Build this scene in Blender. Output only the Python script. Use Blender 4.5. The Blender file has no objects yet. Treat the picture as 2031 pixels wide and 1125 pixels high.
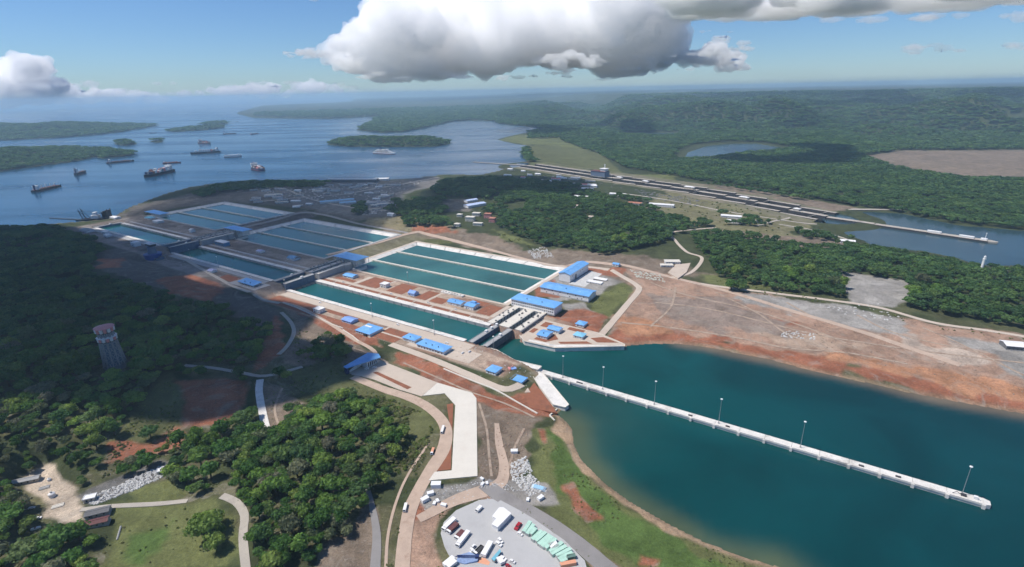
import bpy, math, random
import numpy as np
from mathutils import Vector, Matrix

random.seed(7)
rng = np.random.default_rng(7)
scene = bpy.context.scene
COL = scene.collection

# ------------------------------------------------------------------ camera
PW, PH = 2031.0, 1125.0
FPX, HY, HS, CAMZ = 1050.0, 180.0, -0.022, 360.0
ROLL = math.atan(HS)
PITCH = math.atan((PH / 2 - HY) * math.cos(ROLL) / FPX)
cR, sR, cP, sP = math.cos(ROLL), math.sin(ROLL), math.cos(PITCH), math.sin(PITCH)
cam_data = bpy.data.cameras.new("camera")
cam_data.sensor_width = 36.0
cam_data.lens = FPX / PW * 36.0
cam_data.clip_start = 1.0
cam_data.clip_end = 200000.0
cam = bpy.data.objects.new("camera", cam_data)
COL.objects.link(cam)
m = Matrix(((cR, -sR, 0), (sR * sP, cR * sP, -cP), (sR * cP, cR * cP, sP)))
cam.matrix_world = Matrix.Translation((0, 0, CAMZ)) @ m.to_4x4()
scene.camera = cam

# ------------------------------------------------------------------ sky and sun
SUN_AZ, SUN_EL = math.radians(-92), math.radians(59)      # azimuth from +Y towards +X
world = bpy.data.worlds.new("World")
scene.world = world
world.use_nodes = True
wn = world.node_tree.nodes
wl = world.node_tree.links
sky = wn.new("ShaderNodeTexSky")
sky.sky_type = 'NISHITA'
sky.sun_disc = False
sky.sun_elevation = SUN_EL
sky.sun_rotation = SUN_AZ
sky.altitude = 300
sky.air_density = 1.0
sky.dust_density = 0.15
sky.ozone_density = 3.5
tint = wn.new("ShaderNodeMix"); tint.data_type = 'RGBA'; tint.blend_type = 'MULTIPLY'; tint.inputs[0].default_value = 1
tint.inputs[7].default_value = (.66, .86, 1.12, 1)               # clear tropical air: bluer than the model's default
wl.new(sky.outputs[0], tint.inputs[6]); wl.new(tint.outputs[2], wn["Background"].inputs[0])
wn["Background"].inputs[1].default_value = 0.088
sun_data = bpy.data.lights.new("sun", 'SUN')
sun_data.energy = 4.5
sun_data.angle = math.radians(0.53)
sun_data.color = (1.0, 0.95, 0.88)
sun = bpy.data.objects.new("sun", sun_data)
sd = Vector((math.sin(SUN_AZ) * math.cos(SUN_EL), math.cos(SUN_AZ) * math.cos(SUN_EL), math.sin(SUN_EL)))
sun.rotation_euler = sd.to_track_quat('Z', 'Y').to_euler()
COL.objects.link(sun)
scene.view_settings.view_transform = 'Standard'
scene.view_settings.look = 'None'
scene.view_settings.exposure = 0.15
scene.view_settings.gamma = 1.0
scene.cycles.use_denoising = True
scene.cycles.max_bounces = 36
scene.cycles.diffuse_bounces = 3
scene.cycles.glossy_bounces = 2
scene.cycles.transparent_max_bounces = 12
scene.cycles.volume_bounces = 36
scene.cycles.use_adaptive_sampling = True
scene.cycles.adaptive_threshold = 0.04

# ------------------------------------------------------------------ picture point -> place on the ground
def ray(px, py):
    px = np.asarray(px, float); py = np.asarray(py, float)
    x, y = px - PW / 2, PH / 2 - py
    u, v = x * cR - y * sR, x * sR + y * cR
    return u, FPX * cP + v * sP, -FPX * sP + v * cP

def at(px, py, z=0.0):
    """World XY of what the photograph shows at (px, py) if it lies at height z."""
    X, Y, Z = ray(px, py)
    t = (CAMZ - z) / -Z
    return np.stack([X * t, Y * t], -1)

A2 = np.array(ray(-690, 217)[:2]); A2 = A2 / np.linalg.norm(A2)          # along the locks, towards the upper lake
B2 = np.array([A2[1], -A2[0]])                                 # across the locks, away from the camera
ROT_L = math.atan2(-A2[1], -A2[0])                             # local +x = down the locks (-A), local +y = +B

def LK(a, b):
    return A2 * a + B2 * b if np.isscalar(a) else np.outer(a, A2) + np.outer(b, B2)

def to_ab(xy):
    xy = np.asarray(xy)
    return xy @ A2, xy @ B2

def ss(e0, e1, x):
    t = np.clip((x - e0) / (e1 - e0), 0, 1)
    return t * t * (3 - 2 * t)

def in_poly(xy, poly):
    x, y = xy[:, 0], xy[:, 1]
    poly = np.asarray(poly)
    lo, hi = poly.min(0), poly.max(0)
    sel = np.where((x >= lo[0]) & (x <= hi[0]) & (y >= lo[1]) & (y <= hi[1]))[0]
    res = np.zeros(len(xy), bool)
    if len(sel) == 0:
        return res
    x, y = x[sel], y[sel]
    ins = np.zeros(len(sel), bool)
    n = len(poly)
    for i in range(n):
        x0, y0 = poly[i]; x1, y1 = poly[(i + 1) % n]
        if y0 == y1:
            continue
        c = ((y0 > y) != (y1 > y)) & (x < (x1 - x0) * (y - y0) / (y1 - y0) + x0)
        ins ^= c
    res[sel] = ins
    return res

def dist_line(xy, pts, closed=True, reach=None):
    """Distance from each xy to a polyline; beyond reach metres of its box the value is just large."""
    pts = np.asarray(pts, float)
    out = np.full(len(xy), 1e9)
    if reach is not None:
        lo, hi = pts.min(0) - reach, pts.max(0) + reach
        sel = np.where((xy[:, 0] > lo[0]) & (xy[:, 0] < hi[0]) & (xy[:, 1] > lo[1]) & (xy[:, 1] < hi[1]))[0]
    else:
        sel = np.arange(len(xy))
    if len(sel) == 0:
        return out
    q = xy[sel]
    d = np.full(len(sel), 1e18)
    n = len(pts)
    for i in range(n if closed else n - 1):
        p0, p1 = pts[i], pts[(i + 1) % n]
        e = p1 - p0
        L2 = e @ e
        if L2 < 1e-9:
            continue
        t = np.clip(((q - p0) @ e) / L2, 0, 1)
        w = q - p0 - t[:, None] * e
        d = np.minimum(d, (w * w).sum(1))
    out[sel] = np.sqrt(d)
    return out

# smooth value noise for shaping ground and scattering (numpy side)
_perm = rng.random((256, 256))
def vnoise(x, y, s):
    x = np.asarray(x) / s + 1000.0; y = np.asarray(y) / s + 1000.0
    xi, yi = np.floor(x).astype(int), np.floor(y).astype(int)
    fx, fy = x - xi, y - yi
    fx, fy = fx * fx * (3 - 2 * fx), fy * fy * (3 - 2 * fy)
    g = lambda i, j: _perm[i & 255, j & 255]
    return (g(xi, yi) * (1 - fx) + g(xi + 1, yi) * fx) * (1 - fy) + (g(xi, yi + 1) * (1 - fx) + g(xi + 1, yi + 1) * fx) * fy
def fbm(x, y, s, o=3):
    v, a, t = 0, 1.0, 0
    for k in range(o):
        v = v + a * vnoise(x + 37 * k, y - 91 * k, s / 2 ** k); t += a; a *= .5
    return v / t

# ------------------------------------------------------------------ materials
MATS = {}
def mat(name, color, rough=0.85, var=0.18, scale=0.05, bump=0.0, bscale=0.5, metal=0.0, spec=0.3, emit=None, coords='world', dark=None):
    if name in MATS:
        return MATS[name]
    M = bpy.data.materials.new(name)
    M.use_nodes = True
    nt = M.node_tree; N, Lk = nt.nodes, nt.links
    bs = N["Principled BSDF"]
    bs.inputs["Roughness"].default_value = rough
    bs.inputs["Metallic"].default_value = metal
    bs.inputs["Specular IOR Level"].default_value = spec
    geo = N.new("ShaderNodeNewGeometry")
    if var > 0:
        tex = N.new("ShaderNodeTexNoise")
        tex.inputs["Scale"].default_value = scale
        tex.inputs["Detail"].default_value = 7
        tex.inputs["Roughness"].default_value = 0.65
        Lk.new(geo.outputs["Position"], tex.inputs["Vector"])
        mr = N.new("ShaderNodeMapRange")
        mr.inputs[1].default_value = 0.25; mr.inputs[2].default_value = 0.75
        mr.inputs[3].default_value = 1 - var; mr.inputs[4].default_value = 1 + var
        Lk.new(tex.outputs[0], mr.inputs[0])
        mx = N.new("ShaderNodeMix"); mx.data_type = 'RGBA'; mx.blend_type = 'MULTIPLY'
        mx.inputs[0].default_value = 1
        mx.inputs[6].default_value = (*color, 1)
        Lk.new(mr.outputs[0], mx.inputs[7])
        out = mx.outputs[2]
        if dark is not None:                                   # wear: patches of a second colour
            t2 = N.new("ShaderNodeTexNoise"); t2.inputs["Scale"].default_value = dark[1]; t2.inputs["Detail"].default_value = 8
            t2.inputs["Roughness"].default_value = 0.7
            Lk.new(geo.outputs["Position"], t2.inputs["Vector"])
            r2 = N.new("ShaderNodeMapRange"); r2.inputs[1].default_value = dark[2]; r2.inputs[2].default_value = dark[2] + .12
            Lk.new(t2.outputs[0], r2.inputs[0])
            m2 = N.new("ShaderNodeMix"); m2.data_type = 'RGBA'
            Lk.new(r2.outputs[0], m2.inputs[0]); Lk.new(out, m2.inputs[6]); m2.inputs[7].default_value = (*dark[0], 1)
            out = m2.outputs[2]
        Lk.new(out, bs.inputs["Base Color"])
    else:
        bs.inputs["Base Color"].default_value = (*color, 1)
    if bump > 0:
        bt = N.new("ShaderNodeTexNoise"); bt.inputs["Scale"].default_value = bscale; bt.inputs["Detail"].default_value = 6
        Lk.new(geo.outputs["Position"], bt.inputs["Vector"])
        bp = N.new("ShaderNodeBump"); bp.inputs["Strength"].default_value = bump; bp.inputs["Distance"].default_value = 1.0
        Lk.new(bt.outputs[0], bp.inputs["Height"]); Lk.new(bp.outputs[0], bs.inputs["Normal"])
    MATS[name] = M
    return M

M_white = mat("white_concrete", (.66, .63, .585), .8, .14, .12, dark=((.46, .43, .39), .045, .53))
M_tan = mat("tan_concrete", (.50, .42, .345), .9, .10, .06, dark=((.44, .35, .28), .03, .55))
M_pale = mat("pale_slab", (.62, .58, .51), .9, .06, .05, dark=((.6, .55, .48), .04, .56))
M_grey = mat("grey_concrete", (.36, .355, .35), .85, .14, .08, dark=((.25, .245, .24), .05, .56))
M_dgrey = mat("dark_concrete", (.15, .15, .155), .85, .2, .1)
M_asph = mat("asphalt", (.25, .235, .225), .9, .14, .05, dark=((.19, .175, .165), .04, .55))
M_yard = mat("yard_paving", (.42, .415, .41), .9, .07, .04, dark=((.36, .35, .345), .03, .56))
M_red = mat("red_earth", (.25, .098, .055), .95, .22, .12, .3, .4, dark=((.17, .08, .05), .07, .56))
M_dirt = mat("dirt_track", (.45, .34, .265), .95, .14, .1, dark=((.33, .23, .17), .06, .56))
M_wall = mat("white_wall", (.74, .73, .72), .7, .05, .2)
M_blue = mat("blue_roof", (.15, .37, .70), .5, .07, .12, dark=((.22, .43, .70), .10, .53))
M_navy = mat("navy_steel", (.02, .035, .12), .5, .1, .2)
M_glass = mat("window_glass", (.03, .04, .055), .15, 0, spec=.6)
M_dark = mat("dark_steel", (.05, .05, .055), .6, .15, .3)
M_steel = mat("grey_steel", (.30, .31, .32), .5, .1, .3, metal=.2)
M_bluesteel = mat("blue_grey_steel", (.12, .16, .23), .55, .15, .2)
M_rust = mat("rust", (.22, .09, .055), .85, .2, .3)
M_hullred = mat("hull_red", (.22, .045, .03), .7, .1, .2)
M_hullblack = mat("hull_black", (.015, .017, .022), .55, .1, .1)
M_hullblue = mat("hull_blue", (.02, .035, .10), .5, .1, .1)
M_ship = mat("ship_white", (.72, .72, .72), .6, .05, .1)
M_mint = mat("mint_container", (.42, .62, .52), .6, .1, .2)
M_teal = mat("teal_roof", (.16, .42, .52), .5, .08, .2)
M_orange = mat("orange_sheet", (.66, .32, .2), .7, .08, .2)
M_maroon = mat("maroon_roof", (.13, .05, .05), .7, .15, .2)
M_pink = mat("pink_paint", (.66, .27, .25), .6, .12, .3)
M_carred = mat("red_paint", (.35, .02, .03), .35, 0, spec=.5)
M_trunk = mat("bark", (.09, .07, .05), .95, .2, .5)
M_rock = mat("broken_rock", (.38, .375, .36), .95, .25, .3)
M_tile = mat("red_tile", (.42, .19, .13), .85, .15, .3)
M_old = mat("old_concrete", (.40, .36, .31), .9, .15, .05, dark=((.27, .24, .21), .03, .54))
M_oldside = mat("shaded_concrete", (.045, .042, .045), .9, .3, .05)  # near-black colour paints shade onto the older locks' wall sides
M_tyre = mat("tyre_rubber", (.02, .02, .02), .9, 0)

# ------------------------------------------------------------------ mesh helpers
class MB:
    def __init__(s):
        s.v, s.f, s.m = [], [], []
    def add(s, verts, faces, mi=0):
        o = len(s.v)
        s.v += [tuple(map(float, p)) for p in verts]
        s.f += [tuple(i + o for i in f) for f in faces]
        s.m += [mi] * len(faces)
        return s
    def box(s, x0, x1, y0, y1, z0, z1, mi=0, top=None, taper=0.0):
        t = taper
        V = [(x0, y0, z0), (x1, y0, z0), (x1, y1, z0), (x0, y1, z0), (x0 + t, y0 + t, z1), (x1 - t, y0 + t, z1), (x1 - t, y1 - t, z1), (x0 + t, y1 - t, z1)]
        F = [(0, 3, 2, 1), (4, 5, 6, 7), (0, 1, 5, 4), (1, 2, 6, 5), (2, 3, 7, 6), (3, 0, 4, 7)]
        s.add(V, F, mi)
        if top is not None:
            s.m[-5] = top
        return s
    def prism(s, poly, z0, z1, mi=0, top=None):
        n = len(poly)
        ar = sum(poly[i][0] * poly[(i + 1) % n][1] - poly[(i + 1) % n][0] * poly[i][1] for i in range(n))
        if ar < 0:
            poly = list(poly)[::-1]
            if hasattr(z0, '__len__'): z0 = list(z0)[::-1]
            if hasattr(z1, '__len__'): z1 = list(z1)[::-1]
        zz0 = z0 if hasattr(z0, '__len__') else [z0] * n
        zz1 = z1 if hasattr(z1, '__len__') else [z1] * n
        V = [(p[0], p[1], zz0[i]) for i, p in enumerate(poly)] + [(p[0], p[1], zz1[i]) for i, p in enumerate(poly)]
        F = [tuple(range(n - 1, -1, -1)), tuple(range(n, 2 * n))] + [(i, (i + 1) % n, n + (i + 1) % n, n + i) for i in range(n)]
        s.add(V, F, mi)
        if top is not None:
            s.m[-(n + 1)] = top
        return s
    def tube(s, p0, p1, r0, r1=None, n=6, mi=0):
        r1 = r0 if r1 is None else r1
        p0, p1 = Vector(p0), Vector(p1)
        d = (p1 - p0).normalized()
        u = d.orthogonal().normalized(); w = d.cross(u)
        V = []
        for p, r in ((p0, r0), (p1, r1)):
            V += [p + (u * math.cos(2 * math.pi * k / n) + w * math.sin(2 * math.pi * k / n)) * r for k in range(n)]
        F = [(k, (k + 1) % n, n + (k + 1) % n, n + k) for k in range(n)] + [tuple(range(n - 1, -1, -1)), tuple(range(n, 2 * n))]
        return s.add(V, F, mi)
    def ball(s, c, r, mi=0, n=8, k=5, sq=1.0):
        V = [(c[0], c[1], c[2] - r * sq)]
        for j in range(1, k):
            ph = -math.pi / 2 + math.pi * j / k
            V += [(c[0] + r * math.cos(ph) * math.cos(2 * math.pi * i / n), c[1] + r * math.cos(ph) * math.sin(2 * math.pi * i / n), c[2] + r * sq * math.sin(ph)) for i in range(n)]
        V.append((c[0], c[1], c[2] + r * sq))
        F = [(0, 1 + (i + 1) % n, 1 + i) for i in range(n)]
        for j in range(k - 2):
            b = 1 + j * n
            F += [(b + i, b + (i + 1) % n, b + n + (i + 1) % n, b + n + i) for i in range(n)]
        b = 1 + (k - 2) * n
        F += [(b + i, b + (i + 1) % n, len(V) - 1) for i in range(n)]
        return s.add(V, F, mi)
    def lathe(s, prof, n=16, mi=0, c=(0, 0)):
        V = []
        for r, z in prof:
            V += [(c[0] + r * math.cos(2 * math.pi * i / n), c[1] + r * math.sin(2 * math.pi * i / n), z) for i in range(n)]
        F = []
        for j in range(len(prof) - 1):
            F += [(j * n + i, j * n + (i + 1) % n, (j + 1) * n + (i + 1) % n, (j + 1) * n + i) for i in range(n)]
        F += [tuple(range(n - 1, -1, -1)), tuple(range((len(prof) - 1) * n, len(prof) * n))]
        return s.add(V, F, mi)
    def mesh(s, name, mats):
        me = bpy.data.meshes.new(name)
        me.from_pydata(s.v, [], s.f)
        for M in (mats if isinstance(mats, (list, tuple)) else [mats]):
            me.materials.append(M)
        if any(s.m):
            me.polygons.foreach_set("material_index", s.m)
        me.update()
        return me

def tag(o, label=None, cat=None, group=None, kind=None):
    if label: o["label"] = label
    if cat: o["category"] = cat
    if group: o["group"] = group
    if kind: o["kind"] = kind
    return o

def link(name, me, parent=None, loc=None, rz=None):
    o = bpy.data.objects.new(name, me)
    COL.objects.link(o)
    if parent is not None: o.parent = parent
    if loc is not None: o.location = loc
    if rz is not None: o.rotation_euler = (0, 0, rz)
    return o

def part(name, mb, mats, parent, loc=None, rz=None):
    return link(name, mb.mesh(name, mats) if isinstance(mb, MB) else mb, parent, loc, rz)

def thing(name, label, cat, loc=(0, 0, 0), rz=0.0, group=None):
    o = bpy.data.objects.new(name, None)
    o.empty_display_size = 1
    COL.objects.link(o)
    o.location = loc; o.rotation_euler = (0, 0, rz)
    return tag(o, label, cat, group)

def single(name, mb, mats, label, cat, loc=None, rz=None, group=None):
    return tag(part(name, mb, mats, None, loc, rz), label, cat, group)

def struct(name, mb, mats, loc=None, rz=None):
    return tag(part(name, mb, mats, None, loc, rz), kind="structure")

def copy_tree(o, parent=None):
    c = o.copy(); COL.objects.link(c); c.parent = parent
    for ch in o.children:
        copy_tree(ch, c)
    return c

_units = ["", "first", "second", "third", "fourth", "fifth", "sixth", "seventh", "eighth", "ninth", "tenth", "eleventh", "twelfth", "thirteenth", "fourteenth", "fifteenth", "sixteenth", "seventeenth", "eighteenth", "nineteenth"]
def nth(k):
    if k < 20: return _units[k]
    t, u = divmod(k, 10)
    tens = {2: "twent", 3: "thirt", 4: "fort", 5: "fift", 6: "sixt", 7: "sevent", 8: "eight", 9: "ninet"}[t]
    return tens + "ieth" if u == 0 else tens + "y-" + _units[u]
def number_from_left(items):
    """items: (object, base description, picture x): alike things are told apart by their order in the picture"""
    by = {}
    for o, base, x in items: by.setdefault(base, []).append((x, o))
    for base, L in by.items():
        L.sort(key=lambda q: q[0])
        for k, (x, o) in enumerate(L):
            o["label"] = base if len(L) == 1 else f"{base}, {nth(k + 1)} such from left"
# ------------------------------------------------------------------ the lie of the land
LAKE_Z = 30.0
Z3, Z2, Z1 = 11.0, 22.0, 34.0              # wall-top levels of the three lock steps, from the sea up to the lake
W3, W2, W1 = 6.5, 18.0, 30.0               # water in the three chambers

CTRL = [  # (px, py, height): what the ground is doing there
 (1250,690,1.5),(1400,690,1.5),(1550,720,1.5),(1750,768,1.5),(2031,822,1.5),(2300,870,2),
 (1290,630,9),(1500,640,11),(1700,680,11),(1900,720,8),(2031,770,5),(1350,590,12),(1550,600,12),(1750,630,12),(1950,660,11),(2200,720,9),
 (1300,545,14),(1450,545,13),(1650,560,13),(1850,560,12),(2031,590,11),(2300,640,10),
 (1250,480,24),(1100,470,25),(1000,455,27),(900,455,26),(1000,400,33),(900,370,34),(820,400,34),(1100,390,33),(1250,420,27),(1350,450,21),(1450,480,15),
 (1600,470,7),(1690,490,3),(1850,510,4),(1950,530,5),(2100,560,4),(1550,520,13),(1750,525,9),
 (1450,400,17),(1350,380,23),(1250,362,29),(1100,335,32),(1020,330,32),(1550,420,10),(1640,430,4),
 (1330,340,12),(1450,355,8),(1600,390,4),(1750,412,2),(1900,437,2),(2031,452,2),(2300,480,3),
 (1200,300,14),(1150,280,18),(1260,265,8),(1360,315,2),(1450,300,2),(1550,290,3),(1700,300,4),(1900,320,4),(2100,330,5),(1700,260,12),(1990,254,6),(2200,260,10),
 (1250,240,30),(1100,235,38),(1450,235,50),(1700,230,40),(1950,225,60),(2200,230,60),
 (600,700,14),(520,720,16),(420,735,22),(400,780,20),(420,650,22),(330,560,32),(240,515,36),(213,720,42),(120,620,52),(60,500,40),(0,720,50),(-200,600,60),(-200,900,45),
 (60,830,38),(160,900,22),(110,990,12),(250,950,12),(250,1050,9),(330,850,14),(450,830,13),(600,850,15),(700,880,13),(560,960,13),(600,1060,12),(720,1100,8),(400,1100,8),(100,1100,14),
 (520,640,12),(560,700,12),(640,690,11),(700,720,11),(830,790,10),(900,860,9),(1000,850,7),(1080,830,4),(900,1000,7),(950,1100,6),(1050,960,6.5),(1120,960,4),(1150,1090,5),(1250,1080,4),(1200,1300,5),(600,1300,8),(0,1300,12),(1100,890,5),
 (390,395,33),(450,370,33),(560,372,36),(660,375,33),(760,370,32),(600,395,34),(700,410,34),(780,430,32),(860,440,30),(730,440,30),
 (190,480,36),(130,455,36),(60,445,34),(-150,470,36),
]
_c = np.array([[*at(x, y, z), z] for x, y, z in CTRL])
_far = np.array([[-9000, 9000, 60], [-30000, 30000, 60], [0, 42000, 80], [30000, 30000, 120], [16000, 9000, 120], [4000, 60, 30], [-4000, 60, 30], [0, 20, 20], [12000, 2000, 60], [-12000, 2000, 60]], float)
_c = np.vstack([_c, _far])
_n = len(_c)
_D = np.linalg.norm(_c[:, None, :2] - _c[None, :, :2], axis=2)
_Am = np.zeros((_n + 3, _n + 3))
_Am[:_n, :_n] = _D - np.eye(_n) * 6.0
_Am[:_n, _n] = 1; _Am[_n, :_n] = 1
_Am[:_n, _n + 1:] = _c[:, :2] / 1e4; _Am[_n + 1:, :_n] = _c[:, :2].T / 1e4
_wts = np.linalg.solve(_Am, np.concatenate([_c[:, 2], [0, 0, 0]]))

def px_poly(pts, z):
    return np.array([at(x, y, z) for x, y in pts])

LAKE = px_poly([(-700,560),(-300,500),(0,452),(100,446),(170,441),(215,437),(236,427),(256,413),(285,402),(330,385),(380,371),(440,362),(520,358),(600,359),
 (660,358),(760,357),(850,352),(880,347),(955,347),(985,341),(1005,335),(1040,327),(1046,322),(1036,310),(1036,297),(1050,289),(1022,286),(986,277),(1010,270),(1046,263),(1085,258),
 (1058,252),(991,246),(979,240),(930,239),(900,241),(840,254),(800,262),(760,264),(707,258),(735,244),(756,231),(650,236),(505,234),(470,226),(520,212),(700,204),(700,192.5),(450,198),(100,206),(-500,219),(-2500,270)], LAKE_Z)
ISLES = [  # footprint, height of the land above the lake
 (px_poly([(645,287),(690,291.5),(760,292.5),(860,291.5),(893,287),(893,281),(870,278),(740,279),(660,280)], LAKE_Z), 34),
 (px_poly([(-500,372),(-200,357),(0,341),(60,333),(150,321),(180,314),(205,309),(225,297),(140,293),(0,302),(-300,312),(-700,330)], LAKE_Z), 40),
 (px_poly([(176,311),(205,315),(262,309),(271,303),(240,300),(205,302)], LAKE_Z), 16),
 (px_poly([(222,286),(250,290),(272,286),(265,281),(235,281)], LAKE_Z), 26),
 (px_poly([(294,281.5),(310,283.5),(326,282.5),(322,279),(300,279)], LAKE_Z), 14),
 (px_poly([(325,260),(350,262),(395,259),(446,254),(440,251),(390,254)], LAKE_Z), 22),
 (px_poly([(395,249),(430,249),(456,245),(440,243.5),(405,246)], LAKE_Z), 22),
 (px_poly([(-600,302),(0,279),(120,274),(230,264),(318,249),(250,246.5),(0,256),(-600,268)], LAKE_Z), 70),
]
SEA = np.vstack([LK(np.array([404.]), np.array([616.])), LK(np.array([404.]), np.array([560.])), LK(np.array([357.]), np.array([545.])), LK(np.array([318.]), np.array([540.])), LK(np.array([252.]), np.array([486.])),
 px_poly([(1105,822),(1122,836),(1134,852),(1138,882),(1152,912),(1200,960),(1250,996),(1330,1042),(1400,1077),(1480,1107),(1555,1128),(1700,1200),(1900,1400),(2500,1400),(2500,910),(2200,852),(2031,821),(1900,797),(1800,778),(1700,755),(1620,738),(1530,714),(1450,698),(1400,688),(1345,682),(1290,682),(1245,686)], 0.0),
 LK(np.array([251.]), np.array([676.])), LK(np.array([330.]), np.array([616.])), LK(np.array([380.]), np.array([614.]))])
CHAN = px_poly([(1630,432),(1645,445),(1680,466),(1715,478),(1735,491),(1830,498),(1900,512),(1940,527),(2031,527),(2400,570),(2400,492),(2031,458),(1900,447),(1790,424),(1720,420),(1650,424)], 0.0)
PONDS = [px_poly(p, 2.0) for p in ([(1356,317),(1363,303),(1400,290),(1450,285),(1500,285),(1552,293),(1500,301),(1440,305),(1395,312)],
 [(1236,272),(1246,264),(1340,263),(1330,268)], [(1985,254),(2000,249),(2100,252),(2100,259),(2030,259)])]

def lock_profile(a, b):
    za = Z3 + (Z2 - Z3) * ss(884, 892, a) + (Z1 - Z2) * ss(1317, 1325, a)
    zb = Z3 + (Z2 - Z3) * ss(897, 962, a) + (Z1 - Z2) * ss(1334, 1392, a)
    zn = Z3 + (Z2 - Z3) * ss(868, 905, a) + (Z1 - Z2) * ss(1290, 1330, a)
    w = ss(698, 712, b)
    wn_ = ss(556, 548, b)
    return (za * (1 - w) + zb * w) * (1 - wn_) + zn * wn_

PADS = []        # (world polygon, height, feather): levelled ground
def pad(pts, z, feather=25):
    p = px_poly(pts, z); PADS.append((p, z, feather)); return p
PAD_YARD = pad([(862,1060),(872,1030),(905,1000),(985,985),(1030,1010),(1080,1035),(1160,1100),(1180,1150),(960,1200),(890,1140)], 6.0)
PAD_PLAZA = pad([(684,742),(752,710),(868,757),(938,777),(950,792),(950,948),(840,960),(800,800)], 10.0)
PAD_SITE = pad([(50,950),(85,930),(165,990),(165,1030),(80,1050)], 12.0)
PAD_RUBBLE = pad([(150,985),(310,915),(345,925),(340,960),(190,1010)], 12.0)

OLD_AX = [(1962,478,3),(1640,430,5),(1500,400,14),(1385,378,22),(1190,349,32),(1045,328,32.5),(938,321,32.5)]   # centre pier of the older locks
OLD3 = np.array([[*at(x, y, z), z] for x, y, z in OLD_AX])
def old_param(xy):
    """distance to the old locks' centre line and its wall height there"""
    best = np.full(len(xy), 1e9); zz = np.zeros(len(xy))
    for i in range(1, len(OLD3) - 2):
        p0, p1 = OLD3[i], OLD3[i + 1]
        e = (p1 - p0)[:2]
        t = np.clip(((xy - p0[:2]) @ e) / (e @ e), 0, 1)
        d = np.linalg.norm(xy - p0[:2] - t[:, None] * e, axis=1)
        k = d < best
        best[k] = d[k]; zz[k] = (p0[2] + t * (p1[2] - p0[2]))[k]
    return best, zz

def ground(xy, carve=True):
    xy = np.atleast_2d(np.asarray(xy, float))
    N = len(xy)
    z = np.zeros(N)
    for i in range(0, N, 20000):
        q = xy[i:i + 20000]
        D = np.sqrt((q[:, 0:1] - _c[None, :, 0]) ** 2 + (q[:, 1:2] - _c[None, :, 1]) ** 2)
        z[i:i + 20000] = D @ _wts[:_n] + _wts[_n] + (q / 1e4) @ _wts[_n + 1:]
    x, y = xy[:, 0], xy[:, 1]
    r = np.hypot(x, y)
    az = np.degrees(np.arctan2(x, y))
    z = np.maximum(z, 2.0)
    # natural unevenness, growing with distance
    z += (fbm(x, y, 160, 3) - .5) * 5 * ss(250, 900, r)
    # wooded hills to the right and the ridge behind them
    hill = ss(3300, 5600, r) * ss(-6, 12, az)
    z += hill * (75 + 620 * (fbm(x, y, 1500, 3) - .5) + 330 * (fbm(x + 5000, y, 620, 3) - .5))
    ridge = np.exp(-((y - 8600 - 900 * (fbm(x, y, 4000, 2) - .5)) / 1500.0) ** 2) * ss(2, 26, az) * (0.86 + .3 * (fbm(x, y, 900, 3) - .5))
    z = np.maximum(z, ridge * 262)
    z = np.where(r > 3000, np.clip(z, 4, 300), z)
    z += ss(9500, 14000, r) * ss(-10, 5, az) * 90 * fbm(x, y, 3500, 3)
    for p, pz, fe in PADS:
        d = dist_line(xy, p, True, fe + 5); k = in_poly(xy, p); d[k] = 0
        w = ss(fe, 0, d); z = z * (1 - w) + pz * w
    # the platform of the new locks
    a, b = to_ab(xy)
    w = ss(300, 345, a) * ss(1830, 1760, a) * ss(440, 500, b) * ss(1040, 960, b)
    w *= 1 - ss(402, 392, a) * ss(598, 608, b)
    z = z * (1 - w) + lock_profile(a, b) * w
    # shores
    d = dist_line(xy, LAKE, True, 2500); k = in_poly(xy, LAKE)
    wat = k.copy(); dl = np.where(d > 1e8, 2500, d)
    hi = np.zeros(N)
    for p, h in ISLES:
        ki = in_poly(xy, p)
        if ki.any():
            idx = np.where(ki)[0]
            di = dist_line(xy[idx], p)
            wdt = max(np.ptp(p[:, 1]) * .30, 60)
            hi[idx] = .6 + h * ss(0, wdt, di) * (.6 + .8 * fbm(x[idx], y[idx], 260, 3))
            wat[idx] = False
    z = np.where(k, np.where(wat, LAKE_Z - np.minimum(6, .6 + dl * .05), LAKE_Z + hi), z)
    zmin = LAKE_Z + .5 + np.minimum(1.2, dl * .05) - np.maximum(0, dl - 70) * .09
    z = np.where(~k, np.maximum(z, zmin), z)
    sea_d = dist_line(xy, SEA, True, 300); k = in_poly(xy, SEA); SD = np.where(sea_d > 1e8, 300, sea_d)
    near = ~((a > 330) & (b > 600) & (b < 700)) & ~((a > 300) & (b < 600) & (b > 480))
    z = np.where(k, -np.minimum(7, .4 + SD * .12), np.where(near, np.minimum(z, .45 + SD * .16 + SD ** 2 * .002), z))
    for p, pz in [(CHAN, 0.0)] + [(q, 2.0) for q in PONDS]:
        dd = dist_line(xy, p, True, 200); k = in_poly(xy, p); D = np.where(dd > 1e8, 200, dd)
        z = np.where(k, pz - np.minimum(5, .4 + D * .1), np.where(D < 190, np.minimum(np.maximum(z, pz + .6), pz + .6 + D * .12), z))
    # the older locks' trench
    od, oz = old_param(xy)
    z = np.where(od < 80, np.minimum(z, oz - 17), np.where(od < 175, z * ss(112, 175, od) + (oz - .8) * (1 - ss(112, 175, od)), z))
    z = np.where((a > 250) & (a < 397) & (b > 605) & (b < 684 + (a - 250) * .06), np.minimum(z, 5.0), z)
    if carve:
        for (a0, a1, b0, b1, zc) in CARVE:
            z = np.where((a > a0) & (a < a1) & (b > b0) & (b < b1), np.minimum(z, zc), z)
    return z

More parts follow.
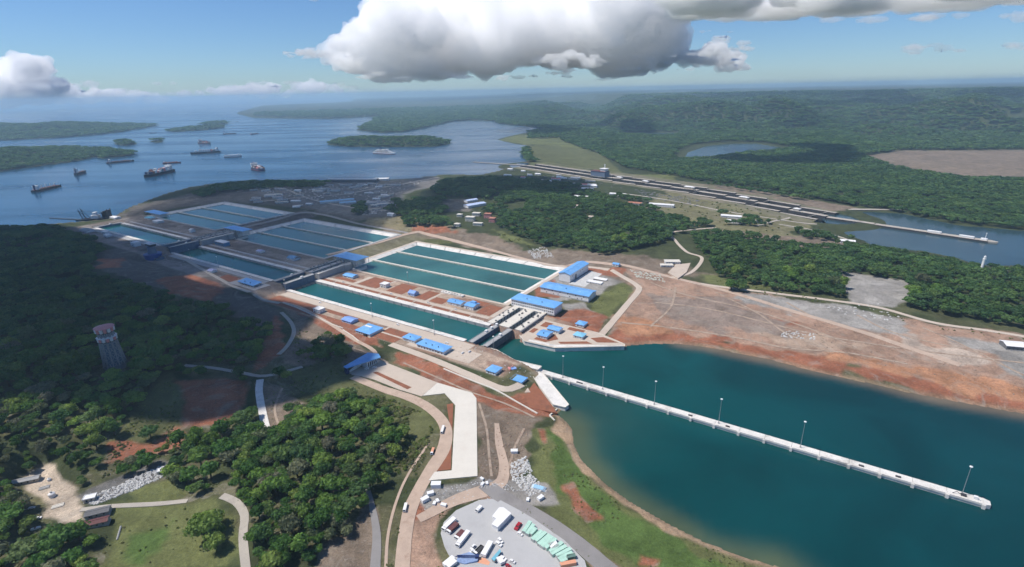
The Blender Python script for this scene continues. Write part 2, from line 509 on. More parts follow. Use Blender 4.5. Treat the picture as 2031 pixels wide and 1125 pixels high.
CARVE = [(452, 876, 557, 621, W3 - 6), (876, 1316, 557, 621, W2 - 9), (1316, 1735, 557, 621, W1 - 9), (395, 452, 557, 621, -6),
         (400, 460, 628, 706, -1), (884, 924, 628, 716, 10), (1316, 1356, 628, 716, 22),
         (477, 898, 704, 937, 1.0), (957, 1336, 704, 937, 11.0), (1387, 1748, 704, 937, 23.0)]

_HF = {}
def height(xy):
    """the same ground read back from its own grid (quick)"""
    if not _HF:
        return ground(xy, carve=False)
    xy = np.atleast_2d(np.asarray(xy, float))
    r = np.hypot(xy[:, 0], xy[:, 1]); th = np.arctan2(xy[:, 0], xy[:, 1])
    rr, tt, Z = _HF["r"], _HF["t"], _HF["z"]
    i = np.clip(np.searchsorted(rr, r) - 1, 0, len(rr) - 2); u = np.clip((r - rr[i]) / (rr[i + 1] - rr[i]), 0, 1)
    f = np.clip((th - tt[0]) / (tt[1] - tt[0]), 0, len(tt) - 1.001); j = f.astype(int); v = f - j
    return (Z[i, j] * (1 - u) + Z[i + 1, j] * u) * (1 - v) + (Z[i, j + 1] * (1 - u) + Z[i + 1, j + 1] * u) * v

def gz(x, y):
    return float(height([[x, y]])[0])

def on(px, py, z0=10.0):
    """World point (x, y, z) of a picture point lying on the ground."""
    z = z0
    for _ in range(14):
        p = at(px, py, z)
        z = .5 * z + .5 * gz(*p)
    p = at(px, py, z)
    return np.array([p[0], p[1], z])

def on_many(pts, z0=10.0):
    pts = np.asarray(pts, float)
    z = np.full(len(pts), float(z0))
    for _ in range(14):
        p = at(pts[:, 0], pts[:, 1], z)
        z = .5 * z + .5 * height(p)
    p = at(pts[:, 0], pts[:, 1], z)
    return np.column_stack([p, z])

# ------------------------------------------------------------------ ground colours: patches of soil, grass, gravel
C_forest = (.048, .058, .026); C_grass = (.115, .125, .048); C_lush = (.078, .122, .034); C_dry = (.17, .145, .08); C_red = (.25, .10, .058); C_orange = (.34, .175, .10)
C_rock = (.295, .192, .138); C_gravel = (.255, .24, .22); C_brown = (.175, .135, .10); C_dark = (.095, .085, .075); C_tan = (.44, .36, .28); C_ind = (.13, .125, .12); C_sandy = (.36, .25, .16); C_olive = (.10, .105, .045)
SOIL = [ # (colour, feather m, ragged m, px polygon), later ones lie over earlier ones
 (C_brown, 20, 25, [(720,440),(820,440),(980,468),(1050,490),(1200,505),(1300,510),(1420,545),(1300,560),(1180,560),(1100,530),(900,480),(780,462),(690,430)]),
 (C_dry, 20, 20, [(690,415),(800,420),(900,455),(820,462),(740,447)]),
 (C_dark, 20, 20, [(330,395),(440,370),(520,372),(600,385),(760,400),(780,430),(700,440),(640,425),(560,410),(440,400),(300,420),(250,440),(235,430),(260,412)]),
 (C_ind, 20, 15, [(470,372),(560,366),(660,360),(760,358),(870,350),(880,365),(800,385),(790,420),(720,432),(640,422),(560,400)]),
 (C_rock, 8, 22, [(1245,535),(1300,540),(1420,570),(1560,590),(1700,625),(1850,640),(2031,665),(2300,720),(2300,860),(2031,800),(1900,780),(1700,735),(1560,705),(1400,680),(1300,675),(1215,670),(1200,650),(1250,600)]),
 (C_brown, 10, 20, [(1420,455),(1600,470),(1700,480),(1640,500),(1560,490),(1470,470)]),
 (C_red, 8, 22, [(1215,645),(1290,655),(1420,668),(1520,690),(1620,705),(1700,715),(1850,745),(2031,790),(2300,850),(2300,870),(2031,822),(1900,797),(1700,755),(1530,714),(1400,688),(1300,682),(1210,680)]),
 (C_red, 10, 25, [(1460,625),(1540,632),(1600,645),(1520,650),(1470,640)]),
 (C_orange, 8, 20, [(1640,695),(1700,700),(1780,715),(1900,735),(2031,765),(2300,830),(2300,850),(2031,800),(1900,775),(1760,740),(1680,725),(1640,712)]),
 (C_orange, 8, 15, [(1225,625),(1300,640),(1330,660),(1250,662),(1215,650)]),
 ((.36, .21, .14), 12, 40, [(1300,600),(1380,605),(1470,630),(1450,650),(1340,640)]),
 ((.37, .27, .20), 12, 40, [(1480,650),(1600,665),(1700,690),(1640,695),(1520,680)]),
 ((.36, .29, .235), 12, 40, [(1780,665),(1880,690),(1960,715),(1900,725),(1800,700)]),
 (C_gravel, 8, 18, [(1455,580),(1560,590),(1700,610),(1780,632),(1790,668),(1700,655),(1600,630),(1480,600)]),
 (C_gravel, 8, 14, [(1675,540),(1790,555),(1808,600),(1770,610),(1680,602)]),
 (C_gravel, 8, 18, [(1960,690),(2031,700),(2200,730),(2200,790),(2031,755),(1990,735)]),
 (C_gravel, 8, 12, [(1850,660),(1960,680),(2031,695),(2031,705),(1930,690)]),
 ((.215, .165, .135), 10, 34, [(1290,585),(1450,600),(1560,640),(1560,665),(1400,650),(1290,625)]),
 (C_grass, 8, 10, [(1170,600),(1230,560),(1255,570),(1240,600),(1195,635),(1165,625)]),
 (C_gravel, 6, 12, [(1105,600),(1180,585),(1230,560),(1200,550),(1170,545),(1110,545),(1060,575),(1120,612),(1180,620),(1160,600)]),
 (C_red, 6, 8, [(1165,528),(1240,533),(1232,548),(1200,545),(1165,540)]),
 (C_red, 6, 8, [(1060,570),(1100,555),(1110,590),(1060,590)]),
 (C_red, 6, 10, [(1085,630),(1160,610),(1200,630),(1190,660),(1100,690),(1050,680)]),
 (C_red, 6, 10, [(820,448),(880,448),(905,462),(850,464),(822,460)]),
 (C_olive, 6, 12, [(830,470),(900,480),(860,483),(770,500),(700,505),(730,490)]),
 (C_grass, 8, 12, [(980,455),(1030,470),(1060,490),(1000,478)]),
 (C_grass, 12, 15, [(1380,540),(1470,555),(1560,570),(1480,578),(1400,560)]),
 ((.15, .14, .07), 12, 30, [(1340,380),(1500,400),(1650,440),(1560,470),(1440,455),(1350,450),(1280,410)]),
 (C_grass, 15, 15, [(1240,345),(1340,345),(1340,360),(1290,360),(1200,345),(1220,335)]),
 (C_olive, 15, 15, [(1050,290),(1130,285),(1200,310),(1230,340),(1150,335),(1050,325),(1036,305)]),
 (C_grass, 15, 20, [(990,278),(1050,262),(1090,258),(1120,280),(1180,300),(1110,290),(1040,288)]),
 (C_brown, 15, 25, [(1330,365),(1450,370),(1600,395),(1700,412),(1650,430),(1500,400),(1390,380)]),
 (C_brown, 30, 40, [(1700,310),(1790,298),(2031,298),(2300,300),(2300,360),(2031,352),(1900,350),(1780,330)]),
 (C_dark, 8, 15, [(180,500),(280,480),(420,520),(480,580),(520,600),(560,610),(540,660),(420,600),(300,570),(180,530)]),
 (C_red, 8, 14, [(190,515),(250,510),(240,530),(190,535)]),
 (C_red, 8, 14, [(320,555),(400,535),(440,540),(450,575),(420,600),(330,580)]),
 (C_red, 8, 12, [(545,625),(560,640),(560,690),(520,730),(500,740),(530,680)]),
 (C_red, 8, 14, [(350,755),(440,752),(495,770),(500,800),(440,840),(370,845),(345,800)]),
 (C_olive, 8, 14, [(330,745),(360,800),(350,860),(270,880),(220,875),(270,820)]),
 (C_red, 8, 14, [(220,880),(300,878),(350,850),(360,880),(280,910),(210,920)]),
 (C_brown, 6, 12, [(560,600),(640,640),(700,680),(740,700),(690,740),(640,740),(560,720),(590,670),(580,640)]),
 (C_red, 6, 8, [(600,600),(660,620),(740,660),(760,690),(700,680),(640,650),(590,620)]),
 (C_olive, 6, 10, [(560,740),(680,700),(700,740),(760,770),(860,810),(870,850),(800,900),(760,960),(740,920),(800,850),(700,780),(600,790)]),
 (C_brown, 6, 10, [(520,760),(570,760),(600,800),(560,860),(530,860),(500,800)]),
 (C_brown, 6, 14, [(720,740),(760,720),(860,750),(950,790),(1010,800),(1090,830),(1060,850),(1050,900),(1010,960),(950,950),(945,790),(860,760)]),
 (C_red, 6, 12, [(790,700),(860,720),(1000,790),(1080,770),(1100,830),(1060,830),(960,800),(860,760),(780,720)]),
 (C_grass, 6, 14, [(1055,850),(1110,835),(1138,890),(1160,930),(1250,1000),(1400,1080),(1560,1130),(1700,1200),(1300,1220),(1200,1110),(1130,1050),(1075,980),(1060,920)]),
 (C_lush, 8, 18, [(1080,850),(1120,860),(1150,930),(1240,1010),(1380,1090),(1500,1140),(1300,1140),(1200,1060),(1120,980),(1090,900)]),
 (C_sandy, 5, 8, [(1105,822),(1122,836),(1134,852),(1138,882),(1152,912),(1200,960),(1250,996),(1330,1042),(1400,1077),(1480,1107),(1555,1128),(1530,1128),(1400,1085),(1320,1052),(1240,1006),(1180,958),(1140,915),(1120,880),(1090,850)]),
 (C_red, 5, 8, [(1118,965),(1135,960),(1165,1000),(1185,1025),(1165,1032),(1135,1000)]),
 (C_red, 5, 6, [(1066,850),(1080,850),(1088,880),(1076,885)]),
 (C_red, 5, 6, [(1270,1100),(1310,1110),(1300,1125),(1270,1120)]),
 (C_brown, 5, 10, [(950,800),(1050,850),(1050,900),(1010,960),(950,950)]),
 (C_gravel, 5, 8, [(830,965),(950,950),(1080,960),(1110,1000),(1050,1000),(980,985),(900,1000),(860,1035),(815,1020)]),
 (C_rock, 5, 8, [(800,1030),(880,1000),(960,975),(1020,990),(1250,1140),(1200,1160),(1080,1030),(1030,1005),(985,985),(905,1000),(870,1030),(862,1060),(880,1160),(790,1160)]),
 (C_red, 5, 6, [(815,1000),(835,990),(850,1020),(815,1035)]),
 (C_brown, 5, 10, [(650,1080),(700,1060),(730,1000),(745,1010),(745,1130),(620,1140)]),
 (C_grass, 8, 14, [(200,1010),(330,990),(440,985),(480,1040),(470,1140),(180,1140),(210,1080)]),
 (C_lush, 10, 14, [(250,1060),(330,1040),(360,1010),(340,1070),(280,1120),(230,1120)]),
 (C_grass, 6, 10, [(270,970),(340,950),(370,990),(280,1000)]),
 (C_tan, 5, 8, [(55,950),(90,930),(160,985),(165,1030),(120,1040),(80,1030),(95,1000)]),
 (C_ind, 5, 8, [(150,985),(310,915),(335,918),(330,945),(180,1000)]),
 (C_dark, 8, 12, [(880,395),(950,395),(930,420),(880,420)]),
]

def build_ground():
    th = np.radians(np.arange(-63, 63.01, .15))
    rr = np.concatenate([[60, 110, 160, 200, 235], 260 * 1.0055 ** np.arange(0, 372), 2000 * 1.014 ** np.arange(0, 218)])
    R, TH = np.meshgrid(rr, th, indexing='ij')
    xy = np.column_stack([(R * np.sin(TH)).ravel(), (R * np.cos(TH)).ravel()])
    z = ground(xy, carve=False)
    nr, nt_ = R.shape
    _HF.update(r=rr, t=th, z=z.reshape(nr, nt_).copy())
    a, b = to_ab(xy)
    for (a0, a1, b0, b1, zc) in CARVE:
        z = np.where((a > a0) & (a < a1) & (b > b0) & (b < b1), np.minimum(z, zc), z)
    n = len(xy)
    # colours
    x, y = xy[:, 0], xy[:, 1]
    col = np.empty((n, 3)); col[:] = C_forest
    w0 = (ss(1300, 700, np.hypot(x, y)) * ss(.38, .6, fbm(x, y, 40, 3)))[:, None]
    col = col * (1 - w0) + np.array((.105, .10, .052)) * w0
    jx = (fbm(x, y, 26, 3) - .5); jl = (fbm(x + 900, y, 90, 3) - .5)
    for c, fe, rag, poly in SOIL:
        p = on_many(poly, 10)[:, :2]
        reach = fe + rag * 1.6 + 5
        d = dist_line(xy, p, True, reach)
        k = in_poly(xy, p)
        sdist = np.where(d > 1e8, reach * 2, d)
        sdist = np.where(k, sdist, -sdist) + rag * 2.0 * jx + rag * 1.1 * jl
        w = ss(-fe * .5, fe * .5, sdist)[:, None]
        col = col * (1 - w) + np.array(c) * w
    # bare pale edge along the lake's islands and shores, damp dark edge along the water
    d = dist_line(xy, LAKE, True, 60); w = (ss(18, 6, d) * .5)[:, None] * (np.hypot(x, y) < 3500)[:, None]
    col = col * (1 - w) + np.array((.12, .10, .07)) * w
    d = dist_line(xy, SEA, True, 40); w = (ss(11, 2, d) * .7)[:, None]
    col = col * (1 - w) + np.array((.27, .19, .125)) * w
    # lock platform: concrete apron and earth
    a, b = to_ab(xy)
    pl = ss(340, 350, a) * ss(1790, 1770, a) * ss(492, 500, b) * ss(706, 700, b)
    aw = np.where(a < 880, 1.0, .35)
    patch = ss(.47, .53, fbm(a * .6, b * 2.2, 42, 3))
    cc = np.array((.36, .27, .205))[None] * patch[:, None] + np.array((.235, .15, .11))[None] * (1 - patch[:, None])
    c2 = np.array((.215, .19, .17))[None] * patch[:, None] + np.array((.15, .125, .11))[None] * (1 - patch[:, None])
    cc = cc * (a < 880)[:, None] + c2 * (a >= 880)[:, None]
    w = pl[:, None]; col = col * (1 - w) + cc * w
    pl = ss(890, 896, a) * ss(975, 966, a) * ss(705, 712, b) * ss(1000, 960, b)
    w = pl[:, None] * .8; col = col * (1 - w) + np.array((.17, .15, .09)) * w
    pl = ss(1326, 1332, a) * ss(1400, 1392, a) * ss(705, 712, b) * ss(1000, 960, b)
    w = pl[:, None]; col = col * (1 - w) + np.array((.10, .085, .08)) * w
    me = bpy.data.meshes.new("ground")
    me.vertices.add(n)
    me.vertices.foreach_set("co", np.column_stack([xy, z]).ravel())
    ii = np.arange(nr - 1)[:, None] * nt_ + np.arange(nt_ - 1)[None]
    q = np.stack([ii, ii + nt_, ii + nt_ + 1, ii + 1], -1).reshape(-1, 4)[:, ::-1]
    # nothing to keep of the sea bed far out: a single sheet to the horizon all the same
    me.loops.add(q.size); me.loops.foreach_set("vertex_index", q.ravel().astype(np.int32))
    me.polygons.add(len(q))
    me.polygons.foreach_set("loop_start", np.arange(0, q.size, 4, dtype=np.int32))
    me.polygons.foreach_set("loop_total", np.full(len(q), 4, dtype=np.int32))
    me.update(calc_edges=True)
    at_ = me.color_attributes.new("soil", 'FLOAT_COLOR', 'POINT')
    at_.data.foreach_set("color", np.column_stack([col, np.ones(n)]).astype(np.float32).ravel())
    me.polygons.foreach_set("use_smooth", np.ones(len(q), bool))
    M = bpy.data.materials.new("ground_soil"); M.use_nodes = True
    N, Lk = M.node_tree.nodes, M.node_tree.links
    bs = N["Principled BSDF"]; bs.inputs["Roughness"].default_value = .95; bs.inputs["Specular IOR Level"].default_value = .1
    ca = N.new("ShaderNodeVertexColor"); ca.layer_name = "soil"
    geo = N.new("ShaderNodeNewGeometry")
    prev = ca.outputs[0]
    for sc, det, lo, hi in ((.035, 9, .62, 1.42), (.5, 5, .72, 1.3), (1.9, 3, .7, 1.32), (.006, 4, .8, 1.2)):
        t = N.new("ShaderNodeTexNoise"); t.inputs["Scale"].default_value = sc; t.inputs["Detail"].default_value = det; t.inputs["Roughness"].default_value = .7
        t.inputs["Distortion"].default_value = .6
        Lk.new(geo.outputs["Position"], t.inputs["Vector"])
        mr = N.new("ShaderNodeMapRange"); mr.inputs[1].default_value = .3; mr.inputs[2].default_value = .7; mr.inputs[3].default_value = lo; mr.inputs[4].default_value = hi
        Lk.new(t.outputs[0], mr.inputs[0])
        mx = N.new("ShaderNodeMix"); mx.data_type = 'RGBA'; mx.blend_type = 'MULTIPLY'; mx.inputs[0].default_value = 1
        Lk.new(prev, mx.inputs[6]); Lk.new(mr.outputs[0], mx.inputs[7]); prev = mx.outputs[2]
    # washed-out runnels and bare spots: greyer, paler soil in broken streaks
    for sc, ds, lo, hi, cmix, amt in ((.018, 2.5, .52, .66, (.30, .27, .23), .42), (.06, 3.0, .56, .64, (.10, .08, .06), .38), (.22, 1.5, .58, .66, (.40, .36, .31), .30)):
        t = N.new("ShaderNodeTexNoise"); t.inputs["Scale"].default_value = sc; t.inputs["Detail"].default_value = 8; t.inputs["Roughness"].default_value = .68; t.inputs["Distortion"].default_value = ds
        Lk.new(geo.outputs["Position"], t.inputs["Vector"])
        mr = N.new("ShaderNodeMapRange"); mr.inputs[1].default_value = lo; mr.inputs[2].default_value = hi; mr.inputs[3].default_value = 0; mr.inputs[4].default_value = amt
        Lk.new(t.outputs[0], mr.inputs[0])
        bare = N.new("ShaderNodeSeparateColor"); Lk.new(ca.outputs[0], bare.inputs[0])
        gt = N.new("ShaderNodeMath"); gt.operation = 'GREATER_THAN'; Lk.new(bare.outputs[0], gt.inputs[0]); Lk.new(bare.outputs[1], gt.inputs[1])   # only where soil, not turf
        mm = N.new("ShaderNodeMath"); mm.operation = 'MULTIPLY'; Lk.new(mr.outputs[0], mm.inputs[0]); Lk.new(gt.outputs[0], mm.inputs[1])
        mx = N.new("ShaderNodeMix"); mx.data_type = 'RGBA'; Lk.new(mm.outputs[0], mx.inputs[0]); Lk.new(prev, mx.inputs[6]); mx.inputs[7].default_value = (*cmix, 1); prev = mx.outputs[2]
    Lk.new(prev, bs.inputs["Base Color"])
    bt = N.new("ShaderNodeTexNoise"); bt.inputs["Scale"].default_value = .25; bt.inputs["Detail"].default_value = 8
    Lk.new(geo.outputs["Position"], bt.inputs["Vector"])
    bp = N.new("ShaderNodeBump"); bp.inputs["Strength"].default_value = .6; bp.inputs["Distance"].default_value = 1.5
    Lk.new(bt.outputs[0], bp.inputs["Height"]); Lk.new(bp.outputs[0], bs.inputs["Normal"])
    me.materials.append(M)
    return tag(link("ground", me), kind="structure")
build_ground()

# ------------------------------------------------------------------ water
def water_mat(name, deep, rough=.12, bump=.25, bscale=.12, silt=None, streak=False, spec=.5):
    M = bpy.data.materials.new(name); M.use_nodes = True
    N, Lk = M.node_tree.nodes, M.node_tree.links
    bs = N["Principled BSDF"]; bs.inputs["Roughness"].default_value = rough; bs.inputs["IOR"].default_value = 1.33; bs.inputs["Specular IOR Level"].default_value = spec
    geo = N.new("ShaderNodeNewGeometry")
    t = N.new("ShaderNodeTexNoise"); t.inputs["Scale"].default_value = .006; t.inputs["Detail"].default_value = 5; t.inputs["Distortion"].default_value = 1.2
    Lk.new(geo.outputs["Position"], t.inputs["Vector"])
    mr = N.new("ShaderNodeMapRange"); mr.inputs[1].default_value = .3; mr.inputs[2].default_value = .7; mr.inputs[3].default_value = .75; mr.inputs[4].default_value = 1.25
    Lk.new(t.outputs[0], mr.inputs[0])
    mx = N.new("ShaderNodeMix"); mx.data_type = 'RGBA'; mx.blend_type = 'MULTIPLY'; mx.inputs[0].default_value = 1
    mx.inputs[6].default_value = (*deep, 1)
    if silt:
        ca = N.new("ShaderNodeVertexColor"); ca.layer_name = "silt"; Lk.new(ca.outputs[0], mx.inputs[6])
    Lk.new(mr.outputs[0], mx.inputs[7]); Lk.new(mx.outputs[2], bs.inputs["Base Color"])
    b1 = N.new("ShaderNodeTexNoise"); b1.inputs["Scale"].default_value = bscale; b1.inputs["Detail"].default_value = 6
    Lk.new(geo.outputs["Position"], b1.inputs["Vector"])
    bp = N.new("ShaderNodeBump"); bp.inputs["Strength"].default_value = bump; bp.inputs["Distance"].default_value = .5
    Lk.new(b1.outputs[0], bp.inputs["Height"]); Lk.new(bp.outputs[0], bs.inputs["Normal"])
    if silt:                                                   # cat's-paws of wind on the near water
        mp = N.new("ShaderNodeMapping"); mp.inputs["Rotation"].default_value = (0, 0, .6); mp.inputs["Scale"].default_value = (.004, .016, 1)
        Lk.new(geo.outputs["Position"], mp.inputs[0])
        s1 = N.new("ShaderNodeTexNoise"); s1.inputs["Scale"].default_value = 1.0; s1.inputs["Detail"].default_value = 7; s1.inputs["Distortion"].default_value = 1.0
        Lk.new(mp.outputs[0], s1.inputs["Vector"])
        m3 = N.new("ShaderNodeMapRange"); m3.inputs[1].default_value = .4; m3.inputs[2].default_value = .65; m3.inputs[3].default_value = .06; m3.inputs[4].default_value = .26
        Lk.new(s1.outputs[0], m3.inputs[0]); Lk.new(m3.outputs[0], bs.inputs["Roughness"])
    if streak:                                                 # wind-smoothed lanes: gloss differs across the lake
        mp = N.new("ShaderNodeMapping"); mp.inputs["Scale"].default_value = (.0006, .0035, 1)
        Lk.new(geo.outputs["Position"], mp.inputs[0])
        s1 = N.new("ShaderNodeTexNoise"); s1.inputs["Scale"].default_value = 1.0; s1.inputs["Detail"].default_value = 6; s1.inputs["Distortion"].default_value = .5
        Lk.new(mp.outputs[0], s1.inputs["Vector"])
        m3 = N.new("ShaderNodeMapRange"); m3.inputs[1].default_value = .42; m3.inputs[2].default_value = .62; m3.inputs[3].default_value = .17; m3.inputs[4].default_value = .30
        Lk.new(s1.outputs[0], m3.inputs[0]); Lk.new(m3.outputs[0], bs.inputs["Roughness"])
    return M

def sheet(name, poly, z, M):
    me = bpy.data.meshes.new(name)
    me.from_pydata([(p[0], p[1], z) for p in poly], [], [tuple(range(len(poly)))])
    me.materials.append(M); me.update()
    if me.polygons[0].normal.z < 0:
        me.flip_normals()
    return tag(link(name, me), kind="structure")

def grow(poly, d):
    """push a polygon outwards a little so the ground, not the sheet, draws the shoreline"""
    poly = np.asarray(poly); c = []
    n = len(poly)
    ar = sum(poly[i][0] * poly[(i + 1) % n][1] - poly[(i + 1) % n][0] * poly[i][1] for i in range(n))
    s = 1 if ar > 0 else -1
    for i in range(n):
        e0 = poly[i] - poly[i - 1]; e1 = poly[(i + 1) % n] - poly[i]
        n0 = np.array([e0[1], -e0[0]]) / (np.linalg.norm(e0) + 1e-9); n1 = np.array([e1[1], -e1[0]]) / (np.linalg.norm(e1) + 1e-9)
        v = n0 + n1; v = v / max(np.linalg.norm(v), .6)
        c.append(poly[i] + v * d * s)
    return np.array(c)

WM_lake = water_mat("lake_water", (.012, .055, .11), .2, .08, .05, streak=True)
WM_chan = water_mat("channel_water", (.03, .06, .072), .2, .12, .08)
WM_basin = water_mat("basin_water", (.040, .128, .118), .1, .05, .1, spec=.22)
WM_lock = water_mat("chamber_water", (.012, .095, .098), .1, .05, .1, spec=.22)
sheet("lake_water", grow(LAKE, 12), LAKE_Z, WM_lake)
sheet("channel_water", grow(CHAN, 5), 0.0, WM_chan)
for p in PONDS:
    sheet("pond_water", grow(p, 8), 2.0, WM_chan)

def build_sea():
    """the tidal approach in front of the locks: silt-coloured where it is shallow"""
    poly = grow(SEA, 4)
    lo, hi = poly.min(0), poly.max(0)
    st = 9.0
    gx, gy = np.meshgrid(np.arange(lo[0] - st, min(hi[0], 1500) + st, st), np.arange(max(lo[1], 120) - st, hi[1] + st, st), indexing='ij')
    xy = np.column_stack([gx.ravel(), gy.ravel()])
    d = dist_line(xy, SEA); k = in_poly(xy, SEA)
    a, b = to_ab(xy)
    keep = (k | (d < 22)) & ~((a > 400) & (b > 622)) & ~((a > 400) & (b < 556))
    idx = -np.ones(len(xy), int); 
    nx, ny = gx.shape
    ii = (np.arange(nx - 1)[:, None] * ny + np.arange(ny - 1)[None]).ravel()
    q = np.stack([ii, ii + ny, ii + ny + 1, ii + 1], -1)
    q = q[keep[q].all(1)]
    used = np.unique(q); idx[used] = np.arange(len(used))
    q = idx[q]
    xy2, d2, k2, a2, b2 = xy[used], d[used], k[used], a[used], b[used]
    # silt lies off the natural shores only, not along the built walls
    nat = dist_line(xy2, px_poly([(1122,836),(1134,852),(1138,882),(1152,912),(1200,960),(1250,996),(1330,1042),(1400,1077),(1480,1107),(1555,1128),(1700,1200),(1900,1400)], 0), False)
    nat2 = dist_line(xy2, px_poly([(2500,910),(2200,852),(2031,821),(1900,797),(1800,778),(1700,755),(1620,738),(1530,714),(1450,698),(1400,688),(1345,682)], 0), False)
    jit = fbm(xy2[:, 0], xy2[:, 1], 60, 3) - .5
    w1 = (ss(40, 0, nat + 26 * jit) ** 1.6)[:, None]; w2 = (ss(34, 0, nat2 + 16 * jit) ** 2)[:, None]
    w3 = ss(150, 20, np.hypot(a2 - 250, (b2 - 455)) + 80 * jit)[:, None] * .35
    deep = np.array((.003, .066, .060)); far = np.array((.002, .040, .045))
    g = ss(500, -150, a2)[:, None]
    col = deep * (1 - g) + far * g
    col = col * (1 - w3) + np.array((.045, .09, .07)) * w3
    col = col * (1 - w1) + np.array((.07, .095, .055)) * w1
    col = col * (1 - w2) + np.array((.16, .125, .085)) * w2
    me = bpy.data.meshes.new("sea_water")
    me.from_pydata(np.column_stack([xy2, np.zeros(len(xy2))]).tolist(), [], q.tolist())
    ca = me.color_attributes.new("silt", 'FLOAT_COLOR', 'POINT')
    ca.data.foreach_set("color", np.column_stack([col, np.ones(len(col))]).astype(np.float32).ravel())
    me.materials.append(water_mat("sea_water", (0, 0, 0), .12, .10, .1, silt=True, spec=.3)); me.update()
    if me.polygons[0].normal.z < 0: me.flip_normals()
    tag(link("sea_water", me), kind="structure")
build_sea()
for nm, (a0, a1), wz in (("chamber_water", (444, 882), W3), ("chamber_water", (908, 1314), W2), ("chamber_water", (1337, 1716), W1)):
    sheet(nm, [LK(a0, 559.5), LK(a1, 559.5), LK(a1, 619.5), LK(a0, 619.5)], wz, WM_lock)
sheet("chamber_water", [LK(418, 559.5), LK(442, 559.5), LK(442, 619.5), LK(418, 619.5)], 4.5, WM_lock)
for (a0, a1), wz in (((482, 893), 7.4), ((962, 1331), 18.2), ((1392, 1743), 30.2)):
    sheet("basin_water", [LK(a0, 704), LK(a1, 704), LK(a1, 932), LK(a0, 932)], wz, WM_basin)
# ------------------------------------------------------------------ draped strips and slabs
def drape(name, pts, width, M, lift=.45, zmin=None, world=False, struct_=True, z0=10, step=7.0, skirt=1.2):
    """A road or path: px polyline laid on the ground, with a small thickness."""
    P = np.asarray(pts, float)[:, :2] if world else on_many(pts, z0)[:, :2]
    # densify with Catmull-Rom
    Q = [P[0]]
    n = len(P)
    for i in range(n - 1):
        p0, p1, p2, p3 = P[max(i - 1, 0)], P[i], P[i + 1], P[min(i + 2, n - 1)]
        k = max(2, int(np.linalg.norm(p2 - p1) / step))
        for j in range(1, k + 1):
            t = j / k
            Q.append(.5 * ((2 * p1) + (p2 - p0) * t + (2 * p0 - 5 * p1 + 4 * p2 - p3) * t * t + (3 * p1 - p0 - 3 * p2 + p3) * t ** 3))
    Q = np.array(Q)
    d = np.gradient(Q, axis=0); d /= np.linalg.norm(d, axis=1)[:, None] + 1e-9
    nrm = np.column_stack([-d[:, 1], d[:, 0]])
    w = np.asarray(width, float)
    w = np.full(len(Q), w) if w.ndim == 0 else np.interp(np.linspace(0, 1, len(Q)), np.linspace(0, 1, len(w)), w)
    w = w * (1 + .16 * (fbm(Q[:, 0], Q[:, 1], 17, 3) - .5) * (1 if M in (M_dirt, M_tan, M_asph) else .3))
    cs = np.array([-.5, -.17, .17, .5])
    V = (Q[:, None] + nrm[:, None] * (cs[None, :, None] * w[:, None, None])).reshape(-1, 2)
    zz = height(V).reshape(-1, 4)
    zz[1:-1] = (zz[:-2] + zz[1:-1] + zz[2:]) / 3
    zz = zz + lift
    if zmin is not None: zz = np.maximum(zz, zmin)
    mb = MB()
    n = len(Q)
    VV = np.column_stack([V, zz.ravel()])
    L = VV.reshape(n, 4, 3)
    lo = L[:, [0, 3]].copy(); lo[:, :, 2] -= skirt + lift
    verts = [tuple(v) for v in VV] + [tuple(v) for v in lo.reshape(-1, 3)]
    F = []
    o = n * 4
    for i in range(n - 1):
        for c in range(3):
            F.append((i * 4 + c + 1, i * 4 + c, i * 4 + 4 + c, i * 4 + 5 + c))
        F.append((i * 4, o + i * 2, o + i * 2 + 2, i * 4 + 4))
        F.append((o + i * 2 + 1, i * 4 + 3, i * 4 + 7, o + i * 2 + 3))
    mb.add(verts, F)
    o_ = part(name, mb, M, None)
    return tag(o_, kind="structure") if struct_ else o_

def slab(name, poly, z, M, th=1.0):
    mb = MB().prism([tuple(p) for p in poly], z - th, z)
    return tag(part(name, mb, M, None), kind="structure")

def abslab(name, ab_, z, M, th=1.0):
    return slab(name, [LK(a, b) for a, b in ab_], z, M, th)

# local frame of the locks: x runs down the locks, y across them
def lk_thing(name, label, cat, a, b, z, group=None):
    p = LK(a, b)
    return thing(name, label, cat, (p[0], p[1], z), ROT_L, group)

# ------------------------------------------------------------------ chambers
def wall_run(parent, a0, a1, b0, b1, ztop, zbot, seg=36.0, gap=.35, M=None, name="wall_panel"):
    """a concrete wall poured in bays: each bay is a piece with an open joint"""
    n = max(1, int(round(abs(a1 - a0) / seg)))
    L = (a1 - a0) / n
    me = MB().box(-L / 2 + gap / 2, L / 2 - gap / 2, 0, b1 - b0, zbot - ztop, 0, 1, top=0).mesh(name, M or [M_white, M_grey])
    pa, pb, pz = parent["_o"]
    for i in range(n):
        o = link(name, me, parent, (pa - (a0 + L * (i + .5)), b0 - pb, ztop - pz))
    core = MB().box(pa - a1 + .5, pa - a0 - .5, b0 - pb + .4, b1 - pb - .4, zbot - pz, ztop - pz - .5)
    part("wall_core", core, M_grey, parent)

